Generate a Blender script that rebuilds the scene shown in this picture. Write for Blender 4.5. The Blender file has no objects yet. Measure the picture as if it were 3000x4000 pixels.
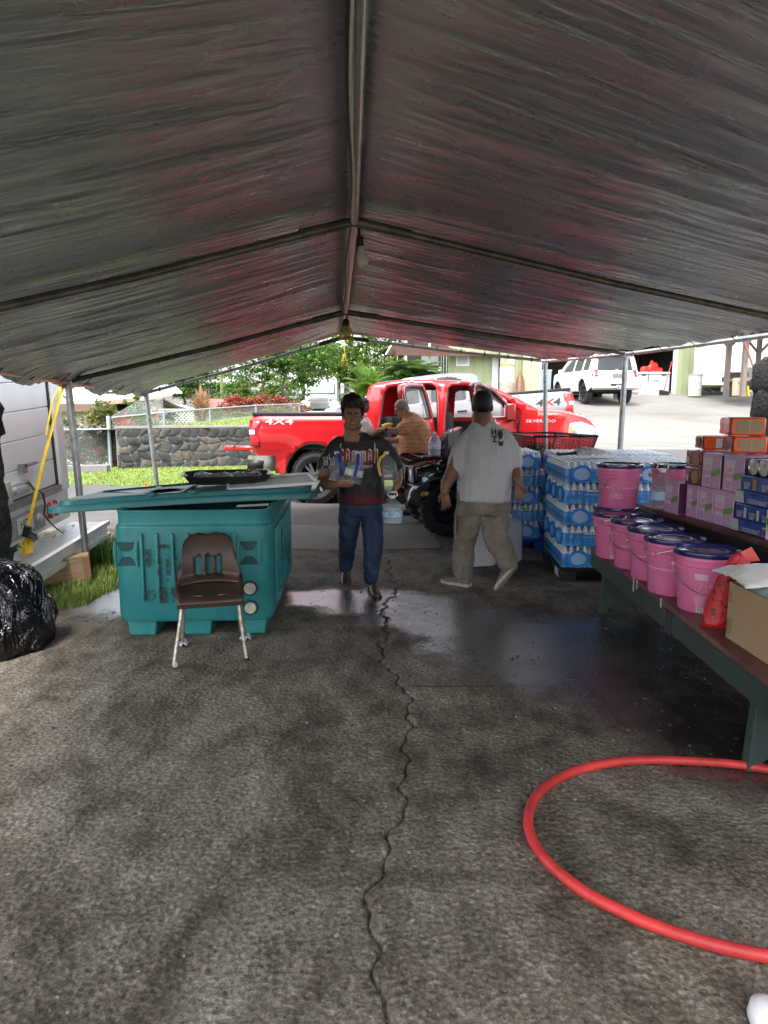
import bpy, bmesh, math, random
from mathutils import Vector, Matrix, noise, geometry
import numpy as np
random.seed(7)
SC = bpy.context.scene
COL = SC.collection
R = math.radians
# ---------------- camera, world, sun, exposure ----------------
CH, CF, CP = 1.64, 2700.0, math.atan(400/2700)
cam = bpy.data.cameras.new('camera'); camo = bpy.data.objects.new('camera', cam); COL.objects.link(camo)
camo.location = (0, 0, CH); camo.rotation_euler = (math.pi/2 - CP, 0, 0)
cam.sensor_fit = 'VERTICAL'; cam.sensor_height = 24; cam.lens = 24*2700/4000; cam.clip_start = 0.05; cam.clip_end = 900
SC.camera = camo
W = bpy.data.worlds.new('World'); SC.world = W; W.use_nodes = True
nt = W.node_tree; bg = nt.nodes['Background']
sky = nt.nodes.new('ShaderNodeTexSky'); sky.sky_type = 'NISHITA'; sky.sun_disc = False
SUN_EL, SUN_ROT = R(62), R(205)
sky.sun_elevation = SUN_EL; sky.sun_rotation = SUN_ROT; sky.air_density = 1.0; sky.dust_density = 3.0; sky.ozone_density = 1.0
hs = nt.nodes.new('ShaderNodeHueSaturation'); hs.inputs['Saturation'].default_value = 0.28
nt.links.new(sky.outputs[0], hs.inputs['Color']); nt.links.new(hs.outputs[0], bg.inputs[0]); bg.inputs[1].default_value = 0.15
sl = bpy.data.lights.new('sun', 'SUN'); sl.energy = 0.8; sl.angle = R(14); sl.color = (1, .96, .9)
slo = bpy.data.objects.new('sun', sl); COL.objects.link(slo)
slo.rotation_euler = (math.pi/2 - SUN_EL, 0, math.pi - SUN_ROT + R(0))
SC.view_settings.view_transform = 'Standard'; SC.view_settings.look = 'None'; SC.view_settings.exposure = 2.12; SC.view_settings.gamma = 1
SC.cycles.max_bounces = 8; SC.cycles.transparent_max_bounces = 16; SC.cycles.diffuse_bounces = 4; SC.cycles.glossy_bounces = 3; SC.cycles.transmission_bounces = 6
SC.cycles.caustics_reflective = False; SC.cycles.caustics_refractive = False
_c, _s = math.cos(CP), math.sin(CP)
def at(u, v, Y):
    a = (u-1500)/CF; b = (2000-v)/CF; t = Y/(_c+b*_s)
    return Vector((a*t, Y, CH+(-_s+b*_c)*t))
def gnd(u, v, z=0.):
    a = (u-1500)/CF; b = (2000-v)/CF; t = (z-CH)/(-_s+b*_c)
    return Vector((a*t, (_c+b*_s)*t, z))
def ss(x, a, b):
    t = min(1, max(0, (x-a)/(b-a))); return t*t*(3-2*t)
# ---------------- materials ----------------
def mk(name, col, rough=.6, metal=0., nz=None, bump=None, spec=.5, coat=0., trans=0., alpha=1., ior=1.45, sheen=0., col2=None, sc=(1,1,1), emit=None):
    m = bpy.data.materials.new(name); m.use_nodes = True; t = m.node_tree; b = t.nodes['Principled BSDF']
    def c4(c): return (c[0], c[1], c[2], 1)
    b.inputs['Base Color'].default_value = c4(col); b.inputs['Roughness'].default_value = rough; b.inputs['Metallic'].default_value = metal
    b.inputs['Specular IOR Level'].default_value = spec; b.inputs['Coat Weight'].default_value = coat; b.inputs['Coat Roughness'].default_value = .04
    b.inputs['Transmission Weight'].default_value = trans; b.inputs['Alpha'].default_value = alpha; b.inputs['IOR'].default_value = ior
    b.inputs['Sheen Weight'].default_value = sheen
    if nz or bump:
        tc = t.nodes.new('ShaderNodeTexCoord'); mp = t.nodes.new('ShaderNodeMapping'); mp.inputs['Scale'].default_value = sc
        t.links.new(tc.outputs['Object'], mp.inputs['Vector'])
    if nz:
        n = t.nodes.new('ShaderNodeTexNoise'); n.inputs['Scale'].default_value = nz[0]; n.inputs['Detail'].default_value = 6; n.inputs['Roughness'].default_value = .65
        t.links.new(mp.outputs[0], n.inputs['Vector'])
        r = t.nodes.new('ShaderNodeValToRGB'); r.color_ramp.elements[0].position = .3; r.color_ramp.elements[1].position = .7
        k = nz[1]; c2 = col2 or tuple(min(1, x*(1+k)) for x in col); c1 = tuple(x*(1-k) for x in col) if not col2 else col
        r.color_ramp.elements[0].color = c4(c1); r.color_ramp.elements[1].color = c4(c2)
        t.links.new(n.outputs[0], r.inputs[0]); t.links.new(r.outputs[0], b.inputs['Base Color'])
    if bump:
        n2 = t.nodes.new('ShaderNodeTexNoise'); n2.inputs['Scale'].default_value = bump[0]; n2.inputs['Detail'].default_value = 5
        t.links.new(mp.outputs[0], n2.inputs['Vector'])
        bp = t.nodes.new('ShaderNodeBump'); bp.inputs['Strength'].default_value = bump[1]; bp.inputs['Distance'].default_value = bump[2] if len(bump) > 2 else .01
        t.links.new(n2.outputs[0], bp.inputs['Height']); t.links.new(bp.outputs[0], b.inputs['Normal'])
    return m
class NT:
    """small node-graph helper"""
    def __init__(s, name):
        s.m = bpy.data.materials.new(name); s.m.use_nodes = True; s.t = s.m.node_tree; s.b = s.t.nodes['Principled BSDF']
        s.tc = s.t.nodes.new('ShaderNodeTexCoord')
    def map(s, sc=(1,1,1), rot=(0,0,0), src=None, loc=(0,0,0)):
        n = s.t.nodes.new('ShaderNodeMapping'); n.inputs['Scale'].default_value = sc; n.inputs['Rotation'].default_value = rot; n.inputs['Location'].default_value = loc
        s.t.links.new(src or s.tc.outputs['Object'], n.inputs['Vector']); return n.outputs[0]
    def noise(s, vec, scale, detail=5, rough=.6, dist=0):
        n = s.t.nodes.new('ShaderNodeTexNoise'); n.inputs['Scale'].default_value = scale; n.inputs['Detail'].default_value = detail
        n.inputs['Roughness'].default_value = rough; n.inputs['Distortion'].default_value = dist; s.t.links.new(vec, n.inputs['Vector']); return n.outputs[0]
    def vor(s, vec, scale, feat='F1', out=0, rnd=1):
        n = s.t.nodes.new('ShaderNodeTexVoronoi'); n.feature = feat; n.inputs['Scale'].default_value = scale; n.inputs['Randomness'].default_value = rnd
        s.t.links.new(vec, n.inputs['Vector']); return n.outputs[out]
    def ramp(s, f, stops, interp='LINEAR'):
        n = s.t.nodes.new('ShaderNodeValToRGB'); cr = n.color_ramp; cr.interpolation = interp
        while len(cr.elements) < len(stops): cr.elements.new(.5)
        for e, (p, c) in zip(cr.elements, stops):
            e.position = p; e.color = (c, c, c, 1) if isinstance(c, (int, float)) else (c[0], c[1], c[2], 1)
        s.t.links.new(f, n.inputs[0]); return n.outputs[0]
    def math(s, op, a, b=None, clamp=False):
        n = s.t.nodes.new('ShaderNodeMath'); n.operation = op; n.use_clamp = clamp
        for i, x in enumerate((a, b)):
            if x is None: continue
            if isinstance(x, (int, float)): n.inputs[i].default_value = x
            else: s.t.links.new(x, n.inputs[i])
        return n.outputs[0]
    def mix(s, f, a, b, mode='MIX'):
        n = s.t.nodes.new('ShaderNodeMix'); n.data_type = 'RGBA'; n.blend_type = mode
        for i, x in ((0, f), (6, a), (7, b)):
            if isinstance(x, (int, float)): n.inputs[i].default_value = x if i == 0 else (x, x, x, 1)
            elif isinstance(x, tuple): n.inputs[i].default_value = (x[0], x[1], x[2], 1)
            else: s.t.links.new(x, n.inputs[i])
        return n.outputs[2]
    def sep(s, vec):
        n = s.t.nodes.new('ShaderNodeSeparateXYZ'); s.t.links.new(vec, n.inputs[0]); return n.outputs
    def set(s, **k):
        for key, v in k.items():
            i = s.b.inputs[key.replace('_', ' ')]
            if isinstance(v, (int, float)): i.default_value = v
            elif isinstance(v, tuple): i.default_value = (v[0], v[1], v[2], 1)
            else: s.t.links.new(v, i)
    def bump(s, h, strength=.5, dist=.01, prev=None):
        n = s.t.nodes.new('ShaderNodeBump')
        if isinstance(strength, (int, float)): n.inputs['Strength'].default_value = strength
        else: s.t.links.new(strength, n.inputs['Strength'])
        n.inputs['Distance'].default_value = dist
        s.t.links.new(h, n.inputs['Height'])
        if prev is not None: s.t.links.new(prev, n.inputs['Normal'])
        s.t.links.new(n.outputs[0], s.b.inputs['Normal']); return n.outputs[0]
# ---------------- mesh building ----------------
I4 = Matrix.Identity(4)
def T(x=0, y=0, z=0): return Matrix.Translation((x, y, z))
def RZ(a): return Matrix.Rotation(a, 4, 'Z')
def RX(a): return Matrix.Rotation(a, 4, 'X')
def RY(a): return Matrix.Rotation(a, 4, 'Y')
def S(x, y, z): return Matrix.Diagonal((x, y, z, 1))
def frame(d):
    d = Vector(d).normalized(); u = Vector((0, 0, 1)) if abs(d.z) < .9 else Vector((1, 0, 0))
    a = d.cross(u).normalized(); return a, a.cross(d).normalized()
class MB:
    def __init__(s, M=None): s.v = []; s.f = []; s.M = M or I4
    def add(s, vs, fs):
        o = len(s.v); M = s.M
        s.v += [tuple(M @ Vector(p)) for p in vs]; s.f += [tuple(i+o for i in q) for q in fs]; return s
    def box(s, cx, cy, cz, sx, sy, sz, M=None, t=1.0, ty=None):
        ty = t if ty is None else ty
        x, y, z = sx/2, sy/2, sz/2
        vs = [(-x,-y,-z),(x,-y,-z),(x,y,-z),(-x,y,-z),(-x*t,-y*ty,z),(x*t,-y*ty,z),(x*t,y*ty,z),(-x*t,y*ty,z)]
        Q = T(cx, cy, cz) @ (M or I4)
        return s.add([Q @ Vector(p) for p in vs], [(0,3,2,1),(4,5,6,7),(0,1,5,4),(1,2,6,5),(2,3,7,6),(3,0,4,7)])
    def bb(s, x0, x1, y0, y1, z0, z1): return s.box((x0+x1)/2, (y0+y1)/2, (z0+z1)/2, x1-x0, y1-y0, z1-z0)
    def rings(s, rs, close=True, cap0=True, cap1=True):
        n = len(rs[0]); vs = [p for r in rs for p in r]; fs = []
        m = n if close else n-1
        for i in range(len(rs)-1):
            for j in range(m):
                k = (j+1) % n; fs.append((i*n+j, i*n+k, (i+1)*n+k, (i+1)*n+j))
        if cap0: fs.append(tuple(range(n-1, -1, -1)))
        if cap1: fs.append(tuple((len(rs)-1)*n+j for j in range(n)))
        return s.add(vs, fs)
    def cyl(s, p0, p1, r0, r1=None, n=12, caps=True):
        r1 = r0 if r1 is None else r1; p0 = Vector(p0); p1 = Vector(p1); a, b = frame(p1-p0)
        return s.rings([[p + (a*math.cos(2*math.pi*j/n) + b*math.sin(2*math.pi*j/n))*r for j in range(n)] for p, r in ((p0, r0), (p1, r1))], cap0=caps, cap1=caps)
    def tube(s, pts, r, n=8, closed=False, flat=None):
        pts = [Vector(p) for p in pts]; N = len(pts); rs = []; a = None
        for i, p in enumerate(pts):
            if closed: d = pts[(i+1) % N]-pts[i-1]
            else: d = pts[min(i+1, N-1)]-pts[max(i-1, 0)]
            d = d.normalized() if d.length > 1e-9 else Vector((0, 0, 1))
            if a is None: a, b = frame(d)
            else:
                a = a - d*a.dot(d)
                if a.length < 1e-6: a, b = frame(d)
                a.normalize(); b = a.cross(d)
            rr = r[i] if isinstance(r, (list, tuple)) else r
            fb = flat or 1
            rs.append([p + (a*math.cos(2*math.pi*j/n) + b*fb*math.sin(2*math.pi*j/n))*rr for j in range(n)])
        if closed: rs.append(rs[0])
        return s.rings(rs, cap0=not closed, cap1=not closed)
    def lathe(s, prof, n=20, M=None, cap=True):
        Q = M or I4
        rs = [[Q @ Vector((r*math.cos(2*math.pi*j/n), r*math.sin(2*math.pi*j/n), z)) for j in range(n)] for r, z in prof]
        return s.rings(rs, cap0=cap, cap1=cap)
    def ell(s, c, rx, ry=None, rz=None, n=12, m=8, M=None):
        ry = rx if ry is None else ry; rz = rx if rz is None else rz; c = Vector(c); Q = M or I4; rs = []
        for i in range(m+1):
            th = math.pi*(i if 0 < i < m else (.02 if i == 0 else m-.02))/m
            rs.append([c + Q @ Vector((rx*math.sin(th)*math.cos(2*math.pi*j/n), ry*math.sin(th)*math.sin(2*math.pi*j/n), -rz*math.cos(th))) for j in range(n)])
        return s.rings(rs)
    def grid(s, fn, nu, nv):
        vs = [fn(i/nu, j/nv) for j in range(nv+1) for i in range(nu+1)]
        return s.add(vs, [(j*(nu+1)+i, j*(nu+1)+i+1, (j+1)*(nu+1)+i+1, (j+1)*(nu+1)+i) for j in range(nv) for i in range(nu)])
    def prism(s, poly, h0, h1, M=None):
        """poly in xy, extruded z h0..h1 (concave ok, ngon caps)"""
        Q = M or I4; n = len(poly)
        vs = [Q @ Vector((x, y, h0)) for x, y in poly] + [Q @ Vector((x, y, h1)) for x, y in poly]
        return s.add(vs, [tuple(range(n-1, -1, -1)), tuple(range(n, 2*n))] + [(i, (i+1) % n, n+(i+1) % n, n+i) for i in range(n)])
    def mesh(s, name='m'):
        me = bpy.data.meshes.new(name); me.from_pydata(s.v, [], s.f); me.validate(); me.update(); return me
    def build(s, name, mat, parent=None, smooth=35, bevel=0, world=False, label=None, kind=None, fixn=True, solid=0):
        me = s.mesh(name)
        if fixn:
            bm = bmesh.new(); bm.from_mesh(me); bmesh.ops.recalc_face_normals(bm, faces=bm.faces); bm.to_mesh(me); bm.free()
        return link(name, me, mat, parent, smooth, bevel, world, label, kind, solid)
def link(name, me, mat, parent=None, smooth=35, bevel=0, world=False, label=None, kind=None, solid=0):
    if smooth:
        me.shade_smooth()
        if smooth < 180: me.set_sharp_from_angle(angle=R(smooth))
    ms = mat if isinstance(mat, (list, tuple)) else [mat]
    if not me.materials:
        for m in ms: me.materials.append(m)
    o = bpy.data.objects.new(name, me); COL.objects.link(o)
    if parent is not None:
        o.parent = parent
        if world: o.matrix_parent_inverse = parent.matrix_basis.inverted()
    if solid:
        b = o.modifiers.new('solid', 'SOLIDIFY'); b.thickness = solid
    if bevel:
        b = o.modifiers.new('bevel', 'BEVEL'); b.width = bevel; b.segments = 2; b.limit_method = 'ANGLE'; b.angle_limit = R(40)
    if label: o['label'] = label
    if kind: o['kind'] = kind
    return o
def thing(name, label, cat, loc=(0, 0, 0), rz=0, group=None, rot=None):
    o = bpy.data.objects.new(name, None); COL.objects.link(o); o.empty_display_size = .1
    o.location = loc; o.rotation_euler = rot or (0, 0, rz); tag(o, label, cat, group); return o
def tag(o, label, cat, group=None, kind=None):
    o['label'] = label; o['category'] = cat
    if group: o['group'] = group
    if kind: o['kind'] = kind
    return o
KIDS = {}
def dup(root, loc=None, rz=None, label=None, group=None, rot=None):
    r = root.copy(); COL.objects.link(r)
    if loc is not None: r.location = loc
    if rz is not None: r.rotation_euler = (0, 0, rz)
    if rot is not None: r.rotation_euler = rot
    if label: r['label'] = label
    if group: r['group'] = group
    if root.name not in KIDS: KIDS[root.name] = [(c, list(c.children)) for c in root.children]
    for ch, gs in KIDS[root.name]:
        c = ch.copy(); COL.objects.link(c); c.parent = r
        for g in gs:
            d = g.copy(); COL.objects.link(d); d.parent = c
    return r
def struct(name, mb, mat, smooth=35, **k):
    o = mb.build(name, mat, None, smooth, **k); o['kind'] = 'structure'; return o
_tc = {}
def textmesh(txt, size, depth=0, bold=0, sx=1):
    """text as a mesh (x right, y up), left/baseline centred at 0"""
    cu = bpy.data.curves.new('t', 'FONT'); cu.body = txt; cu.size = size; cu.align_x = 'CENTER'; cu.align_y = 'CENTER'; cu.extrude = depth; cu.offset = bold; cu.resolution_u = 2
    o = bpy.data.objects.new('t', cu); COL.objects.link(o); bpy.context.view_layer.update()
    me = bpy.data.meshes.new_from_object(o.evaluated_get(bpy.context.evaluated_depsgraph_get()))
    v = [(p.co.x*sx, p.co.y, p.co.z) for p in me.vertices]; f = [tuple(p.vertices) for p in me.polygons]
    bpy.data.objects.remove(o); bpy.data.curves.remove(cu); bpy.data.meshes.remove(me); return v, f
def lettering(txt, size, M, mat, parent=None, name='lettering', fn=None, sx=1, bold=0, world=False, mb=None):
    v, f = textmesh(txt, size, 0, bold, sx)
    m = mb or MB()
    if fn:
        # subdivide long faces a little by leaving as is; map through fn
        v = [fn(p[0], p[1]) for p in v]
        m.add(v, f)
    else: m.add([M @ Vector(p) for p in v], f)
    if mb is None: return m.build(name, mat, parent, 0, world=world, fixn=False)
def inpoly(x, y, P):
    c = False; n = len(P)
    for i in range(n):
        x1, y1 = P[i]; x2, y2 = P[i-1]
        if (y1 > y) != (y2 > y) and x < (x2-x1)*(y-y1)/(y2-y1)+x1: c = not c
    return c
def dense(P, st):
    out = []
    for i in range(len(P)):
        a = Vector(P[i]); b = Vector(P[(i+1) % len(P)]); k = max(1, int((b-a).length/st))
        out += [tuple(a+(b-a)*(j/k)) for j in range(k)]
    return out
def panel(outer, holes, step, fn):
    """triangulated 2-D panel with holes; fn(x,z)->3-D point. returns MB"""
    loops = [dense(outer, step)] + [dense(h, step) for h in holes]
    vs = []; es = []
    for L in loops:
        o = len(vs); vs += [Vector(p) for p in L]; es += [(o+i, o+(i+1) % len(L)) for i in range(len(L))]
    xs = [p[0] for p in outer]; ys = [p[1] for p in outer]; bpts = [tuple(p) for p in vs]
    x = min(xs)+step/2
    while x < max(xs):
        y = min(ys)+step/2
        while y < max(ys):
            if inpoly(x, y, outer) and not any(inpoly(x, y, h) for h in holes) and min((q[0]-x)**2+(q[1]-y)**2 for q in bpts) > (.5*step)**2: vs.append(Vector((x, y)))
            y += step
        x += step
    r = geometry.delaunay_2d_cdt(vs, es, [], 0, 1e-5)
    V, F = r[0], r[2]; fs = []
    for f in F:
        cx = sum(V[i][0] for i in f)/len(f); cy = sum(V[i][1] for i in f)/len(f)
        if inpoly(cx, cy, outer) and not any(inpoly(cx, cy, h) for h in holes): fs.append(tuple(f))
    m = MB(); m.add([fn(p[0], p[1]) for p in V], fs); return m
def arc(cx, cy, r, a0, a1, n, ry=None):
    ry = r if ry is None else ry
    return [(cx+r*math.cos(R(a0+(a1-a0)*i/n)), cy+ry*math.sin(R(a0+(a1-a0)*i/n))) for i in range(n+1)]
def rrect(x0, y0, x1, y1, r, n=4):
    return arc(x1-r, y1-r, r, 0, 90, n)+arc(x0+r, y1-r, r, 90, 180, n)+arc(x0+r, y0+r, r, 180, 270, n)+arc(x1-r, y0+r, r, 270, 360, n)
def fbm(p, o=3):
    return noise.fractal(Vector(p), 1.0, 2.0, o)
# common materials
WHITE = mk('white_paint', (.78, .78, .77), .4, nz=(3, .06))
STEEL = mk('galvanised_steel', (.42, .43, .44), .38, .85, nz=(14, .3), bump=(60, .1))
CHROME = mk('chrome', (.75, .75, .76), .12, 1.)
BLACK = mk('black_plastic', (.018, .018, .02), .42, bump=(90, .1))
RUBBER = mk('rubber', (.022, .022, .023), .78, nz=(20, .35), bump=(60, .25))
DGLASS = mk('dark_glass', (.02, .025, .03), .06, spec=.8)
GLASS = mk('clear_glass', (.9, .95, .95), .02, trans=1., alpha=.35)
# ---------------- terrain ----------------
def gz(x, y):
    r = ss(x, -1.5, 2.5)*.125*max(0, min(y, 34)-12.0-.5*math.exp(-abs(y-12)))
    r = ss(x, -1.5, 2.5)*.125*(max(0, y-12)**2/(max(0, y-12)+1.2)) if y < 60 else ss(x, -1.5, 2.5)*5.8
    if y > 33: r = ss(x, -1.5, 2.5)*(2.48+(y-33)*.04)
    l = -.8*ss(-x, 6.5, 9)*ss(y, 19.5, 25)
    m = ss(x, -8, -4.5)*(1-ss(x, -1.5, 2.5))*.7*ss(y, 30, 45)
    return r+l+m
def terr(name, x0, x1, y0, y1, step, mat, dz=0, mask=None, zf=gz, smooth=180):
    nx = max(1, round((x1-x0)/step)); ny = max(1, round((y1-y0)/step)); m = MB(); idx = {}; vs = []; fs = []
    for j in range(ny+1):
        for i in range(nx+1):
            x = x0+(x1-x0)*i/nx; y = y0+(y1-y0)*j/ny; vs.append((x, y, zf(x, y)+dz))
    for j in range(ny):
        for i in range(nx):
            x = x0+(x1-x0)*(i+.5)/nx; y = y0+(y1-y0)*(j+.5)/ny
            if mask is None or mask(x, y): a = j*(nx+1)+i; fs.append((a, a+1, a+nx+2, a+nx+1))
    m.add(vs, fs); return struct(name, m, mat, smooth, fixn=False)
# grass ground everywhere
g = NT('lawn_soil'); v = g.map()
c = g.ramp(g.noise(v, 1.2, 8, .7), [(.3, (.075, .115, .022)), (.52, (.14, .19, .042)), (.75, (.24, .24, .085))])
c2 = g.ramp(g.noise(v, 60, 3), [(.3, (.6, .6, .6)), (.7, (1.25, 1.25, 1.2))]); g.set(Base_Color=g.mix(1., c, c2, 'MULTIPLY'), Roughness=.9)
g.bump(g.noise(v, 90, 3), .8, .02); GRASSM = g.m
terr('ground', -90, 90, -12, 300, 6, GRASSM, -.03, zf=lambda x, y: gz(x, y)-.25 if y > 8 else -.3)
terr('lawn', -26, 30, 8.6, 34, .5, GRASSM, -.012, mask=lambda x, y: True)
# paved floor under the tent: dark, worn, exposed-aggregate concrete
g = NT('worn_aggregate_floor'); v = g.map()
big = g.noise(v, 1.1, 7, .68, 1.2); mid = g.noise(g.map((1, .45, 1), (0, 0, .35)), 6, 8, .7); fine = g.noise(v, 52, 8, .78); chips = g.vor(v, 70, 'F1', 1)
base = g.ramp(g.math('ADD', g.math('MULTIPLY', big, .55), g.math('MULTIPLY', mid, .5)), [(.37, (.034, .026, .019)), (.47, (.098, .081, .060)), (.57, (.190, .166, .128)), (.68, (.28, .252, .205))])
spk = g.ramp(fine, [(.36, .35), (.5, .85), (.62, 1.7)])
chc = g.ramp(chips, [(0, .55), (.5, 1.0), (.9, 1.25), (1, 1.9)])
col = g.mix(.95, g.mix(.6, base, chc, 'MULTIPLY'), spk, 'MULTIPLY')
pale = g.ramp(g.noise(v, 2.2, 7, .75, 1), [(.55, 0.), (.72, 1.)])
col = g.mix(g.math('MULTIPLY', pale, g.ramp(fine, [(.45, 0), (.6, .6)])), col, (.30, .285, .25))
# wet area mask from object coordinates
sx, sy, sz = g.sep(g.tc.outputs['Object']); wn = g.math('MULTIPLY', g.math('SUBTRACT', g.noise(v, 1.9, 9, .72), .5), 1.7)
# wetness: distance below the line running from the bin toward the lower right
def blob(cx, cy, rx, ry, ang=0):
    q = g.map((1/rx, 1/ry, 0), (0, 0, 0), loc=(0, 0, 0)) if False else None
    n = g.t.nodes.new('ShaderNodeMapping'); n.vector_type = 'TEXTURE'; n.inputs['Location'].default_value = (cx, cy, 0); n.inputs['Rotation'].default_value = (0, 0, ang); n.inputs['Scale'].default_value = (rx, ry, 1)
    g.t.links.new(g.tc.outputs['Object'], n.inputs['Vector'])
    l = g.t.nodes.new('ShaderNodeVectorMath'); l.operation = 'LENGTH'; g.t.links.new(n.outputs[0], l.inputs[0])
    return g.math('SUBTRACT', 1.15, g.math('ADD', l.outputs['Value'], wn))
w = None
for b in ((1.35, 4.62, 1.15, .85, -.15), (.05, 5.75, .85, .42, -.1), (-.6, 5.9, .45, .3, 0), (.6, 5.2, .8, .5, -.3), (1.6, 3.75, .55, .95, .1), (-2.35, 6.3, .8, 1.0, .5)):
    k = blob(*b); w = k if w is None else g.math('MAXIMUM', w, k)
wet = g.ramp(w, [(.0, 0.), (.38, 1.)]); wet2 = g.ramp(w, [(.15, 0.), (.55, 1.)])
jl = g.math('ABSOLUTE', g.math('SUBTRACT', g.math('ADD', sy, g.math('MULTIPLY', g.noise(v, 3, 3), .03)), 3.96)); jm = g.math('MULTIPLY', g.ramp(jl, [(.004, .75), (.012, 0.)]), g.ramp(sx, [(.08, 0), (.2, 1)])); col = g.mix(jm, col, (.02, .018, .015))
col = g.mix(wet, col, g.mix(1., col, (.36, .38, .44), 'MULTIPLY'))
g.set(Base_Color=col, Roughness=g.mix(wet, .82, .22), Specular_IOR_Level=g.mix(wet, .35, .7), Coat_Weight=g.math('MULTIPLY', wet2, .6), Coat_Roughness=.26)
b1 = g.bump(fine, .5, .004); b2 = g.bump(g.noise(v, 30, 4, .6), g.ramp(w, [(.0, .5), (.35, .25)]), .008, b1); g.bump(g.vor(v, 42), g.ramp(w, [(0, .75), (.35, .4)]), .008, b2)
FLOORM = g.m
XL = -3.4
def pad_mask(x, y): return not (x < -2.3-.06*(y-4)+.12*math.sin(y*3) and 5.55+.55*ss(x, -2.7, -2.2) < y < 8.35 and x > -9 and y > 5.35+.9*(x+2.9))
def crackx(y): return .045+.06*math.sin(y*2.1+.5)+.035*math.sin(y*5.3)+.018*math.sin(y*17)+.012*math.sin(y*37)+.05*math.exp(-(y-3.3)**2/.15)
m = MB()
def fz(x, y):
    z = .004*fbm((x*1.5, y*1.5, 0), 3)+.0010*fbm((x*14, y*14, 3), 3)
    if 1 < y < 7.6:
        d = abs(x-crackx(y)+.0); wd = .004+.006*abs(math.sin(y*9+math.sin(y*23))); z -= .02*math.exp(-(d/wd)**2)+.004*math.exp(-(d/.03)**2)
    z -= .015*math.exp(-((x-.62-(y-3)*.9)**2+(y-3)**2)/.0006)
    return z
# near part dense, with the crack cut into it
def dens_grid(x0, x1, y0, y1, nx, ny, fy=1., mask=None):
    xs = np.linspace(x0, x1, nx+1); t = np.linspace(0, 1, ny+1); ys = y0+(y1-y0)*t**fy
    vs = [(x, y, fz(x, y)) for y in ys for x in xs]
    fs = [(j*(nx+1)+i, j*(nx+1)+i+1, (j+1)*(nx+1)+i+1, (j+1)*(nx+1)+i) for j in range(ny) for i in range(nx) if mask is None or mask((xs[i]+xs[i+1])/2, (ys[j]+ys[j+1])/2)]
    return vs, fs
vs, fs = dens_grid(-.35, .45, 1.2, 7.6, 150, 560); m.add(vs, fs)
vs, fs = dens_grid(-9, -.35, 1.2, 7.6, 216, 160, 1, pad_mask); m.add(vs, fs)
vs, fs = dens_grid(.45, 9, 1.2, 7.6, 214, 160); m.add(vs, fs)
m.grid(lambda u, w_: (-9+18*u, -6+7.2*w_, 0), 8, 4)
m.grid(lambda u, w_: (-9+18*u, 7.6+1.9*w_, 0), 72, 8)
m.f = [q for q in m.f if not (7.59 < m.v[q[0]][1] and not pad_mask(sum(m.v[i][0] for i in q)/4, sum(m.v[i][1] for i in q)/4))]
struct('floor', m, FLOORM, 180, fixn=False)
# verge of grass beside the left pole
terr('verge', -9.2, -2.0, 4.6, 8.6, .2, GRASSM, -.015, zf=lambda x, y: 0)
# asphalt lane
g = NT('asphalt_lane'); v = g.map(); f2 = g.noise(v, 70, 4, .7)
c = g.mix(.8, g.ramp(g.noise(v, .7, 6, .6), [(.3, (.075, .07, .064)), (.7, (.13, .125, .116))]), g.ramp(f2, [(.35, .5), (.65, 1.5)]), 'MULTIPLY')
g.set(Base_Color=c, Roughness=.85); g.bump(f2, .6, .006); LANE = g.m
def lane_mask(x, y):
    far = 18.3-.12*(x-6)+.2*math.sin(x) if x > 4.6 else 15.0-.13*(x+5)
    if x > 4.6 and x < 6.2 and 14.2 < y < 17.6-(x-4.6): pass
    return y < far and not (2.6 < x < 5.2+.3*math.sin(y*2) and y > 13.8+.0*x)
terr('lane', -26, 30, 9.5, 19.5, .25, LANE, .0, mask=lambda x, y: lane_mask(x, y))
# concrete drive rising to the garage
g = NT('pale_concrete_drive'); v = g.map(); f2 = g.noise(v, 50, 5, .7)
c = g.mix(.5, g.ramp(g.noise(v, .35, 7, .62, .5), [(.3, (.155, .147, .13)), (.55, (.21, .202, .183)), (.75, (.25, .243, .22))]), g.ramp(f2, [(.35, .7), (.65, 1.3)]), 'MULTIPLY')
jx, jy, jz = g.sep(g.map((1, 1, 1), (0, 0, .25)))
joint = g.ramp(g.math('ABSOLUTE', g.math('SUBTRACT', g.math('FRACT', g.math('MULTIPLY', jy, .28)), .5)), [(0, .45), (.012, 1.)])
g.set(Base_Color=g.mix(1., c, joint, 'MULTIPLY'), Roughness=.85); g.bump(f2, .4, .004); DRIVE = g.m
terr('driveway', 2.6, 30, 13.9, 33.5, .25, DRIVE, .004, mask=lambda x, y: y < 33.4 and (y > 18.0-.12*(x-6)+.2*math.sin(x)) and (x > 5.1 or y > 17.6) )
# patch of concrete in the lane behind the young man
g = NT('pale_concrete_patch'); v = g.map(); f2 = g.noise(v, 60, 5, .7)
g.set(Base_Color=g.mix(.7, g.ramp(g.noise(v, 1, 6, .6), [(.3, (.13, .125, .11)), (.7, (.21, .2, .18))]), g.ramp(f2, [(.35, .6), (.65, 1.4)]), 'MULTIPLY'), Roughness=.8); g.bump(f2, .5, .005)
mp = MB(); mp.grid(lambda u, w_: (-1.9+2.55*u+.04*math.sin(w_*9), 8.05+1.7*w_+.05*math.sin(u*8), .004+.0), 20, 12); struct('apron', mp, g.m, fixn=False)
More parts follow.
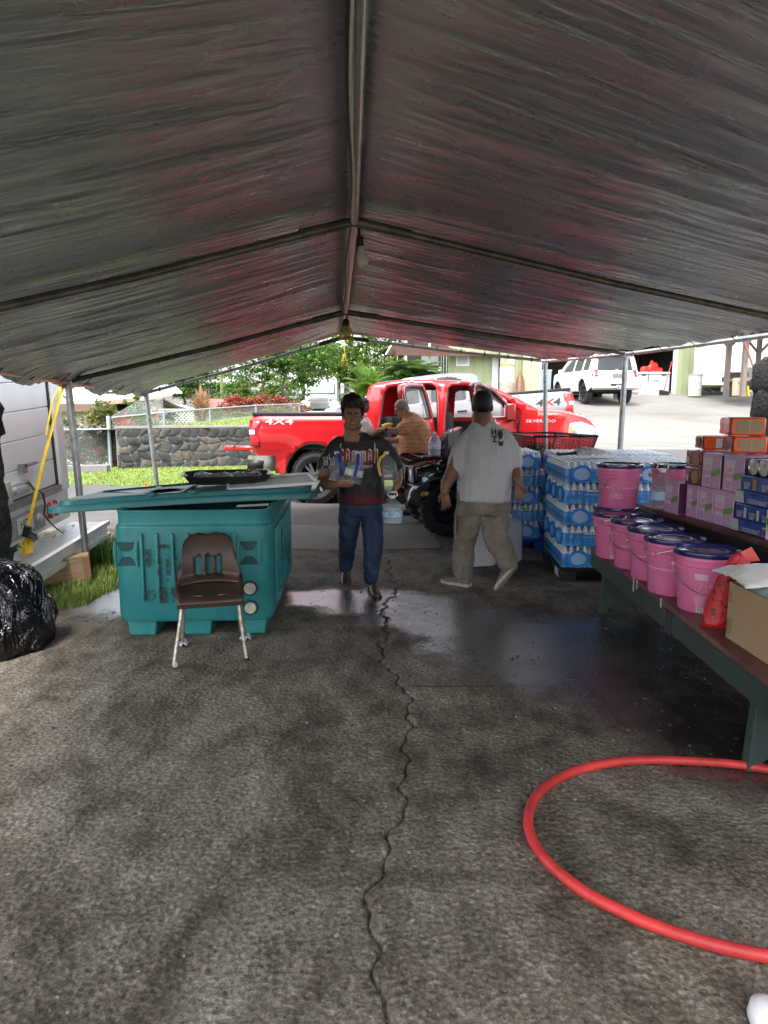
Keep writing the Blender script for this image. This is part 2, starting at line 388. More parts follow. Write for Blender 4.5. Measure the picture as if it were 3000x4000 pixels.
# lava-stone rubble and pebbles on the near floor
PEB = [mk('dark_pebble', (.045, .043, .04), .8), mk('grey_pebble', (.12, .11, .1), .8), mk('pale_chip', (.24, .22, .19), .8)]
def pebble(n): 
    m = MB(); m.ell((0, 0, 0), 1, .7, .35, 6, 4)
    m.v = [tuple(Vector(p)*(1+.25*noise.noise(Vector(p)*2+Vector((n, 0, 0))))) for p in m.v]; return m
mm = [MB(), MB(), MB()]
for i in range(1500):
    y = 1.6+5.2*random.random()**1.3; x = (random.random()*2-1)*(.62*y+.1)
    if not pad_mask(x, y) or y > 6.5: continue
    r = random.choice((.003, .004, .005, .006, .009)) * (1+.1*y); k = 0 if random.random() < .5 else (1 if random.random() < .85 else 2)
    q = pebble(i % 9); mm[k].M = T(x, y, r*.2) @ RZ(random.random()*6) @ S(r, r, r); mm[k].add(q.v, q.f)
for k in range(3):
    o = mm[k].build(('dark_pebbles', 'gravel', 'pale_chips')[k], PEB[k], None, 0); tag(o, ('scattered dark stone grit on the worn floor', 'scattered grey stone grit on the worn floor', 'tiny pale chips scattered over the worn floor')[k], 'gravel', kind='stuff')
# ---------------- grass tufts ----------------
def grass(name, region, n, h, mats, label, lean=.5, wd=.006, zf=gz):
    m = MB(); vs = []; fs = []
    for i in range(n):
        x, y = region(); z = zf(x, y)-.02; a = random.random()*6.283; hh = h*(.5+random.random()); l = hh*lean*random.random(); w = wd*(.7+.6*random.random())
        dx, dy = math.cos(a), math.sin(a); o = len(vs)
        vs += [(x-dy*w, y+dx*w, z), (x+dy*w, y-dx*w, z), (x+dx*l*.4+dy*w*.7, y+dy*l*.4-dx*w*.7, z+hh*.6), (x+dx*l*.4-dy*w*.7, y+dy*l*.4+dx*w*.7, z+hh*.6), (x+dx*l, y+dy*l, z+hh)]
        fs += [(o, o+1, o+2, o+3), (o+3, o+2, o+4)]
    m.v = vs; m.f = fs; o = m.build(name, mats, None, 0, fixn=False); tag(o, label, 'grass', kind='stuff'); return o
BLADE = mk('grass_blade', (.16, .27, .045), .6, nz=(3, .4), col2=(.36, .44, .11)); BLADE2 = mk('deep_grass_blade', (.06, .15, .02), .55, nz=(3, .4), col2=(.13, .25, .04))
def vreg():
    while True:
        x = -5.2+3.1*random.random(); y = 5.2+3.1*random.random()
        if not pad_mask(x, y): return x, y
grass('verge_grass', vreg, 26000, .055, BLADE, 'bright green grass around the left tent pole', .9, .0035, lambda x, y: 0)
grass('long_grass', lambda: (-4.6+2.0*random.random(), 7.1+.75*random.random()), 2600, .24, BLADE2, 'taller uncut grass under the rear step of the white box truck', .6, .005, lambda x, y: 0)
def far_reg():
    while True:
        x = -11+9.8*random.random(); y = 14.9+5*random.random()
        if y > 15.0-.13*(x+5): return x, y
grass('far_lawn_grass', far_reg, 45000, .05, BLADE, 'mown yellowish green grass strip before the lava wall', .8, .008)
grass('grass_island', lambda: (2.7+2.6*random.random(), 13.8+3.9*random.random()), 9000, .06, BLADE, 'small patch of lawn beside the driveway past the red pickup', .8, .008)
# ---------------- tent ----------------
ST = [  # (left eave, ridge, right eave) per rafter
 (Vector((-1.9, -1.5, 1.95)), Vector((.06, -.1, 2.87)), Vector((3.6, .9, 2.18))),
 (Vector((-2.1, -.2, 1.95)), Vector((-.02, 1.2, 2.86)), Vector((3.55, 2.2, 2.2))),
 (Vector((-2.58, 3.35, 1.95)), Vector((-.19, 4.6, 2.83)), Vector((3.38, 5.5, 2.27))),
 (at(265, 1490, 6.77), at(1350, 1215, 7.7), at(2445, 1380, 8.9)),
 (at(570, 1535, 10.4), at(1342, 1315, 10.6), at(2130, 1410, 10.9))]
tent = thing('canopy_tent', 'large dark silver tarpaulin canopy tent on a galvanised pipe frame', 'tent', (-.3, 5, 0))
def lerp(a, b, t): return a+(b-a)*t
g = NT('dark_silver_tarp'); v = g.map()
wv = g.t.nodes.new('ShaderNodeUVMap').outputs[0]
f1 = g.noise(g.map((1.5, 13, 1), src=wv), 2.0, 7, .6, .4); f2 = g.noise(g.map((9, 60, 1), src=wv), 1.0, 6, .7, .3); f3 = g.noise(g.map((60, 60, 1), src=wv), 3, 3)
scr = g.ramp(g.noise(g.map((6, .35, 1), (0, 0, .12), src=wv), 9, 4, .8, .5), [(.70, 0.), (.74, .35)])
col = g.ramp(g.noise(v, 1.4, 6, .6), [(.3, (.31, .325, .35)), (.7, (.40, .415, .445))]); col = g.mix(scr, col, (.25, .25, .24))
g.set(Base_Color=col, Metallic=.62, Roughness=g.ramp(g.noise(v, 7, 4), [(.3, .25), (.7, .34)]), Specular_IOR_Level=.9)
f0 = g.noise(g.map((.5, 5, 1), (0, 0, .05), src=wv), 2.2, 6, .6, .5); wv_ = g.t.nodes.new('ShaderNodeTexWave'); wv_.wave_type = 'BANDS'; wv_.bands_direction = 'Y'; wv_.inputs['Scale'].default_value = 3.6; wv_.inputs['Distortion'].default_value = 7; wv_.inputs['Detail'].default_value = 4; wv_.inputs['Detail Scale'].default_value = 1.3; wv_.inputs['Detail Roughness'].default_value = .6
g.t.links.new(g.map((.45, 1, 1), (0, 0, .05), src=wv), wv_.inputs['Vector']); bw_ = g.bump(wv_.outputs['Fac'], .55, .012); b0 = g.bump(f0, .6, .04, bw_); b1 = g.bump(f1, .55, .03, b0); b2 = g.bump(f2, .4, .010, b1); g.bump(f3, .12, .002, b2)
TARP = g.m
def tarp_side(side, name):
    NB = 4; nu, nv = 44, 200; vs = []; uvs = []; ln = 0
    rows = NB*nv+1
    for j in range(rows):
        k = min(j//nv, NB-1); t = j/nv-k
        Rg = lerp(ST[k][1], ST[k+1][1], t); E = lerp(ST[k][0 if side < 0 else 2], ST[k+1][0 if side < 0 else 2], t)
        ys = Rg.y
        for i in range(nu+1):
            s_ = i/nu; over = .10*math.sin(math.pi*min(1, t))*0
            e2 = s_*1.015 if side < 0 else s_*.975
            P = lerp(Rg, E, e2)
            sag = 4*t*(1-t)
            P = P.copy(); P.z += .045 - .03*sag*s_ - .10*math.sin(math.pi*s_)*.35*sag
            L = (E-Rg).length*s_
            f = .020*fbm((ys*1.9, L*.22+side*5, 1), 3)+.011*fbm((ys*6.5+.25*L, L*.40, 4+side), 3)+.0085*fbm((ys*10+.5*math.sin(L*1.3), L*1.1, 9), 3)+.0022*fbm((ys*34, L*2.2, 3), 2)
            f *= min(1, .25+s_*5)*(.5+.5*sag) 
            P.z += f
            # scalloped eave edge between ties
            if s_ > .9: 
                q = (s_-.9)/.1; P.z -= q*q*(.03+.06*abs(math.sin((ys)*math.pi*1.1))) if side < 0 else q*q*.035*abs(math.sin(ys*math.pi*1.3))
            vs.append(tuple(P)); uvs.append((L, ys))
    m = MB(); fs = []
    for j in range(rows-1):
        for i in range(nu): a = j*(nu+1)+i; fs.append((a, a+1, a+nu+2, a+nu+1))
    m.add(vs, fs); me = m.mesh(name)
    uv = me.uv_layers.new(name='UVMap')
    idx = np.empty(len(me.loops), dtype=np.int32); me.loops.foreach_get('vertex_index', idx)
    uv.data.foreach_set('uv', np.array(uvs, dtype=np.float32)[idx].ravel())
    return link(name, me, TARP, tent, 180, world=True, solid=.0015)
tarp_side(-1, 'tarpaulin')
tarp_side(1, 'tarpaulin')
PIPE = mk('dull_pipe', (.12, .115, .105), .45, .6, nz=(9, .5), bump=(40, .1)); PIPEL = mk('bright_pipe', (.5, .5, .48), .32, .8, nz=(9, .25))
DROP = Vector((0, 0, -.012))
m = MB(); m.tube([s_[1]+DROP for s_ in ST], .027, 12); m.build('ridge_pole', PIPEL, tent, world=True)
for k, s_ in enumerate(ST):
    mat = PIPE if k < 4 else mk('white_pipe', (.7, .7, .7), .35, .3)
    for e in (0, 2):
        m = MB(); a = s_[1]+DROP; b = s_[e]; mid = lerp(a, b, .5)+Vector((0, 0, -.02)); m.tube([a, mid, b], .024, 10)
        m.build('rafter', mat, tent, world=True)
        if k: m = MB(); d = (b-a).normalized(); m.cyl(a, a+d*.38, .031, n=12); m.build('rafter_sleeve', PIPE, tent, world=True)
for e, nm in ((0, 'eave_rail'), (2, 'eave_rail')):
    m = MB(); pts = []
    for k in range(4):
        for t in (0, .33, .66): pts.append(lerp(ST[k][e], ST[k+1][e], t)+Vector((0, 0, -.01)))
    pts.append(ST[4][e]); m.tube(pts, .024, 10); m.build(nm, PIPEL, tent, world=True)
def leg(top, foot, r=.034):
    top = Vector(top); foot = Vector(foot); m = MB(); m.cyl(foot, top, r, n=14); j = lerp(foot, top, .86); m.cyl(j, lerp(foot, top, .9), r+.004, n=14)
    m.cyl(lerp(foot, top, .12), lerp(foot, top, .15), r+.003, n=14)
    o = m.build('pole', STEEL, tent, world=True)
    m = MB(); m.cyl(top-Vector((0, 0, .07)), top+Vector((0, 0, .01)), r+.008, n=14); m.build('corner_fitting', STEEL, tent, world=True); return o
leg(ST[3][0], (-2.97, 6.77, 0)); leg(ST[4][0], (-3.40, 10.4, 0)); leg(ST[3][2], (3.02, 8.9, 0)); leg(ST[4][2], (2.58, 10.9, 0))
leg(ST[2][0], (-2.6, 3.3, 0)); leg(ST[2][2], (3.4, 5.5, 0))
TIE = mk('black_bungee', (.02, .02, .02), .6)
for e, sgn in ((0, -1), (2, 1)):
    for k in range(2, 4):
        for t in (.1, .3, .5, .7, .9):
            p = lerp(ST[k][e], ST[k+1][e], t); q = lerp(p, lerp(ST[k][1], ST[k+1][1], t), .05)+Vector((0, 0, .03)); m = MB()
            m.tube([q, lerp(q, p, .5)+Vector((0, 0, .01)), p+Vector((sgn*.035, 0, .02)), p+Vector((sgn*.035, 0, -.035)), p+Vector((-sgn*.02, 0, -.04)), q], .004, 6)
            m.build('tie_cord', TIE, tent, world=True)
for t in np.linspace(.1, .93, 8):
    for e in (0, 2):
        p = lerp(ST[4][1], ST[4][e], t); m = MB(); pts = [p+Vector((0, .0+.035*math.cos(a), .035*math.sin(a)-.005)) for a in np.linspace(0, 6.28, 10)]; m.tube(pts, .006, 6); m.build('tie_loop', TIE, tent, world=True)
# ---------------- background: stones, walls, fences ----------------
LAVA = [mk('lava_stone_a', (.055, .054, .054), .9, nz=(9, .5), bump=(45, .7, .02)), mk('lava_stone_b', (.085, .082, .078), .9, nz=(9, .5), bump=(45, .7, .02)), mk('lava_stone_c', (.12, .105, .085), .9, nz=(9, .5), bump=(45, .7, .02))]
MORTAR = mk('grey_mortar', (.22, .215, .2), .95, nz=(8, .3), bump=(50, .5, .01))
def stone_wall(t, P0, P1, h0, h1, th, cell, zb0, zb1, rough=1.):
    """rubble wall: every stone its own mesh on a mortar core"""
    P0 = Vector(P0); P1 = Vector(P1); L = (P1-P0).length; d = (P1-P0).normalized(); nrm = Vector((d.y, -d.x, 0)); nx = max(2, int(L/cell)); H = (h0+h1)/2; ny = max(2, int(H/(cell*.78)))
    def pt(u, w, o=0):
        p = P0+d*(u*L)+nrm*o; b = zb0+(zb1-zb0)*u; hh = h0+(h1-h0)*u; p.z = b+w*hh; return p
    m = MB(); m.add([pt(0, -.05, -th), pt(1, -.05, -th), pt(1, -.05, 0), pt(0, -.05, 0), pt(0, .995, -th), pt(1, .995, -th), pt(1, .995, 0), pt(0, .995, 0)], [(0,3,2,1),(4,5,6,7),(0,1,5,4),(1,2,6,5),(2,3,7,6),(3,0,4,7)])
    m.build('mortar_core', MORTAR, t, 0, world=True)
    J = {}
    def jp(i, j):
        if (i, j) not in J:
            ox = ((j % 2)*.5+(random.random()-.5)*.8) if 0 < j < ny else (j % 2)*.5
            u = (i+ox)/nx; J[i, j] = (min(1, max(0, u)), min(1, max(0, (j+(random.random()-.5)*.75*(0 < j < ny))/ny)))
        return J[i, j]
    cs = cell
    for j in range(ny):
        for i in range(-1, nx):
            q = [jp(i, j), jp(i+1, j), jp(i+1, j+1) if j % 2 == 0 else jp(i+2, j+1) if False else jp(i+1, j+1), jp(i, j+1)]
            cx = sum(p[0] for p in q)/4; cy = sum(p[1] for p in q)/4
            if (max(p[0] for p in q)-min(p[0] for p in q))*L < cell*.35: continue
            # eight-sided stone from quad: corners cut
            out = []
            for k in range(4):
                a = q[k]; b = q[(k+1) % 4]
                for t_ in (.12+.1*random.random(), .8+.1*random.random()): out.append((a[0]+(b[0]-a[0])*t_, a[1]+(b[1]-a[1])*t_))
            n = len(out); sh = .93; pr = .015+.035*random.random()*rough; m = MB()
            r0 = [pt(cx+(x-cx)*sh, cy+(y-cy)*sh, .0) for x, y in out]; r1 = [pt(cx+(x-cx)*sh*.95, cy+(y-cy)*sh*.95, pr*.8) for x, y in out]
            r2 = [pt(cx+(x-cx)*.7, cy+(y-cy)*.7, pr*(1.0+.25*random.random())) for x, y in out]
            m.rings([r0, r1, r2], cap0=False); c = random.choice((0, 0, 0, 1, 1, 2) if random.random() < .9 else (2,))
            m.build('stone', LAVA[c], t, 50, world=True)
wall = thing('lava_rock_wall', 'long mortared black lava rock wall behind the red pickup tailgate', 'wall', (-5, 20, 0))
a = gnd(462, 1832); b = Vector((-2.2, 21.6, 0)); a.z = 0
stone_wall(wall, a, b, 1.14, 1.14, .3, .27, -.02, -.02)
m = MB(); d = (b-a).normalized(); n_ = Vector((-d.y, d.x, 0)); A0 = a-n_*.03-d*.03; B0 = b-n_*.03
m.add([A0+Vector((0,0,1.12)), B0+Vector((0,0,1.12)), B0+n_*.36+Vector((0,0,1.12)), A0+n_*.36+Vector((0,0,1.12)), A0+Vector((0,0,1.18)), B0+Vector((0,0,1.18)), B0+n_*.36+Vector((0,0,1.18)), A0+n_*.36+Vector((0,0,1.18))], [(0,3,2,1),(4,5,6,7),(0,1,5,4),(1,2,6,5),(2,3,7,6),(3,0,4,7)])
m.build('coping', mk('coping_concrete', (.3, .29, .27), .9, nz=(6, .2)), wall, world=True)
# raised lawn behind the wall
def tz(x, y): return 1.1+.34*ss(x, -9, -3.5)*ss(y, 20, 31)-.25*ss(-x, 7, 12)
mk_ = lambda x, y: y > 19.75+.44*(x+7.3)*.44 + .25 and x < 1.0 and y > 19.4+(x+7.6)*.42
terr('raised_lawn', -9.5, 1.0, 19.4, 46, .4, GRASSM, 0, mask=mk_, zf=tz)
def rl():
    while True:
        x = -7+7.5*random.random(); y = 20.5+12*random.random()
        if mk_(x, y): return x, y
grass('raised_lawn_grass', rl, 16000, .06, BLADE, 'mown grass on the rise behind the lava wall', .8, .012, tz)
# chain link
WIREM = mk('chain_link_wire', (.5, .52, .54), .4, .6)
def chainlink(t, p0, p1, zb0, zb1, h, pitch=.065, r=.0028):
    p0 = Vector(p0); p1 = Vector(p1); L = (p1-p0).length; m = MB(); n = int(L/pitch); k = h
    def q(s_, w): p = p0+(p1-p0)*(s_/L); p.z = zb0+(zb1-zb0)*s_/L+w; return p
    i = -int(h/pitch)-1
    while i*pitch < L:
        for sg in (1, -1):
            s0 = i*pitch; s1 = s0+h; w0, w1 = (0, h) if sg > 0 else (h, 0)
            a0, a1, b0, b1 = s0, s1, w0, w1
            if a0 < 0: b0 = w0+(w1-w0)*(0-s0)/h; a0 = 0
            if a1 > L: b1 = w0+(w1-w0)*(L-s0)/h; a1 = L
            if a1 > a0: m.cyl(q(a0, b0), q(a1, b1), r, n=3, caps=False)
        i += 1
    m.build('wire_mesh', WIREM, t, 0, world=True, kind='stuff')
FP = mk('fence_post_paint', (.42, .47, .52), .45, .4)
gate = thing('chain_link_gate', 'low chain link gate in front of the flower beds, left of the lava wall', 'gate', (-8.3, 19.2, 0))
a = gnd(180, 1850); a = Vector((-9.6, 18.9, 0)); b = gnd(428, 1822)
chainlink(gate, a, b, .05, .05, 1.0); 
m = MB(); m.tube([a+Vector((0,0,1.08)), b+Vector((0,0,1.08))], .028, 8); m.build('top_rail', FP, gate, world=True)
m = MB(); m.tube([a+Vector((0,0,.05)), b+Vector((0,0,.05))], .022, 8); m.build('bottom_rail', FP, gate, world=True)
fence = thing('chain_link_fence', 'galvanised chain link fence running along the top of the lava wall', 'fence', (-7.8, 19.2, 0))
m = MB(); m.cyl(b+Vector((.04,0,-.1)), b+Vector((.04,0,1.42)), .055, n=12); m.ell(b+Vector((.04,0,1.43)), .06, .06, .03); m.build('gate_post', FP, fence, world=True)
fp = [(b+Vector((.1, .1, 0)), .1, 1.25), (Vector((-6.4, 21.2, 0)), 1.05, 1.62-.35), (Vector((-5.1, 24, 0)), 1.1, .75), (Vector((-3.3, 27, 0)), 1.25, .6), (Vector((-.5, 32, 0)), 1.35, .5)]
fp = [(b+Vector((.1, .1, 0)), .05, 1.36), (at(640, 1640, 21.4), 1.05, .5), (at(820, 1625, 24.5), 1.12, .55), (at(1000, 1615, 27.5), 1.2, .6), (at(1170, 1606, 31), 1.3, .6)]
for k in range(4):
    p, z0, hh = fp[k]; q, z1, h1 = fp[k+1]; p = Vector((p.x, p.y, 0)); q = Vector((q.x, q.y, 0))
    chainlink(fence, p, q, z0 if k else .15, z1, (hh+h1)/2 if k else 1.0+.3*(k == 0), .06 if k == 0 else .1, .003)
    m = MB(); m.tube([p+Vector((0,0,z0+hh)), q+Vector((0,0,z1+h1))], .025, 8); m.build('top_rail', FP, fence, world=True)
    m = MB(); m.cyl(q+Vector((0,0,z1-.3)), q+Vector((0,0,z1+h1+.03)), .035, n=8); m.build('post', FP, fence, world=True)
# cinder block on grass
m = MB(); c_ = gnd(345, 1845); m.box(c_.x, c_.y, .09, 1.05, .3, .2, RZ(.08)); blk = m.build('cinder_block', mk('block_grey', (.22, .21, .2), .9, nz=(12, .2)), None, bevel=.01); tag(blk, 'long grey concrete block lying on the grass before the gate', 'block')
# ---------------- foliage ----------------
def leafmat(name, c1, c2, c3=None):
    g = NT(name); v = g.map(); n = g.noise(v, 1.3, 3); n2 = g.noise(v, 7, 3)
    g.set(Base_Color=g.ramp(g.math('ADD', g.math('MULTIPLY', n, .5), g.math('MULTIPLY', n2, .5)), [(.36, c1), (.56, c2), (.72, c3 or c2)]), Roughness=.5)
    tr_ = g.t.nodes.new('ShaderNodeBsdfTranslucent'); mx = g.t.nodes.new('ShaderNodeMixShader'); mx.inputs[0].default_value = .38; out = g.t.nodes['Material Output']
    cl_ = g.b.inputs['Base Color'].links[0].from_socket; g.t.links.new(cl_, tr_.inputs[0]); g.t.links.new(g.b.outputs[0], mx.inputs[1]); g.t.links.new(tr_.outputs[0], mx.inputs[2]); g.t.links.new(mx.outputs[0], out.inputs[0])
    return g.m
def cloud(mb, blobs, n, sz, elong=1.6, droop=.3, shell=.55):
    vs = mb.v; fs = mb.f; tot = sum(b[3]*b[4]*b[5] for b in blobs)
    for (cx, cy, cz, rx, ry, rz) in blobs:
        k = int(n*(rx*ry*rz)/tot)+12; cl = [(random.gauss(0, 1), random.gauss(0, 1), random.gauss(0, 1)) for _ in range(max(5, k//28))]
        cl = [(Vector(c).normalized()*(shell+(1-shell)*random.random())) for c in cl]
        for i in range(k):
            c = random.choice(cl); j = Vector((random.gauss(0, .13), random.gauss(0, .13), random.gauss(0, .10)))+c
            p = Vector((cx+j.x*rx, cy+j.y*ry, cz+j.z*rz)); a = random.random()*6.283; s = sz*(.6+.8*random.random()); e = random.uniform(-.9, .5)-droop
            d = Vector((math.cos(a)*math.cos(e), math.sin(a)*math.cos(e), math.sin(e))); w = d.cross(Vector((random.gauss(0, .4), random.gauss(0, .4), 1))).normalized()*s*.5/elong*1.2
            o = len(vs); vs += [tuple(p), tuple(p+d*s*.5+w), tuple(p+d*s), tuple(p+d*s*.5-w)]; fs.append((o, o+1, o+2, o+3))
BARK = mk('grey_bark', (.13, .105, .08), .9, nz=(9, .4), bump=(30, .6, .02))
LG = leafmat('tree_leaf', (.04, .10, .015), (.12, .23, .04), (.24, .36, .07)); LG2 = leafmat('yellow_green_leaf', (.06, .12, .015), (.15, .25, .03), (.26, .36, .06)); LG3 = leafmat('dark_leaf', (.02, .04, .012), (.04, .085, .018), (.08, .13, .03))
def limb(p, q, r0, r1, w=.15, n=5):
    p = Vector(p); q = Vector(q); return [p+(q-p)*(i/n)+Vector((random.gauss(0, w), random.gauss(0, w), random.gauss(0, w*.5)))*(0 < i < n) for i in range(n+1)], [r0+(r1-r0)*i/n for i in range(n+1)]
def tree(name, label, base, trunks, blobs, n, sz, mat, cat='tree', group=None):
    t = thing(name, label, cat, base, 0, group); b = Vector(base); m = MB()
    for (p, q, r0, r1) in trunks: pts, rs = limb(b+Vector(p), b+Vector(q), r0, r1, .06*(Vector(q)-Vector(p)).length); m.tube(pts, rs, 7)
    # limbs toward blobs
    tops = [b+Vector(q) for _, q, _, _ in trunks]
    for bl in blobs:
        c = b+Vector(bl[:3]); q = min(tops, key=lambda t_: (t_-c).length); pts, rs = limb(q, c, trunks[0][3]*.8, .015, .12); m.tube(pts, rs, 6)
        for _ in range(3):
            pts2, rs2 = limb(pts[3], c+Vector((random.gauss(0, bl[3]*.6), random.gauss(0, bl[4]*.6), random.gauss(0, bl[5]*.5))), rs[3]*.6, .01, .05, 3); m.tube(pts2, rs2, 4)
    m.build('trunk', BARK, t, 60, world=True)
    m = MB(); cloud(m, [(b.x+q[0], b.y+q[1], b.z+q[2], q[3], q[4], q[5]) for q in blobs], n, sz); m.build('crown', mat, t, 0, world=True, fixn=False); return t
B1 = at(1092, 1640, 37); B1.z = .9
tree('shade_tree', 'spreading twin-trunked green tree left of the white flatbed truck', B1, [((0,0,0), (.1,0,1.9), .10, .08), ((-.55,0,0), (-.75,0,2.2), .09, .07)],
     [(-1.9,0,2.4,1.2,1.2,.75), (-.9,.3,3.5,1.5,1.4,1.0), (.8,0,3.6,1.5,1.3,.9), (1.7,.3,2.8,1.2,1.1,.8), (-2.5,0,1.5,1.0,1.,.6), (0,.5,4.4,1.6,1.3,.9), (1.2,0,2.0,.7,.8,.5), (2.7,.3,3.5,1.0,1.0,.8), (-.2,0,2.7,1.0,1,.5)], 10500, .15, LG)
B2 = at(1270, 1640, 46); B2.z = .8
tree('yellow_green_tree', 'yellow-green leafy tree rising behind the white flatbed truck', B2, [((0,0,0), (0,0,2.5), .12, .09)], [(0,0,3.6,2.2,1.5,1.6), (1.5,0,4.0,1.4,1.3,1.0), (-1.8,0,4.3,1.6,1.4,1.2), (.6,0,5.0,1.8,1.3,1.0), (2.2,0,2.6,1.1,1,1.1)], 11000, .2, LG2)
B3 = at(1500, 1620, 40); B3.z = 1.2
tree('slender_tree', 'slim open-branched tree under the tent peak beside the porch', B3, [((0,0,0), (.1,0,2.6), .09, .06), ((.4,0,0), (.9,0,2.8), .06, .04)], [(0,0,4.6,1.3,1.1,1.0), (-.8,0,3.6,.9,.9,.8), (.9,0,4.0,.9,.9,.8), (1.4,0,2.8,.9,.8,.7), (-.1,0,2.6,.8,.8,.6), (.3,0,5.6,1.0,.9,.7)], 6500, .16, LG2)
B4 = at(720, 1640, 52); B4.z = .6
tree('round_tree', 'rounded green tree beyond the white roofed house', B4, [((0,0,0), (0,0,2), .14, .1)], [(-.6,0,3.0,2.0,1.5,1.3), (1.5,0,3.2,1.6,1.4,1.2), (.2,0,4.0,1.8,1.4,1.0), (2.8,0,2.2,1.1,1,.9)], 7000, .22, LG)
B5 = at(900, 1640, 60); B5.z = .6
tree('far_tree', 'hazy green tree in the gap behind the utility pole', B5, [((0,0,0), (0,0,2), .14, .1)], [(0,0,2.0,2.5,1.5,1.2), (2.4,0,2.4,2.3,1.4,1.4), (-2.2,0,1.5,1.6,1.2,.8), (5,0,2.5,2.4,1.4,1.5), (7.6,0,2.3,2,1.4,1.3)], 8000, .24, LG2)
B6 = at(1420, 1600, 55); B6.z = 1.5
tree('backdrop_tree', 'pale distant tree low under the peak of the tent', B6, [((0,0,0), (0,0,2), .14, .1)], [(0,0,2.6,2.2,1.5,1.3), (2.6,0,3.0,2.2,1.4,1.6), (-2.2,0,2,1.6,1.2,1.2), (4.6,0,2.6,1.8,1.4,1.4)], 8000, .24, LG2)
B6 = at(2900, 1480, 50); B6.z = 3.2
tree('hillside_tree', 'bright green tree above the white vinyl fence', B6, [((0,0,0), (0,0,1.5), .14, .1)], [(0,0,3.4,2.6,1.5,1.3), (2.8,0,4.2,2.2,1.4,1.5), (-2.8,0,2.6,2.0,1.2,1.2), (-.5,0,4.6,2.4,1.4,1.2), (-4.5,0,2.4,1.5,1,1)], 9000, .24, LG2)
# fern-like tree with long drooping fronds
def fronds(name, label, base, spec, mat, cat, trunk=True, lw=.018, group=None):
    t = thing(name, label, cat, base, 0, group); b = Vector(base); m = MB(); st = MB()
    for (ax, az, L, drp, h) in spec:
        d = Vector((math.cos(ax)*math.cos(az), math.sin(ax)*math.cos(az), math.sin(az))); prev = b+Vector((0, 0, h)); pts = []; n = 12
        for i in range(n+1): s_ = i/n; pts.append(prev+d*L*s_+Vector((0, 0, -drp*s_*s_*L)))
        st.tube(pts, [.012*(1-i/n)+.004 for i in range(n+1)], 4); side = d.cross(Vector((0, 0, 1))).normalized()
        for i in range(1, n*4):
            s_ = i/(n*4); p = prev+d*L*s_+Vector((0, 0, -drp*s_*s_*L)); ll = L*.24*math.sin(math.pi*min(1, .12+s_*.88))
            for sg in (-1, 1):
                e = side*sg*ll+Vector((0, 0, -ll*.35))+d*ll*.35; w = d*lw; o = len(m.v)
                m.v += [tuple(p), tuple(p+e*.5+w), tuple(p+e), tuple(p+e*.5-w*.6)]; m.f.append((o, o+1, o+2, o+3))
    if trunk: st.tube([b, b+Vector((.05, 0, max(s_[4] for s_ in spec)*.5)), b+Vector((0, 0, max(s_[4] for s_ in spec)))], [.09, .07, .05], 8)
    st.build('trunk' if trunk else 'stems', BARK if trunk else mat, t, 60, world=True); m.build('fronds', mat, t, 0, world=True, fixn=False); return t
FR = leafmat('frond_green', (.10, .19, .03), (.2, .33, .06), (.3, .45, .1)); FR2 = leafmat('frond_deep', (.04, .1, .02), (.1, .2, .035), (.16, .27, .05))
F1 = at(1430, 1640, 30); F1.z = .9
fronds('feathery_shrub', 'tall feathery light green shrub just left of the red cab roof', F1, [(random.random()*6.28, .5+random.random()*.8, 1.0+random.random()*.5, .35, .5+random.random()*1.5) for _ in range(80)], FR, 'shrub')
F2 = at(1600, 1600, 27); F2.z = 1.5
fronds('fern_leaved_tree', 'fern-leaved green tree drooping in front of the porch above the red cab', F2, [(random.random()*6.28, .1+random.random()*.6, 1.1+random.random()*.5, .4, 1.1+random.random()*.8) for _ in range(52)]+[(random.uniform(-.5, .5), .15+random.random()*.4, 1.5, .3, 1.0+random.random()*.7) for _ in range(12)], FR2, 'tree', lw=.024)
# red ti plant by the post
RED = leafmat('red_leaf', (.25, .02, .03), (.5, .05, .08), (.6, .12, .15)); ORG = leafmat('orange_red_leaf', (.42, .03, .02), (.62, .12, .03), (.7, .32, .05)); RUST = leafmat('rust_leaf', (.2, .04, .025), (.38, .1, .06), (.45, .18, .1)); PNK = leafmat('pink_bloom', (.5, .2, .3), (.65, .35, .45)); OLV = leafmat('olive_leaf', (.10, .14, .03), (.24, .26, .08), (.4, .3, .14)); TAN = leafmat('tan_leaf', (.35, .2, .1), (.5, .33, .2), (.55, .42, .3))
def bush(name, label, base, blobs, n, sz, mat, elong=1.6, cat='shrub', extra=None, group=None):
    t = thing(name, label, cat, base, 0, group); b = Vector(base); m = MB(); cloud(m, [(b.x+q[0], b.y+q[1], b.z+q[2], q[3], q[4], q[5]) for q in blobs], n, sz, elong, -.3); m.build('foliage', mat, t, 0, world=True, fixn=False)
    st = MB()
    for q in blobs:
        for _ in range(3): pts, rs = limb(b+Vector((random.gauss(0, .08), random.gauss(0, .08), -.1)), b+Vector((q[0]+random.gauss(0, q[3]*.5), q[1], q[2])), .018, .006, .03, 3); st.tube(pts, rs, 4)
    st.build('stems', BARK, t, 60, world=True)
    if extra: e = MB(); cloud(e, [(b.x+q[0], b.y+q[1], b.z+q[2], q[3], q[4], q[5]) for q in blobs], extra[1], extra[2], 1.1, 0, .95); e.build('flowers', extra[0], t, 0, world=True, fixn=False, kind='stuff')
    return t
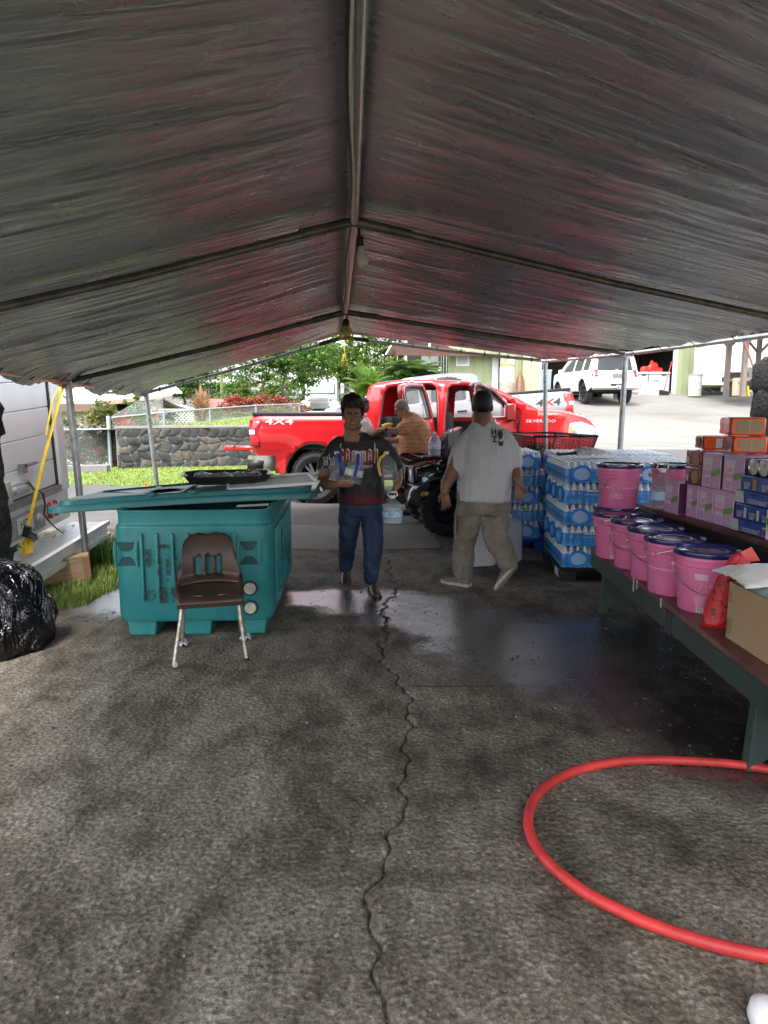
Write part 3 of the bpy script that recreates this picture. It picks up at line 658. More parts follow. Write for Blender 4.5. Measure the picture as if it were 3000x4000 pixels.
def spiky(name, label, base, r, n, mat, cat='plant', up=.3, w=.02, h=0):
    t = thing(name, label, cat, base); m = MB()
    for i in range(n):
        a = random.random()*6.283; e = up+random.random()*(1.45-up); L = r*(.7+.5*random.random()); d = Vector((math.cos(a)*math.cos(e), math.sin(a)*math.cos(e), math.sin(e))); s = d.cross(Vector((0, 0, 1))).normalized()*w; p = Vector((0, 0, h*random.random())); q = p+d*L*.55; k = p+d*L+Vector((0, 0, -.25*L*math.cos(e))); o = len(m.v)
        m.v += [tuple(p-s*.4), tuple(p+s*.4), tuple(q+s), tuple(q-s), tuple(k)]; m.f += [(o, o+1, o+2, o+3), (o+3, o+2, o+4)]
    m.build('leaves', mat, t, 0, fixn=False)
    m = MB(); m.cyl((0, 0, -.2), (0, 0, h*.8+.1), .04, .03, 8); m.build('stalk', BARK, t); return t
def fb(u, v, Y, z=None):
    p = at(u, v, Y)
    if z is not None: p.z = z
    return p
bush('flowering_bush', 'loose bush with small pink blooms behind the gate, nearest the white truck', fb(300, 1700, 22, -.1), [(0,0,.8,.5,.5,.5), (-.3,0,1.2,.35,.4,.3)], 1500, .10, OLV, extra=(PNK, 160, .08))
bush('tall_olive_bush', 'tall olive and tan shrub in the middle of the flower bed', fb(392, 1700, 22.5, -.1), [(0,0,1.1,.5,.5,.7), (.1,0,1.7,.4,.4,.4), (.3,0,.6,.5,.4,.5)], 3200, .10, OLV, extra=(TAN, 500, .09))
spiky('orange_croton', 'fiery orange and red leaved clump at the corner of the lava wall', fb(478, 1668, 23.2, .55), .75, 700, ORG, 'plant', .0, .02, .35)
bush('pale_shrub', 'pale green shrub between the orange clump and the second tent pole', fb(540, 1690, 24, .1), [(0,0,1.1,.5,.5,.6), (-.15,0,1.7,.3,.3,.4), (.5,0,.9,.4,.4,.4)], 2400, .10, LG2)
bush('ground_shrubs', 'mixed low shrubs with orange and pink flecks seen through the gate', fb(330, 1780, 20.4, -.1), [(-1.0,0,.5,.5,.4,.4), (0,0,.45,.6,.4,.4), (.7,.1,.35,.4,.35,.35), (-.4,.2,.8,.5,.3,.3)], 3600, .08, OLV, extra=(ORG, 500, .06))
bush('pink_flecked_shrub', 'small shrub with pinkish leaves beside the orange door', fb(590, 1640, 25, .9), [(0,0,.5,.3,.3,.35)], 500, .08, TAN, extra=(PNK, 120, .07))
spiky('spiky_bronze_plant', 'tall spiky bronze-pink plant standing on the raised lawn', fb(790, 1640, 27, 1.0), .95, 380, TAN, 'plant', .35, .022, .75)
bush('red_leaved_hedge', 'wide rust-red leaved bush at the foot of the spreading tree', fb(985, 1640, 33, 1.1), [(-.6,0,.7,.9,.7,.55), (.8,0,.75,.9,.7,.5), (2.1,0,.5,.7,.6,.45)], 4200, .12, RUST)
bush('low_green_hedge', 'low bright green hedge left of the rust-red bush', fb(860, 1630, 30, 1.1), [(-.3,0,.35,.7,.4,.25), (.9,0,.3,.6,.4,.22)], 1200, .08, LG2)
bush('small_green_bush', 'small bright green bush before the bumper of the flatbed truck', fb(1075, 1645, 31, 1.2), [(0,0,.3,.55,.4,.35), (.5,0,.2,.4,.4,.3)], 1100, .09, LG2)
spiky('red_ti_plant', 'red leaved plant beside the white porch post', fb(1672, 1500, 29, 2.0), .5, 160, RED, 'plant', .2, .03, .25)
for (u, v) in ((640, 1640), (668, 1640)):
    q = bush('clipped_shrub', 'small round dark shrub before the lattice, ' + ('the left one' if u < 650 else 'the right one'), fb(u, v, 25.5, .95), [(0,0,.42,.22,.22,.2)], 500, .05, LG3)
# ---------------- left house ----------------
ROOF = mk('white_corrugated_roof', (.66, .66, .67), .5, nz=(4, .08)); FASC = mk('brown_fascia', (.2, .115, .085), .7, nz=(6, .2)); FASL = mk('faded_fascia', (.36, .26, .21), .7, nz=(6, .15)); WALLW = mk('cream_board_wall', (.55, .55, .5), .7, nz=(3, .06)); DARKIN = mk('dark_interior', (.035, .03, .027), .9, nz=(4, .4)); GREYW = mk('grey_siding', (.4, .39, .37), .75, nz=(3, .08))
def poly3(mb, pts, th=.05):
    n = len(pts); a = (Vector(pts[1])-Vector(pts[0])).cross(Vector(pts[2])-Vector(pts[0])).normalized()*th
    mb.add([Vector(p) for p in pts]+[Vector(p)+a for p in pts], [tuple(range(n-1, -1, -1)), tuple(range(n, 2*n))]+[(i, (i+1) % n, n+(i+1) % n, n+i) for i in range(n)])
hl = thing('white_roofed_house', 'low cream house with white corrugated roof and brown fascia at far left', 'house', (-11, 27, -.8))
Y = 27
def roofsheet(p00, p10, p11, p01, pitch=.16, amp=.02):
    p00, p10, p11, p01 = map(Vector, (p00, p10, p11, p01)); n = int((p10-p00).length/pitch*4); m = MB(); nr = (p10-p00).cross(p01-p00).normalized()
    m.grid(lambda u, w: lerp(lerp(p00, p10, u), lerp(p01, p11, u), w)+nr*amp*math.sin(u*n/4*2*math.pi), n, 3); return m
roofsheet(at(60, 1577, Y-.8), at(600, 1577, Y-.8), at(640, 1512, Y+7), at(60, 1512, Y+7)).build('roof', ROOF, hl, 60, world=True, solid=.02)
m = MB(); a = at(60, 1580, Y-.75); b = at(408, 1580, Y-.75); m.bb(a.x, b.x, Y-.78, Y-.72, a.z-.26, a.z-.01); m.build('fascia', FASC, hl, world=True)
for i in range(14):
    a = at(60+26*i, 1590, Y); b = at(85+26*i, 1590, Y); m = MB(); m.bb(a.x, b.x-.012, Y, Y+.06, -.9, a.z); 
    if a.x < at(405, 1590, Y).x: m.build('wall_board', WALLW, hl, world=True)
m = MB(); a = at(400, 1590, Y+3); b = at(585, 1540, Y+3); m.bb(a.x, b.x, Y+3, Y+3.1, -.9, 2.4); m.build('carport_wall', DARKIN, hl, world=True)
m = MB(); p = [at(398, 1585, Y-1), at(398, 1566, Y-1), at(672, 1541, Y-1), at(672, 1551, Y-1)]; poly3(m, p, .06); m.build('gable_fascia', FASL, hl, world=True)
m = roofsheet(at(398, 1566, Y-1), at(676, 1540, Y-1), at(700, 1518, Y+5), at(420, 1535, Y+5)); m.build('carport_roof', ROOF, hl, 60, world=True, solid=.02)
a = at(566, 1560, Y-.2); b = at(620, 1560, Y-.2); m = MB(); m.bb(a.x, b.x, Y-.2, Y+2.8, -.9, a.z-.02); m.build('end_wall', mk('cream_wall', (.6, .6, .48), .7), hl, world=True)
a = at(598, 1592, Y-.3); b = at(619, 1592, Y-.3); m = MB(); m.bb(a.x, b.x, Y-.3, Y-.24, .2, a.z); m.build('door', mk('orange_door', (.5, .2, .09), .6), hl, world=True)
for i, (u, c) in enumerate(((430, (.2, .06, .04)), (470, (.32, .25, .17)), (500, (.28, .2, .12)), (548, (.2, .13, .08)))):
    m = MB(); a = at(u, 1620, Y+1.5); m.box(a.x, a.y, .7, .35+.12*i, .3, 1.7, RY(.1*(i-1.5))); m.build('stored_bundle', mk('bundle', c, .9, nz=(8, .4)), hl, world=True)
m = roofsheet(at(620, 1552, Y), at(622, 1556, Y+4), at(775, 1600, Y+4), at(752, 1608, Y)); m.build('side_roof', ROOF, hl, 60, world=True, solid=.02)
m = MB(); poly3(m, [at(618, 1572, Y-.05), at(618, 1562, Y-.05), at(757, 1603, Y-.05), at(757, 1612, Y-.05)], .05); m.build('side_fascia', FASC, hl, world=True)
m = MB(); a = at(622, 1590, Y+2); b = at(700, 1590, Y+2); m.bb(a.x, b.x, Y+2, Y+2.1, -.5, at(0, 1575, Y+2).z); m.build('side_wall', GREYW, hl, world=True)
lat = thing('lattice_screen', 'cream diagonal lattice screen right of the orange door', 'lattice', (-8, 26, 0)); m = MB(); a = at(620, 1602, 25.9); b = at(757, 1602, 25.9); z0 = at(0, 1655, 25.9).z; z1 = a.z; hh = z1-z0; L = b.x-a.x; i = -4
while i*.14 < L:
    for sg in (0, 1):
        s0 = i*.14; w0, w1 = (0, hh) if sg == 0 else (hh, 0); x0, x1, y0, y1 = s0, s0+hh, w0, w1
        if x0 < 0: y0 = w0+(w1-w0)*(-s0)/hh; x0 = 0
        if x1 > L: y1 = w0+(w1-w0)*(L-s0)/hh; x1 = L
        if x1 > x0+.02:
            q = MB(); q.tube([(a.x+x0, 25.9+.012*sg, z0+y0), (a.x+x1, 25.9+.012*sg, z0+y1)], .022, 4); q.build('slat', WALLW, lat, 0, world=True)
    i += 1
m = MB(); m.bb(a.x, b.x, 25.86, 25.9, z1-.01, z1+.05); m.build('top_rail', WALLW, lat, world=True)
h2 = thing('upper_house', 'grey sided house with white gable roof behind the low cream house', 'house', (-13, 36, 0)); Y = 36
m = MB(); a = at(100, 1540, Y); b = at(352, 1500, Y); 
for k in range(5): m = MB(); z = a.z-.2+k*.22; m.bb(a.x, b.x, Y-.01*k, Y+.05, z, z+.215); m.build('siding_board', GREYW, h2, world=True)
for k, (u0, v0, u1, v1, u2, v2) in enumerate(((352, 1512, 360, 1498, 640, 1500), )):
    m = roofsheet(at(330, 1500, Y-.4), at(420, 1538, Y-.4), at(640, 1538, Y+3), at(520, 1470, Y+3)); m.build('roof', ROOF, h2, 60, world=True, solid=.03)
    m = roofsheet(at(560, 1535, Y), at(712, 1535, Y), at(680, 1505, Y+4), at(600, 1500, Y+4)); m.build('roof', ROOF, h2, 60, world=True, solid=.03)
m = MB(); a = at(100, 1500, Y-.1); m.bb(a.x, at(345, 1500, Y).x, Y-.5, Y+5, a.z+.0, a.z+.08); m.build('roof', ROOF, h2, world=True)
m = MB(); poly3(m, [at(330, 1508, Y-.45), at(330, 1499, Y-.45), at(420, 1536, Y-.45), at(420, 1544, Y-.45)], .05); m.build('gable_fascia', FASL, h2, world=True)
m = MB(); a = at(357, 1528, Y+.3); b = at(376, 1537, Y+.3); m.bb(a.x, b.x, Y+.3, Y+.4, b.z, a.z); m.build('vent', DARKIN, h2, world=True)
h3 = thing('red_roofed_building', 'low building with faded red roof beyond the raised lawn', 'house', (-9, 38, .8)); Y = 38
a = at(820, 1592, Y); b = at(975, 1592, Y); m = MB(); m.bb(a.x, b.x, Y, Y+4, .5, a.z); m.build('wall', FASL, h3, world=True)
m = roofsheet(at(812, 1594, Y-.4), at(985, 1594, Y-.4), at(965, 1560, Y+4), at(820, 1560, Y+4)); m.build('roof', mk('faded_red_roof', (.36, .13, .11), .6, nz=(3, .15)), h3, 60, world=True, solid=.04)
h4 = thing('white_shed', 'white flat roofed shed partly hidden by the spreading tree', 'shed', (-5, 44, .8)); Y = 44
a = at(1010, 1583, Y); b = at(1175, 1583, Y); m = MB(); m.bb(a.x, b.x, Y, Y+4, .5, a.z); m.build('wall', WHITE, h4, world=True); m = MB(); m.bb(a.x-.2, b.x+.2, Y-.3, Y+4.2, a.z, a.z+.1); m.build('roof', ROOF, h4, world=True)
# utility poles
up = thing('utility_pole', 'brown wooden utility pole between the round tree and the spreading tree', 'utility pole', at(869, 1600, 50)); up.location.z = .5
m = MB(); m.cyl((0, 0, 0), (0, 0, 6.5), .11, .09, 10); m.build('pole', mk('weathered_pole', (.25, .17, .11), .9, nz=(8, .3)), up); m = MB(); m.box(0, 0, 5.6, 1.6, .1, .1); m.build('crossarm', FASL, up)
for k in range(3):
    m = MB(); a = up.location+Vector((0, 0, 2.2+.35*k)); m.tube([a+Vector((s_*26-6, s_*4, -.9*math.sin(math.pi*s_)+.3*s_)) for s_ in np.linspace(0, 1, 14)], .012, 4); o = m.build('overhead_wire', TIE, up, world=True)
# ---------------- green house and garage ----------------
GRN = mk('sage_green_siding', (.36, .41, .24), .7, nz=(2.5, .06)); GRNL = mk('light_sage_panel', (.42, .47, .31), .7, nz=(2.5, .05)); TRIM = mk('white_trim', (.78, .78, .78), .5); BLIND = mk('window_blind', (.42, .47, .5), .5)
gh = thing('green_house', 'sage green board and batten house with white trimmed windows', 'house', (6, 34, 2)); Y = 34.
def wallbox(u0, u1, Y, z0, z1, mat, name, th=.12, ctx=gh, uy=1500):
    m = MB(); m.bb(at(u0, uy, Y).x, at(u1, uy, Y).x, Y, Y+th, z0, z1); return m.build(name, mat, ctx, world=True)
wallbox(1752, 1920, Y, 1.5, 7, GRN, 'wall'); wallbox(1918, 1952, Y+.02, 1.5, 7, GRN, 'wall')
for u in (1762, 1806, 1850, 1886, 1912): wallbox(u, u+3, Y-.035, 1.5, 7, GRN, 'batten', .033)
# side wall toward the porch
m = MB(); a = at(1752, 1500, Y); b = at(1722, 1500, Y+3.5); m.add([(a.x, a.y, 1.5), (b.x, b.y, 1.5), (b.x, b.y, 7), (a.x, a.y, 7)], [(0, 1, 2, 3)]); m.build('side_wall', GRN, gh, world=True, solid=.1)
def window(u0, v0, u1, v1, Y, ctx=gh, slats=True, fr=.1):
    a = at(u0, v1, Y); b = at(u1, v0, Y); w = MB()
    for (x0, x1, z0, z1) in ((a.x, b.x, a.z, a.z+fr), (a.x, b.x, b.z-fr, b.z), (a.x, a.x+fr, a.z+fr, b.z-fr), (b.x-fr, b.x, a.z+fr, b.z-fr)): w.bb(x0, x1, Y-.08, Y-.02, z0, z1)
    f = w.build('window', TRIM, ctx, world=True); m = MB(); m.bb(a.x+fr, b.x-fr, Y-.05, Y-.045, a.z+fr, b.z-fr); o = m.build('pane', BLIND, f); o.matrix_parent_inverse = (f.matrix_parent_inverse @ Matrix()).copy(); o.matrix_parent_inverse = f.matrix_parent_inverse.inverted() @ f.matrix_parent_inverse; 
    if slats:
        m = MB(); z = a.z+fr
        while z < b.z-fr: m.bb(a.x+fr, b.x-fr, Y-.058, Y-.052, z, z+.04); z += .075
        m.build('blind', mk('blind_slat', (.55, .6, .62), .5), f)
window(1780, 1372, 1834, 1431, Y)
m = MB(); a = at(1735, 1500, Y+1.9); 
side = []
for (t0, t1, z0, z1, mat, nm) in ((.12, .88, 3.25, 5.6, TRIM, 'side_window'), (.2, .45, 3.4, 5.6, DGLASS, 'pane'), (.55, .8, 3.4, 5.6, DGLASS, 'pane')):
    A = at(1752, 1500, Y); B = at(1722, 1500, Y+3.5); p = lerp(A, B, t0); q = lerp(A, B, t1); o_ = (.05 if nm == 'side_window' else .06); m = MB(); m.add([(p.x-o_, p.y-.01, z0), (q.x-o_, q.y-.01, z0), (q.x-o_, q.y-.01, z1), (p.x-o_, p.y-.01, z1)], [(0, 1, 2, 3)]); m.build(nm, mat, gh, world=True)
wallbox(1921, 1947, Y-.1, 1.9, 4.2, TRIM, 'door', .06); wallbox(1947, 1952, Y-.3, 1.9, 6, DARKIN, 'dark_corner_line', .1)  # white slim door, then a narrow black line at the wall corner
Y2 = 33.2
wallbox(1953, 2042, Y2, 1.6, 7, GRN, 'wall')
for u in range(1955, 2040, 11): wallbox(u, u+2.5, Y2-.035, 1.6, 7, GRN, 'batten', .033)
window(1980, 1390, 2009, 1462, Y2, slats=False, fr=.09)
wallbox(2042, 2104, Y2-.4, 1.6, 7, GRNL, 'wall'); wallbox(2104, 2114, Y2-.45, 1.6, 7, TRIM, 'corner_trim', .2)
for u in (2050, 2072, 2094): wallbox(u, u+2.5, Y2-.435, 1.6, 7, GRNL, 'batten', .033)
# garage: back wall of dark corrugated sheet, side posts, lintel
Yg = 32.0
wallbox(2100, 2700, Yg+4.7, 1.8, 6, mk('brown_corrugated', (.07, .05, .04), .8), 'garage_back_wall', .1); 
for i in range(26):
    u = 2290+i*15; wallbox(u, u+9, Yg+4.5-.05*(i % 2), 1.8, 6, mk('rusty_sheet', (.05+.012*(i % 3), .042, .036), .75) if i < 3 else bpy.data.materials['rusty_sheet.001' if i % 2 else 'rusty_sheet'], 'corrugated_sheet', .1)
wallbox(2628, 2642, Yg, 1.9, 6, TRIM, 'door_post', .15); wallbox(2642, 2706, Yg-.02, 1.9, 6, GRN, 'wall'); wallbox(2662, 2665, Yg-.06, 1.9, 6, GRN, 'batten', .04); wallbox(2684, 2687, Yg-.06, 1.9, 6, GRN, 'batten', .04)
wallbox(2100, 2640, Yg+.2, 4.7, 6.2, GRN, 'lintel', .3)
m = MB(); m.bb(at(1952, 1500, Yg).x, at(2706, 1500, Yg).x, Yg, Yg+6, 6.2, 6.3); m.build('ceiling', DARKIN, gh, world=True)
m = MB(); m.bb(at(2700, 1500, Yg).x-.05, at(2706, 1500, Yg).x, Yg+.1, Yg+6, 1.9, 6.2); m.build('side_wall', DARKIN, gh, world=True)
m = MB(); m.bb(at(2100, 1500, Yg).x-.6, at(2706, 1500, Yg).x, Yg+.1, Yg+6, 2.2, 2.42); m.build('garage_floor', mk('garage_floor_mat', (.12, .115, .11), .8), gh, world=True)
# porch
BRN = mk('stained_eave_boards', (.10, .045, .03), .7, nz=(4, .2)); Yp = 36
m = MB(); pts = [at(1508, 1385, Yp-3), at(1530, 1340, Yp-3), at(1800, 1300, Yp-3), at(1800, 1360, Yp+1.5), at(1590, 1372, Yp+1.5)]
for k in range(10):
    p0 = lerp(at(1506, 1386, Yp-3.4), at(1535, 1335, Yp-3.4), k/10); p1 = lerp(at(1506, 1386, Yp-3.4), at(1535, 1335, Yp-3.4), (k+.93)/10); q0 = Vector((p0.x+6.5, p0.y+1, p0.z+.0)); q1 = Vector((p1.x+6.5, p1.y+1, p1.z+.0)); m = MB(); m.add([p0, p1, q1+Vector((0, 3.0*(k+1)/10, 0)), q0+Vector((0, 3.0*k/10, 0))], [(0, 1, 2, 3)]); m.build('soffit_board', BRN, gh, world=True, solid=.03)
m = MB(); poly3(m, [at(1503, 1386, Yp-3.5), at(1509, 1386, Yp-3.5), at(1540, 1333, Yp-3.5), at(1533, 1333, Yp-3.5)], .1); m.build('barge_board', TRIM, gh, world=True)
for u, w_ in ((1550, 4), (1580, 9), (1672, 9)): wallbox(u, u+w_, Yp-2.5, 1.8, 5.3, TRIM if w_ > 5 else GRN, 'porch_post', .15)
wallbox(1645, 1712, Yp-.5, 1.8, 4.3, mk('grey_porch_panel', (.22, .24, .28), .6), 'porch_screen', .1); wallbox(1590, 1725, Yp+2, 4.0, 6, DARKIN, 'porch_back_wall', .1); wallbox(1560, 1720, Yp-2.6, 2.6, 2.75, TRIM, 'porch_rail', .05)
for i in range(5): 
    a = at(1662+6*i, 1440, Yp-2.9); m = MB(); m.box(a.x, a.y, 3.0, .05, .03, .7, RY(.15*(i-2))); o = m.build('surfboard', mk('pale_board', (.35, .6, .58) if i % 2 else (.7, .75, .72), .4), None, bevel=.01); tag(o, ('first', 'second', 'third', 'fourth', 'fifth')[i]+' from the left of the slim pale boards leaning on the porch', 'board', 'pale boards leaning by the porch')
# water heater / drum and hose against the green wall
dr = thing('white_drum', 'rusty white drum with an orange lid against the green wall', 'drum', at(1977, 1530, 31.5)); dr.location.z = gz(7, 31.5)-.1
m = MB(); m.lathe([(.28, 0), (.3, .03), (.3, .4), (.31, .42), (.3, .44), (.3, .95), (.27, 1.0)], 20); m.build('body', mk('stained_white', (.6, .58, .52), .6, nz=(6, .4), col2=(.4, .3, .2)), dr); m = MB(); m.lathe([(.27, 1.0), (.28, 1.05), (.12, 1.08)], 20); m.build('lid', mk('orange_lid', (.6, .3, .08), .5), dr)
dr.location = at(1980, 1500, 31.8); dr.location.z = at(0, 1545, 31.8).z+.05; dr.scale = (1.9*.6, 1.2, 1.25)
hz_ = thing('red_hose_coil', 'red hose hanging in a coil on the green wall', 'hose', at(2030, 1500, Y2-.5)); m = MB()
for k in range(3): m.tube([(.12*math.cos(a)*(1+.25*k), -.03*k, .55*math.sin(a)-.05*k) for a in np.linspace(0, 6.2, 20)], .03, 6)
m.build('coil', mk('faded_red_hose', (.4, .1, .08), .6), hz_)
# garage contents
def fzr(u0, u1, v0, v1, Y, label):
    a = at(u0, v1, Y); b = at(u1, v0, Y); f = thing('chest_freezer', label, 'freezer', ((a.x+b.x)/2, Y+.35, a.z)); h = b.z-a.z; w = b.x-a.x
    m = MB(); m.box(0, 0, h*.44, w, .7, h*.88); m.build('cabinet', mk('freezer_white', (.55, .56, .58), .45), f, bevel=.02); m = MB(); m.box(0, -.01, h*.94, w+.02, .74, h*.1); m.build('lid', mk('freezer_lid', (.66, .67, .69), .4), f, bevel=.02); m = MB(); m.box(w*.2, -.365, h*.86, .2, .03, .04); m.build('handle', BLACK, f)
fzr(2470, 2532, 1452, 1540, 32.4, 'grey-white chest freezer just right of the white SUV in the garage'); fzr(2534, 2618, 1452, 1540, 32.3, 'white chest freezer under the red bags at the right of the garage')
rb = thing('red_bags', 'crumpled red bags heaped on the right freezer', 'bag', at(2545, 1455, 32.6)); m = MB()
for k, (x, z, r) in enumerate(((-.25, .12, .2), (.05, .25, .22), (.3, .12, .2), (-.02, .1, .25))):
    m.M = T(x, 0, z); n0 = len(m.v); m.ell((0, 0, 0), r, r*.8, r, 9, 6)
m.v = [tuple(Vector(p)*(1+.5*noise.noise(Vector(p)*5))) for p in m.v]; m.build('bag_heap', mk('red_bag', (.6, .03, .02), .5), rb)
cl = thing('white_cooler', 'white marine cooler with a dark carry handle in front of the freezers', 'cooler', at(2532, 1545, 31.2)); cl.location.z = at(0, 1546, 31.2).z; m = MB(); m.box(0, 0, .22, .78, .45, .44, t=1.03); m.build('body', WHITE, cl, bevel=.02)
m = MB(); m.box(0, 0, .5, .82, .48, .1); m.build('lid', WHITE, cl, bevel=.02); m = MB(); m.tube([(.1, -.2, .53), (.1, -.2, .62), (.17, -.2, .66), (.27, -.2, .66), (.33, -.2, .62), (.33, -.2, .53)], .018, 6); m.build('handle', BLACK, cl)
m = MB(); m.tube([(-.25, -.235, .12), (-.18, -.235, .25), (-.24, -.235, .33), (-.12, -.235, .3), (-.1, -.235, .14)], .012, 4); m.build('logo', mk('grey_print', (.2, .2, .22), .5), cl)
br = thing('push_broom', 'red-handled broom leaning on the freezer', 'broom', at(2590, 1545, 31.3)); m = MB(); m.cyl((0, 0, .1), (.42, .3, 1.5), .022, n=6); m.build('handle', mk('red_handle', (.5, .06, .05), .5), br); m = MB(); m.box(0, 0, .12, .5, .12, .2, RY(.2)); m.build('head', BLACK, br)
nb = thing('storage_bin_stack', 'pale blue plastic storage bin inside the garage left of the SUV', 'storage bin', at(2125, 1520, 33)); nb.location.z = 2.4; m = MB(); m.box(0, 0, .5, .5, .5, 1.0, t=1.05); m.build('bin', mk('pale_blue_plastic', (.3, .38, .5), .4), nb); m = MB(); m.box(0, 0, 1.04, .56, .56, .06); m.build('lid', WHITE, nb)
# trash barrel
tb = thing('white_barrel', 'white dented barrel at the right corner of the garage', 'barrel', at(2712, 1548, 30.6)); m = MB(); m.lathe([(.27, 0), (.275, .3), (.285, .31), (.28, .33), (.28, .6), (.29, .61), (.28, .63), (.29, .9)], 20); m.build('body', mk('chalky_white', (.6, .58, .53), .7, nz=(5, .15)), tb); m = MB(); m.lathe([(.31, .9), (.32, .93), (.2, .95)], 20); m.build('lid', mk('tan_lid', (.5, .47, .4), .7), tb)
# low lava wall and vinyl fence
lw = thing('low_lava_wall', 'low lava rock wall below the white vinyl fence', 'wall', (14.5, 31, 2)); a = at(2722, 1545, 31.2); b = at(2860, 1545, 31.6); stone_wall(lw, a, b, .42, .42, .3, .3, a.z-.02, b.z-.02)
m = MB(); m.bb(a.x, b.x, 31.25, 32.2, a.z+.35, a.z+.46); m.build('moss_top', GRASSM, lw, world=True)
vf = thing('vinyl_fence', 'white vinyl privacy fence behind the open pavilion', 'fence', (16, 35, 2.4)); u = 2690
while u < 3330:
    ww = 88
    for k in range(6):
        t0 = k/6; p0 = u+ww*t0; yy = 34.5+(u-2690)*-.001; a = at(p0, 1500, yy); b = at(p0+ww/6, 1500, yy); z1 = 1.64+(1600-1355+(u-2690)*.11)*yy/2700; m = MB(); m.bb(a.x+.006, b.x, yy, yy+.03, 2.2, z1); m.build('panel', WHITE, vf, world=True)
    a = at(u, 1500, 34.4); m = MB(); m.box(a.x, 34.42, (2.2+z1+.15)/2, .15, .15, z1+.15-2.2); m.box(a.x, 34.42, z1+.2, .19, .19, .06); m.build('post', WHITE, vf, world=True); u += ww
# pavilion
WD = mk('grey_timber', (.2, .17, .15), .85, nz=(7, .35), sc=(1, 1, .2)); pv = thing('pavilion', 'open timber pavilion with metal roof and corner braces at far right', 'pavilion', (16, 29, 2.2))
for (u, Y) in ((2838, 28.5), (2903, 27), (2955, 31.5), (3080, 27)):
    a = at(u, 1500, Y); m = MB(); z0 = at(u, 1549, Y).z; m.box(a.x, Y, (z0+4.75)/2, .17, .17, 4.75-z0); m.build('post', WD, pv, world=True)
    for sg in (-1, 1): m = MB(); m.cyl((a.x, Y, 4.1), (a.x+sg*.5, Y, 4.65), .06, n=4); m.build('brace', WD, pv, world=True)
a = at(2810, 1500, 28); m = MB(); m.bb(a.x-.1, a.x+5, 26.9, 27.1, 4.7, 4.95); m.build('beam', WD, pv, world=True); m = MB(); m.bb(a.x+.1, a.x+5, 28.4, 28.6, 4.66, 4.9); m.build('beam', WD, pv, world=True)
roofsheet((a.x-.6, 26.2, 4.92), (a.x+5, 26.2, 4.92), (a.x+5, 31, 6.0), (a.x-.2, 31, 6.0)).build('roof', mk('grey_metal_roof', (.4, .41, .42), .5, .3), pv, 60, world=True, solid=.02)
CBL = mk('concrete_block', (.42, .40, .36), .85, nz=(7, .2)); bq = thing('block_barbecue', 'concrete block barbecue with a smoke-blackened firebox under the pavilion', 'barbecue', (15.4, 28.3, 2.1)); z0 = at(2900, 1549, 28.6).z
xa = at(2845, 1500, 28.9).x; SOOT = mk('sooty_block', (.07, .065, .06), .9)
for r in range(6):
    for k in range(12):
        x0 = xa+k*.4-(r % 2)*.2; fb_ = (.05 < x0-xa+.2 < .55) and r in (3, 4)
        if r > 4 and k < 2: continue
        m = MB(); m.bb(x0+.006, x0+.394, 28.9, 29.1, z0+r*.2+.005, z0+r*.2+.195); m.build('block', SOOT if k < 2 and r >= 2 else CBL, bq, world=True)
m = MB(); m.bb(xa, xa+.75, 28.55, 29., z0+.62, z0+.72); m.build('shelf', CBL, bq, world=True); m = MB(); m.bb(xa-.02, xa+.75, 28.55, 28.65, z0, z0+.6); m.build('ash_bin', SOOT, bq, world=True)
yc = thing('yellow_tub', 'yellowed plastic tub in front of the block barbecue', 'tub', at(2878, 1547, 27.6)); m = MB(); m.box(0, 0, .35, .28, .3, .7, t=1.05); m.build('body', mk('yellowed_plastic', (.6, .52, .36), .6), yc, bevel=.03); m = MB(); m.box(0, -.16, .5, .1, .01, .12); m.build('label_patch', mk('pink_patch', (.6, .2, .2), .6), yc)
yh = thing('yellow_hose_reel', 'small yellow reel with dark hose beside the block wall', 'hose reel', at(2942, 1548, 27)); m = MB(); 
for x in (-.22, .22): m.tube([(x, -.1, 0), (x, 0, .38), (x, .1, 0)], .03, 6)
m.box(0, 0, .2, .5, .04, .05); m.build('frame', mk('yellow_plastic', (.75, .5, .04), .4), yh); m = MB(); m.lathe([(.1, -.15), (.2, -.12), (.2, .12), (.1, .15)], 14, T(0, 0, .45) @ RY(R(90))); m.build('coil', BLACK, yh)
pr = thing('red_brace_pole', 'slanted rust-red prop pole beside the right lava pillar', 'pole', (7.8, 14, 0)); m = MB(); m.cyl(at(2900, 1312, 14.5), at(2965, 1500, 14.5), .022, n=8); m.build('rod', mk('rust_red', (.35, .12, .08), .6), pr, world=True); m = MB(); m.cyl(at(2965, 1500, 14.5), at(3010, 1640, 14.5), .022, n=8); m.build('rod_lower', mk('rust_red', (.35, .12, .08), .6), pr, world=True)
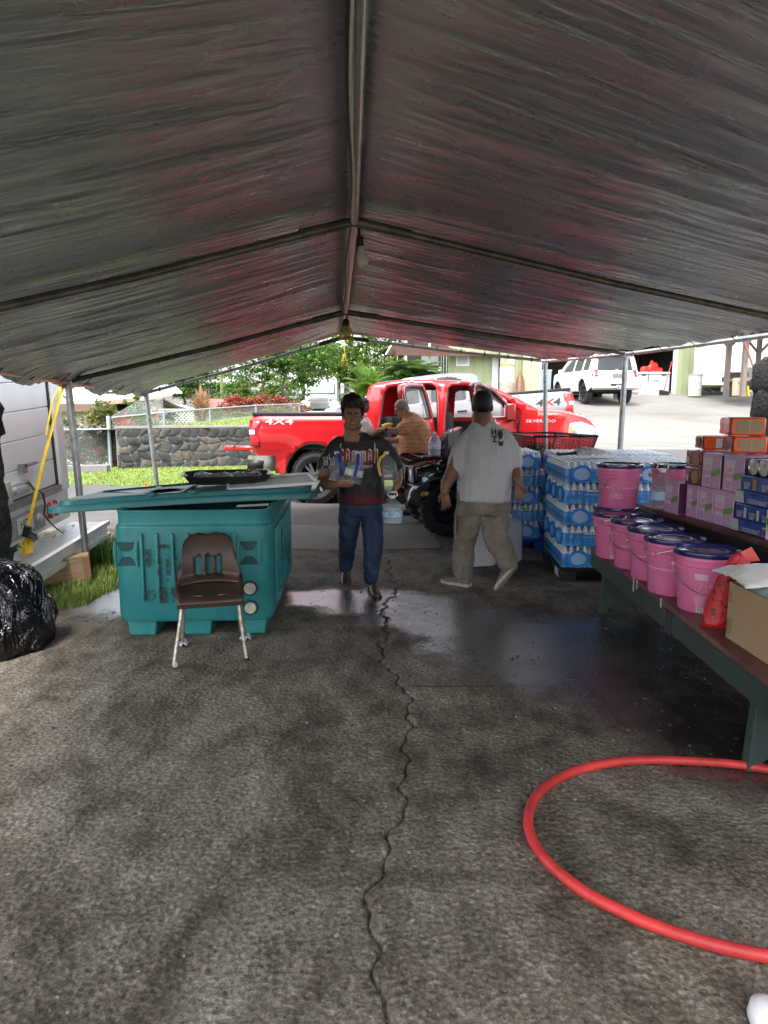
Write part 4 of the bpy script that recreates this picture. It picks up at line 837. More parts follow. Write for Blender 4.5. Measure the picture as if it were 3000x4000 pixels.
# ---------------- lava pillars beside the tent ----------------
def pillar(name, label, cx, cy, w, z1, seed):
    random.seed(seed); t = thing(name, label, 'pillar', (cx, cy, 0)); z = 0; m = MB(); m.box(0, 0, z1/2, w*.8, w*.8, z1); m.build('mortar_core', MORTAR, t, 0)
    ROCK = bpy.data.materials.get('rough_lava') or mk('rough_lava', (.06, .056, .056), .95, nz=(22, .8), bump=(38, 1., .05))
    while z < z1:
        h = .15+.14*random.random()
        for side in range(4):
            a = side*math.pi/2; nn = random.choice((2, 2, 3)); 
            for k in range(nn):
                s = MB(); L = w/nn; off = -w/2+L*(k+.5); s.ell((0, 0, 0), 1, 1, 1, 12, 9); sd = random.random()*50
                vv = []
                for p in s.v:
                    p = Vector(p); q = Vector([math.copysign(abs(c)**.42, c) for c in p]); q *= 1+.34*noise.noise(q*1.3+Vector((sd, 0, 0)))+.16*noise.noise(q*4+Vector((0, sd, 0))); vv.append(q)
                s.v = [tuple(RZ(a) @ Vector((off+q.x*L*.60, -w*.42+q.y*w*.17, z+h/2+q.z*h*.60))) for q in vv]; s.build('stone', ROCK, t, 60)
        z += h*.93
    return t
pillar('lava_rock_pillar', 'rough black lava rock pillar at the left edge beside the rubbish bag', -3.26, 5.0, .62, 1.62, 3)
pillar('lava_rock_pillar', 'rough lava rock pillar at the right edge behind the stacked boxes', 3.98, 6.6, .62, 2.05, 5)
random.seed(11)
# ---------------- vehicles ----------------
def paint(name, c, metal=0., rough=.28): return mk(name, c, rough, metal, coat=1., spec=.5)
REDP = paint('red_car_paint', (.44, .006, .010)); SILP = paint('silver_car_paint', (.26, .255, .26), .5, .3); WHP = paint('white_car_paint', (.8, .8, .8))
INTER = mk('black_interior', (.012, .012, .013), .7); SEATG = mk('seat_fabric', (.03, .03, .032), .8); GREYT = mk('grey_door_trim', (.11, .11, .12), .6)
TYRE = mk('tyre_rubber', (.03, .029, .028), .85, nz=(15, .3)); ALLOY = mk('alloy_wheel', (.55, .55, .56), .28, .9); DALLOY = mk('dark_alloy', (.06, .06, .065), .35, .8)
REDLENS = mk('red_lens', (.45, .01, .015), .15, coat=1); CLRLENS = mk('clear_lens', (.7, .72, .74), .1, .3, coat=1); AMBER = mk('amber_lens', (.8, .3, .02), .2, coat=1)
TINT = mk('tinted_glass', (.06, .075, .08), .04, spec=.9, alpha=.72); CABGLASS = mk('cab_glass', (.5, .56, .58), .03, spec=.9, alpha=.22)
MIRR = mk('mirror_glass', (.65, .68, .7), .03, 1.)
_wc = {}
def wheel(parent, x, y, side, r=.41, w=.27, alloy=ALLOY, spokes=6, z=None, blocks=True):
    """wheel at (x,y), outward face toward side (-1: -y)"""
    key = (r, w, alloy.name, spokes); z = r if z is None else z
    if key not in _wc:
        m = MB(); M = RX(R(90)); m.lathe([(r*.62, w/2-.03), (r*.80, w/2), (r*.94, w/2-.02), (r, w/2-.05), (r, -w/2+.05), (r*.94, -w/2+.02), (r*.8, -w/2), (r*.62, -w/2+.03)], 36, M, cap=False); n = 28
        if blocks:
            for k in range(n):
                a = 2*math.pi*k/n
                for s_ in (-1, 1): m.add([(RY(a+s_*.05) @ Vector(p)) for p in ((-r*.085, s_*w*.06, r*.985), (r*.085, s_*w*.06, r*.985), (r*.085, s_*w*.46, r*.975), (-r*.085, s_*w*.46, r*.975), (-r*.075, s_*w*.07, r*1.03), (r*.075, s_*w*.07, r*1.03), (r*.075, s_*w*.44, r*1.02), (-r*.075, s_*w*.44, r*1.02))], [(0,3,2,1),(4,5,6,7),(0,1,5,4),(1,2,6,5),(2,3,7,6),(3,0,4,7)])
        ty = m.mesh('tyre'); ty.materials.append(TYRE)
        m = MB(); rr = r*.63; m.lathe([(rr, w/2-.025), (rr*.96, w/2-.02), (rr*.9, w/2-.06), (rr*.88, -w*.3)], 32, M, cap=False); 
        for k in range(spokes):
            for d in ((-.17, .17) if spokes < 9 else (0,)):
                a = 2*math.pi*k/spokes+d; q = MB(RY(a)); q.add([(-.018, w/2-.05, rr*.2), (.018, w/2-.05, rr*.2), (.016, w/2-.03, rr*.93), (-.016, w/2-.03, rr*.93), (-.018, w/2-.1, rr*.2), (.018, w/2-.1, rr*.2), (.016, w/2-.09, rr*.93), (-.016, w/2-.09, rr*.93)], [(0,1,2,3),(7,6,5,4),(0,4,5,1),(1,5,6,2),(2,6,7,3),(3,7,4,0)]); m.add(q.v, q.f)
        m.lathe([(rr*.3, w/2-.09), (rr*.29, w/2-.04), (rr*.2, w/2-.02), (.01, w/2-.015)], 20, M, cap=False)
        for k in range(6): a = 2*math.pi*k/6; m.cyl((rr*.4*math.cos(a)*.62, w/2-.06, rr*.4*math.sin(a)*.62), (rr*.4*math.cos(a)*.62, w/2-.015, rr*.4*math.sin(a)*.62), .014, n=8)
        # local +y becomes outward (lathe about y via RX(90) maps z->-y) so flip
        rm = m.mesh('rim'); rm.materials.append(alloy)
        for me in (ty, rm): me.shade_smooth(); me.set_sharp_from_angle(angle=R(35))
        _wc[key] = (ty, rm)
    ty, rm = _wc[key]
    wo = bpy.data.objects.new('wheel', ty); COL.objects.link(wo); wo.parent = parent; wo.location = (x, y, z)
    ro = bpy.data.objects.new('rim', rm); COL.objects.link(ro); ro.parent = wo
    wo.rotation_euler = (0, random.random()*6, math.pi if side < 0 else 0)
    return wo
def pickup(name, label, loc, rz, P, open_doors, taillight_label=None, zs=1.06, x4=None, near=-1):
    """x: 0 rear bumper .. 5.9 nose; near side is -y"""
    t = thing(name, label, 'pickup truck', loc, rz); t.scale = (1, 1, zs)
    Wd = 1.0
    def lat(x, z, s_):
        y = Wd
        y -= .045*ss(abs(z-1.02), .05, .32)
        if z > 1.30: y -= ss(x, 1.9, 2.1)*(1-ss(x, 4.9, 5.3))*.20*((z-1.30)/.65)**1.2
        y -= .10*max(0, x-5.3)**1.6*1.6; y -= .03*ss(-x, -.3, 0)
        for ax in (1.22, 4.94):
            d = math.hypot(x-ax, z-.42); y += .035*(1-ss(d, .50, .68))
        return Vector((x, s_*y, z))
    arch = lambda cx: [(cx+.52*math.cos(R(180-i*18)), .44+.52*math.sin(R(180-i*18))*1.0) for i in range(11)]
    outer = [(.30, .60)] + arch(1.22) + [(1.85, .50), (4.3, .50)] + arch(4.94) + [(5.66, .62), (5.80, .80), (5.86, 1.05), (5.84, 1.24), (5.70, 1.36), (5.35, 1.44), (4.98, 1.47), (4.60, 1.66), (4.20, 1.83), (3.78, 1.915), (3.1, 1.945), (2.6, 1.94), (2.25, 1.905), (2.13, 1.84), (2.03, 1.46), (1.98, 1.40), (.14, 1.40), (.10, 1.36), (.12, .78)]
    doorR = [(2.36, .62), (2.30, .85), (2.34, 1.30), (2.38, 1.75), (2.46, 1.84), (2.7, 1.875), (3.18, 1.88), (3.27, 1.84), (3.31, 1.4), (3.31, .60)]
    doorF = [(3.43, .60), (3.43, 1.4), (3.46, 1.82), (3.54, 1.865), (3.78, 1.86), (4.12, 1.79), (4.46, 1.62), (4.66, 1.48), (4.66, 1.36), (4.60, .95), (4.44, .60)]
    winR = [(2.44, 1.36), (2.46, 1.70), (2.54, 1.80), (2.75, 1.83), (3.16, 1.835), (3.2, 1.78), (3.23, 1.36)]
    winF = [(3.50, 1.36), (3.53, 1.79), (3.6, 1.825), (3.76, 1.82), (4.08, 1.75), (4.40, 1.58), (4.54, 1.46), (4.54, 1.38)]
    for s_ in (-1, 1):
        op = open_doors and s_ < 0
        holes = [doorR, doorF] if op else [winR, winF]
        m = panel(outer, holes, .09, lambda x, z: lat(x, z, s_))
        m.build('side_panel', P, t, 40, solid=.025 if s_ > 0 else .025)
        if not op:
            for w_ in (winR, winF):
                m = panel(w_, [], .2, lambda x, z: lat(x, z, s_)-Vector((0, s_*.015, 0))); m.build('side_window', CABGLASS if open_doors else TINT, t)
            for d_ in (doorR, doorF):
                m = MB(); m.tube([lat(x, z, s_)+Vector((0, s_*.0005, 0)) for x, z in dense(d_, .1)], .006, 4, closed=True); m.build('door_gap', BLACK, t)
            for xh in (2.55, 3.7): m = MB(); m.box(xh, s_*(Wd+.01), 1.13, .22, .04, .035); m.build('door_handle', BLACK if not open_doors else P, t, bevel=.01)
        else:
            for d_ in (doorR, doorF): m = MB(); m.tube([lat(x, z, s_)+Vector((0, .03, 0)) for x, z in dense(d_, .1)], .022, 6, closed=True); m.build('door_seal', BLACK, t)
    for s_ in (-1, 1):
        m = MB(); m.tube([lat(2.0, z, s_)+Vector((0, s_*.001, 0)) for z in np.linspace(.62, 1.38, 8)], .010, 4); m.build('cab_gap', BLACK, t)
        m = MB(); m.tube([lat(x, .60, s_)+Vector((0, s_*.002, 0)) for x in np.linspace(1.8, 4.35, 10)], .012, 4); m.build('sill_moulding', BLACK, t)  # black moulding along the lower body
        m = MB(); pts = [(.0+cx_+.52*math.cos(a), .44+.52*math.sin(a)) for cx_ in (1.22,) for a in np.linspace(0, math.pi, 14)]; m.tube([lat(x, z, s_) for x, z in pts], .014, 5); m.build('arch_lip', BLACK, t)
        m = MB(); pts = [(4.94+.52*math.cos(a), .44+.52*math.sin(a)) for a in np.linspace(0, math.pi, 14)]; m.tube([lat(x, z, s_) for x, z in pts], .014, 5); m.build('arch_lip', BLACK, t)
        m = MB(); m.tube([lat(x, z, s_)+Vector((0, s_*.001, 0)) for x, z in ((4.75, 1.44), (4.74, 1.0), (4.66, .66))], .007, 4); m.build('fender_gap', BLACK, t)
    # roof, windscreen, hood, cowl, rear glass
    def strip(pts, nm, mat, inset=0., nv=8, crown=.03, solid=.0):
        m = MB(); n = len(pts)-1
        def f(u, w):
            k = min(n-1, int(w*n)); q = w*n-k; x = pts[k][0]+(pts[k+1][0]-pts[k][0])*q; z = pts[k][1]+(pts[k+1][1]-pts[k][1])*q
            yy = lat(x, z, 1).y-inset; v_ = (u*2-1); return (x, v_*yy, z+crown*(1-v_*v_))
        m.grid(f, nv, n*3); return m.build(nm, mat, t, 60, solid=solid)
    strip([(2.13, 1.84), (2.25, 1.905), (2.6, 1.94), (3.1, 1.945), (3.78, 1.915), (3.98, 1.875)], 'roof', P, 0, 10, .035, .02)
    strip([(3.98, 1.875), (4.20, 1.83), (4.60, 1.66), (4.98, 1.47)], 'windscreen', CABGLASS, .05, 8, .03)
    strip([(4.90, 1.475), (4.98, 1.47), (5.35, 1.44), (5.70, 1.36), (5.84, 1.24)], 'hood', P, 0, 14, .06, .02)
    strip([(2.05, 1.46), (2.12, 1.80)], 'rear_window', TINT, .12, 4, 0)
    m = MB()
    for s_ in (-1, 1): m.add([(2.0, s_*.96, .75), (2.0, s_*.86, .75), (2.13, s_*.72, 1.84), (2.13, s_*.80, 1.84)], [(0, 1, 2, 3)])
    m.bb(1.97, 2.03, -.93, .93, .6, 1.46); m.build('cab_back', P, t)
    # bed
    m = MB(); m.bb(.15, 1.97, -.93, .93, .86, .9); m.build('bed_floor', BLACK, t); 
    for s_ in (-1, 1):
        m = MB(); m.bb(.15, 1.97, s_*.80, s_*.84, .9, 1.40) if s_ > 0 else m.bb(.15, 1.97, -.84, -.80, .9, 1.40); m.build('bed_wall', BLACK, t)
        m = MB(); m.bb(.12, 1.98, min(s_*.80, s_*.965), max(s_*.80, s_*.965), 1.395, 1.45); m.build('bed_rail', BLACK, t, bevel=.015)
    # front fascia, grille, lights, bumper
    m = MB(); m.grid(lambda u, w: (5.80-.02*w-.09*abs(2*u-1)**3.0*1.6, (2*u-1)*.93, .62+w*.62), 12, 4); m.build('grille', BLACK, t, solid=.05)
    m = MB()
    for k in range(4): m.tube([(5.84-.09*abs(v_)**3*1.6, v_*.68,   .78+.12*k) for v_ in np.linspace(-1, 1, 9)], .016, 5)
    m.build('grille_bars', CHROME, t)
    for s_ in (-1, 1):
        m = panel([(5.40, 1.14), (5.44, 1.29), (5.62, 1.31), (5.82, 1.24), (5.85, 1.09), (5.6, 1.08)], [], .1, lambda x, z: lat(x, z, s_)+Vector((.005, s_*.012, 0))); h_ = m.build('headlight', CLRLENS, t, solid=.02)
        m = panel([(5.41, 1.15), (5.43, 1.25), (5.48, 1.26), (5.47, 1.145)], [], .1, lambda x, z: lat(x, z, s_)+Vector((.005, s_*.018, 0))); m.build('turn_lamp', AMBER, h_)
        m = MB(); m.grid(lambda u, w: (5.86-.05*abs(2*u-1)-.25*max(0, (2*u-1)-.6)**1, s_*(.55+.44*u), .50+.2*w), 5, 2); m.build('bumper_end', CHROME if not open_doors else P, t, solid=.03)
        # tail lights
        m = panel([(.11, .90), (.085, 1.33), (.30, 1.33), (.28, 1.22), (.22, 1.12), (.28, 1.02), (.27, .90)], [], .1, lambda x, z: lat(x, z, s_)+Vector((-.02, s_*.012, 0))); tl = m.build('tail_light', REDLENS, t, solid=.03)
        m = MB(); m.bb(.075, .10, min(s_*.82, s_*.98), max(s_*.82, s_*.98), .90, 1.33); m.build('lens', REDLENS, tl)
        m = panel([(.10, 1.10), (.10, 1.17), (.2, 1.17), (.2, 1.10)], [], .1, lambda x, z: lat(x, z, s_)+Vector((-.03, s_*.016, 0))); m.build('reverse_lens', CLRLENS, tl)
        # mirror
        m = MB(); m.box(4.48, s_*1.17, 1.45, .16, .27, .26); mo = m.build('mirror', P if open_doors else BLACK, t, bevel=.03); m = MB(); m.box(4.39, s_*1.18, 1.45, .012, .23, .22); m.build('mirror_glass', MIRR, mo); m = MB(); m.cyl((4.55, s_*.95, 1.32), (4.50, s_*1.1, 1.37), .04, n=6); m.build('mirror_arm', BLACK, mo)
    m = MB(); m.bb(5.72, 5.90, -.62, .62, .48, .70); m.build('front_bumper', CHROME, t, bevel=.03)
    # rear bumper wrapping round
    m = MB(); rs = []
    for u in np.linspace(-1, 1, 17):
        x = .02+.36*max(0, abs(u)-.86)/.14; y = .99*math.copysign(min(1, abs(u)/.9), u) if abs(u) > .0 else 0
        rs.append([Vector((x-.05, y, .50)), Vector((x-.06, y, .62)), Vector((x-.02, y, .76)), Vector((x+.14, y*.97, .76)), Vector((x+.14, y*.97, .52))])
    m.rings(rs); m.build('rear_bumper', CHROME, t, 40)
    m = MB(); 
    for s_ in (-1, 1): m.add([(.02, s_*1.0, .53), (.30, s_*1.005, .55), (.32, s_*1.005, .68), (.02, s_*1.0, .70)], [(0, 1, 2, 3)])
    m.build('bumper_step', BLACK, t, solid=.01)
    for s_ in (-1, 1): m = MB(); m.bb(1.9, 4.4, min(s_*.88, s_*1.02), max(s_*.88, s_*1.02), .40, .46); m.build('side_step', BLACK, t, bevel=.02)
    # underbody and arch liners
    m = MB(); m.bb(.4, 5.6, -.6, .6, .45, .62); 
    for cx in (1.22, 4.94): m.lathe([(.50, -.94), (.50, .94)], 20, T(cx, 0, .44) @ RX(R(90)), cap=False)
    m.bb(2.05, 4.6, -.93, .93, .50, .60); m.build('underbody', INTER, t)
    # interior
    m = MB(); m.bb(2.3, 2.5, -.68, .68, .62, 1.38); m.bb(2.3, 2.85, -.70, .70, .62, .95); m.build('rear_bench', SEATG, t, bevel=.05)
    for s_ in (-1, 1):
        m = MB(); m.box(3.45, s_*.38, 1.12, .16, .52, .66, RY(-.15)); m.box(3.75, s_*.38, .86, .55, .52, .2); m.box(3.38, s_*.38, 1.54, .1, .26, .17); m.build('front_seat', SEATG, t, bevel=.05)
    m = MB(); m.bb(4.25, 4.65, -.9, .9, .85, 1.32); m.build('dashboard', INTER, t, bevel=.05); m = MB(); m.tube([(4.18+.03*math.sin(a), .38+.19*math.cos(a), 1.22+.19*math.sin(a)) for a in np.linspace(0, 6.28, 18)], .018, 6); m.build('steering_wheel', INTER, t)
    m = MB(); m.bb(2.2, 4.5, .935, .95, .6, 1.34); m.build('inner_trim', INTER, t)
    if not open_doors: m = MB(); m.bb(2.2, 4.5, -.95, -.935, .6, 1.34); m.build('inner_trim', INTER, t)
    # open doors
    if open_doors:
        for (d_, w_, hx, ang, nm) in ((doorR, winR, 3.30, 70, 'rear_door'), (doorF, winF, 4.62, 62, 'front_door')):
            hp = lat(hx, 1.0, -1); Mx = T(hp.x, hp.y-.02, 0) @ RZ(R(ang)) @ T(-hp.x, -hp.y+.02, 0)
            m = panel(d_, [w_], .09, lambda x, z: Mx @ (lat(x, z, -1))); do = m.build(nm, P, t, 40, solid=-.012)
            m = panel([(d_[0][0], d_[0][1])]+d_[1:], [w_], .12, lambda x, z: Mx @ (lat(x, z, -1)+Vector((0, .07, 0)))); m.build('door_lining', INTER if nm == 'front_door' else GREYT, do, 40, solid=.01)
            m = MB(); D = dense(d_, .1); n = len(D); m.add([Mx @ (lat(x, z, -1)+Vector((0, .01, 0))) for x, z in D]+[Mx @ (lat(x, z, -1)+Vector((0, .065, 0))) for x, z in D], [(i, (i+1) % n, n+(i+1) % n, n+i) for i in range(n)]); m.build('door_edge', P, do, 40)
            m = MB(); m.tube([Mx @ (lat(x, z, -1)+Vector((0, -.004, 0))) for x, z in dense(w_, .1)], .014, 5, closed=True); m.build('window_trim', BLACK, do)
            m = panel(w_, [], .2, lambda x, z: Mx @ (lat(x, z, -1)+Vector((0, .03, 0)))); m.build('pane', CABGLASS, do)
            m = MB(Mx); xh = d_[0][0]+.17; q = lat(xh, 1.12, -1); m.box(xh+.03, q.y-.03, 1.12, .22, .035, .035); m.build('handle', P, do, bevel=.01)
            m = MB(Mx); m.box((d_[0][0]+hx)/2, q.y+.12, .98, .5, .06, .05); m.build('armrest', INTER, do, bevel=.02)
        # folded-down tailgate
        m = MB(); m.bb(-.48, .10, -.78, .78, .82, .90); tg = m.build('tailgate', P, t, bevel=.02)
        m = MB(); m.bb(-.45, .08, -.74, .74, .902, .915); m.build('tailgate_liner', mk('ribbed_liner', (.3, .31, .31), .5, bump=(60, .5)), tg)
        for k in range(14): m = MB(); m.bb(-.44, .07, -.72+k*.108, -.68+k*.108, .915, .925); m.build('rib', BLACK, tg)
        for s_ in (-1, 1): m = MB(); m.cyl((-.30, s_*.79, .88), (.10, s_*.83, 1.20), .01, n=5); m.build('stay_cable', BLACK, tg)
    else: m = MB(); m.bb(.06, .13, -.80, .80, .80, 1.42); m.build('tailgate', P, t, bevel=.02)
    for cx in (1.22, 4.94):
        for s_ in (-1, 1): wheel(t, cx, s_*.84, s_, .42/1.0)
    return t, lat
rp = at(1000, 1900, 12.45)
red, lat_red = pickup('red_pickup', 'bright red crew-cab pickup with both near doors and the tailgate open', (-2.30, 13.20, 0), R(-8.0), REDP, True, zs=1.10); red.scale = (1.02, 1, 1.10)
DEC = mk('white_decal', (.8, .8, .82), .4); DECR = mk('red_decal', (.6, .02, .02), .4)
def dec(txt, size, x, z, lat_, mat, par, flip=1, sx=1.3, nm='lettering', bold=.004): return lettering(txt, size, None, mat, par, nm, fn=lambda u, w: lat_(x+u+w*.22, z+w, -1)+Vector((0, -.006, 0)), sx=sx, bold=bold)
dec('4X4', .135, .60, 1.30, lat_red, mk('pale_decal', (.6, .6, .64), .4), red, sx=2.2, bold=.001); dec('SILVERADO', .062, 4.98, 1.32, lat_red, mk('grey_badge', (.6, .6, .62), .3), red, sx=1.5, bold=0)
# silver truck beyond, facing the other way: near side is its left side -> mirror by building nose at x=5.9 and rotating 180
sil, lat_s = pickup('silver_pickup', 'silver crew-cab pickup facing left beyond the red truck', (4.46, 16.6, .60), R(176), SILP, False, zs=1.06); sil.rotation_euler = (0, R(4.2), R(176))
# letters on its visible (+y local) flank
def lat_s2(x, z, s_): p = lat_s(x, z, 1); return p
_l = lambda dx, txt, mat, sx=1.7: lettering(txt, .2, None, mat, sil, 'lettering', fn=lambda u, w: lat_s(.62-(dx+u+w*.22), 1.17+w, 1)+Vector((0, .006, 0)), sx=sx, bold=.004)
_l(-.19, '4', BLACK); _l(0, 'X', DECR); _l(.19, '4', BLACK)
# ---------------- white SUV seen from behind ----------------
def suv(loc, rz):
    t = thing('white_suv', 'white SUV parked nose-in at the garage, seen from behind', 'SUV', loc, rz)  # x lateral, y forward, rear at y=0
    W2 = .96
    def lat(y, z, s_):
        x = W2-.02
        if z > 1.12: x -= .17*((z-1.12)/.68)**1.3
        x -= .05*ss(.75-z, 0, .3); x -= .07*ss(.35-y, 0, .35); x -= .12*ss(y-4.2, 0, .6)
        for ay in (.98, 3.78): x += .04*(1-ss(math.hypot(y-ay, z-.5), .48, .62))
        return Vector((s_*x, y, z))
    arch = lambda c: [(c+.47*math.cos(R(180-i*18)), .46+.47*math.sin(R(180-i*18))) for i in range(11)]
    outer = [(.12, .62)]+arch(.98)+arch(3.78)+[(4.6, .55), (4.72, .95), (4.55, 1.18), (3.7, 1.26), (3.05, 1.72), (2.6, 1.81), (1.4, 1.84), (.45, 1.80), (.30, 1.72), (.16, 1.2), (.05, .95)]
    wins = [[(.50, 1.22), (.48, 1.60), (.62, 1.70), (1.05, 1.72), (1.12, 1.24)], [(1.22, 1.24), (1.16, 1.72), (2.0, 1.74), (2.05, 1.24)], [(2.15, 1.24), (2.1, 1.73), (2.6, 1.70), (3.1, 1.45), (3.28, 1.26)]]
    for s_ in (-1, 1):
        panel(outer, wins, .12, lambda y, z: lat(y, z, s_)).build('side_panel', WHP, t, 40, solid=.02)
        for w_ in wins: panel(w_, [], .2, lambda y, z: lat(y, z, s_)-Vector((s_*.012, 0, 0))).build('side_window', TINT, t)
        m = MB(); m.box(s_*(W2+.12), 3.1, 1.28, .2, .12, .17); m.build('mirror', WHP, t, bevel=.03)
        m = MB(); m.cyl((s_*.62, .7, 1.88), (s_*.62, 2.6, 1.88), .022, n=8); m.build('roof_rail', DALLOY, t)
        for hy in (1.35, 2.3): m = MB(); m.box(s_*(W2+.0), hy, 1.08, .04, .2, .04); m.build('door_handle', WHP, t, bevel=.01)
        m = MB(); pts = [(.98+.50*math.cos(a), .46+.50*math.sin(a)) for a in np.linspace(0, math.pi, 12)]; m.tube([lat(y, z, s_)+Vector((s_*.01, 0, 0)) for y, z in pts], .035, 6); m.build('arch_flare', WHP, t)
        m = MB(); m.box(s_*.72, 1.48, .32, .3, .03, .36); m.build('mud_flap', WHITE, t)
    # rear face as stacked profile
    prof = [(.62, .10, .90), (.80, .02, .93), (.95, .02, .94), (1.08, .10, .93), (1.22, .16, .91), (1.72, .30, .80), (1.80, .45, .76)]
    def F(u, w):
        n = len(prof)-1; k = min(n-1, int(w*n)); q = w*n-k; z, y, x = [prof[k][i]+(prof[k+1][i]-prof[k][i])*q for i in range(3)]; v_ = 2*u-1; return Vector((v_*x, y+.10*abs(v_)**4, z))
    m = MB(); m.grid(F, 18, 24); m.build('tailgate', WHP, t, 40, solid=.03)
    m = MB(); m.grid(lambda u, w: F(.11+.78*u, .645+.25*w)+Vector((0, -.012, 0)), 12, 4); m.build('rear_window', DGLASS, t)
    m = MB(); m.grid(lambda u, w: (lambda v_, y: Vector((v_*.78*(1-0), y, 1.80+.035*(1-v_*v_)+.02*math.sin(w*3.1))))(2*u-1, .30+w*3.0), 10, 12); m.build('roof', WHP, t, 60, solid=.03)
    m = MB(); m.box(0, .26, 1.82, 1.36, .28, .05); m.build('spoiler', WHP, t, bevel=.02)
    for s_ in (-1, 1):
        m = MB(); m.grid(lambda u, w: F(.5+s_*(.385+.115*u), .36+.30*w)+Vector((0, -.022, 0)), 4, 5); tl = m.build('tail_light', mk('dark_red_lens', (.12, .01, .015), .15, coat=1) if s_ < 0 else bpy.data.materials['dark_red_lens'], t, solid=-.02)
        m = MB(); m.grid(lambda u, w: F(.5+s_*(.395+.095*u), .375+.10*w)+Vector((0, -.04, 0)), 3, 2); m.build('red_section', REDLENS, tl); m = MB(); m.grid(lambda u, w: F(.5+s_*(.395+.095*u), .49+.03*w)+Vector((0, -.04, 0)), 3, 2); m.build('clear_section', CLRLENS, tl)
    m = MB(); rs = [[Vector((x*k, y0+.10*abs(x/.96)**4, z)) for x in np.linspace(-.96, .96, 13)] for z, y0, k in ((.48, .02, .96), (.56, -.10, 1), (.74, -.12, 1), (.80, -.02, .99))]
    m.rings(rs, close=False, cap0=False, cap1=False); m.build('rear_bumper', WHP, t, 40, solid=.03)
    m = MB(); m.bb(-.28, .28, -.115, -.10, .62, .70); m.build('bumper_insert', BLACK, t)
    pl = MB(); pl.bb(-.17, .17, -.03, -.005, .92, 1.06); pl = pl.build('number_plate', mk('grey_plate', (.16, .16, .17), .5), t); lettering('RES 742', .085, T(0, -.034, .99) @ RX(R(90)), mk('plate_ink', (.35, .35, .36), .5), pl)
    m = MB(); m.bb(-.42, .42, -.025, .02, 1.09, 1.13); m.build('chrome_garnish', CHROME, t)
    lettering('TOYOTA 4RUNNER', .06, T(.2, -.028, 1.108) @ RX(R(90)), BLACK, t, sx=1.1)
    m = MB(); 
    for rx, rz_ in ((.085, .06), (.04, .06), (.085, .02)): m.tube([(rx*math.cos(a), .045, 1.185+rz_*math.sin(a)) for a in np.linspace(0, 6.28, 20)], .007, 5)
    m.build('badge', CHROME, t)
    m = MB(); m.bb(-.05, .05, -.2, -.02, .50, .60); m.build('hitch', BLACK, t); m = MB(); m.ell((0, -.2, .58), .11, .02, .07, 14, 6); hc = m.build('hitch_cover', WHITE, t); m = MB(); m.ell((0, -.215, .58), .045, .01, .045, 10, 5); m.build('dark_emblem', mk('maroon_print', (.2, .02, .03), .5), hc)
    m = MB(); m.bb(-.7, .7, .3, 4.4, .42, .6); m.cyl((-.75, .98, .42), (.75, .98, .42), .07, n=8); m.build('underbody', INTER, t)
    m = MB(); m.grid(lambda u, w: Vector(((2*u-1)*(.8-.05*w), 3.05+1.55*w, 1.72-.46*ss(w, 0, .42)-.08*w*w)), 6, 10); m.build('hood', WHP, t, solid=.02)
    for cy in (.98, 3.78):
        for s_ in (-1, 1):
            w_ = wheel(t, s_*.80, cy, 1, .40, .27, DALLOY, 6); w_.rotation_euler = (random.random()*6 if 0 else 0, 0, -math.pi/2 if s_ > 0 else math.pi/2)
    return t
p = gnd(2402, 1600, 1.0)
sv = suv((8.93, 27.0, 1.90), R(6)); sv.scale = (1, 1, 1.03)
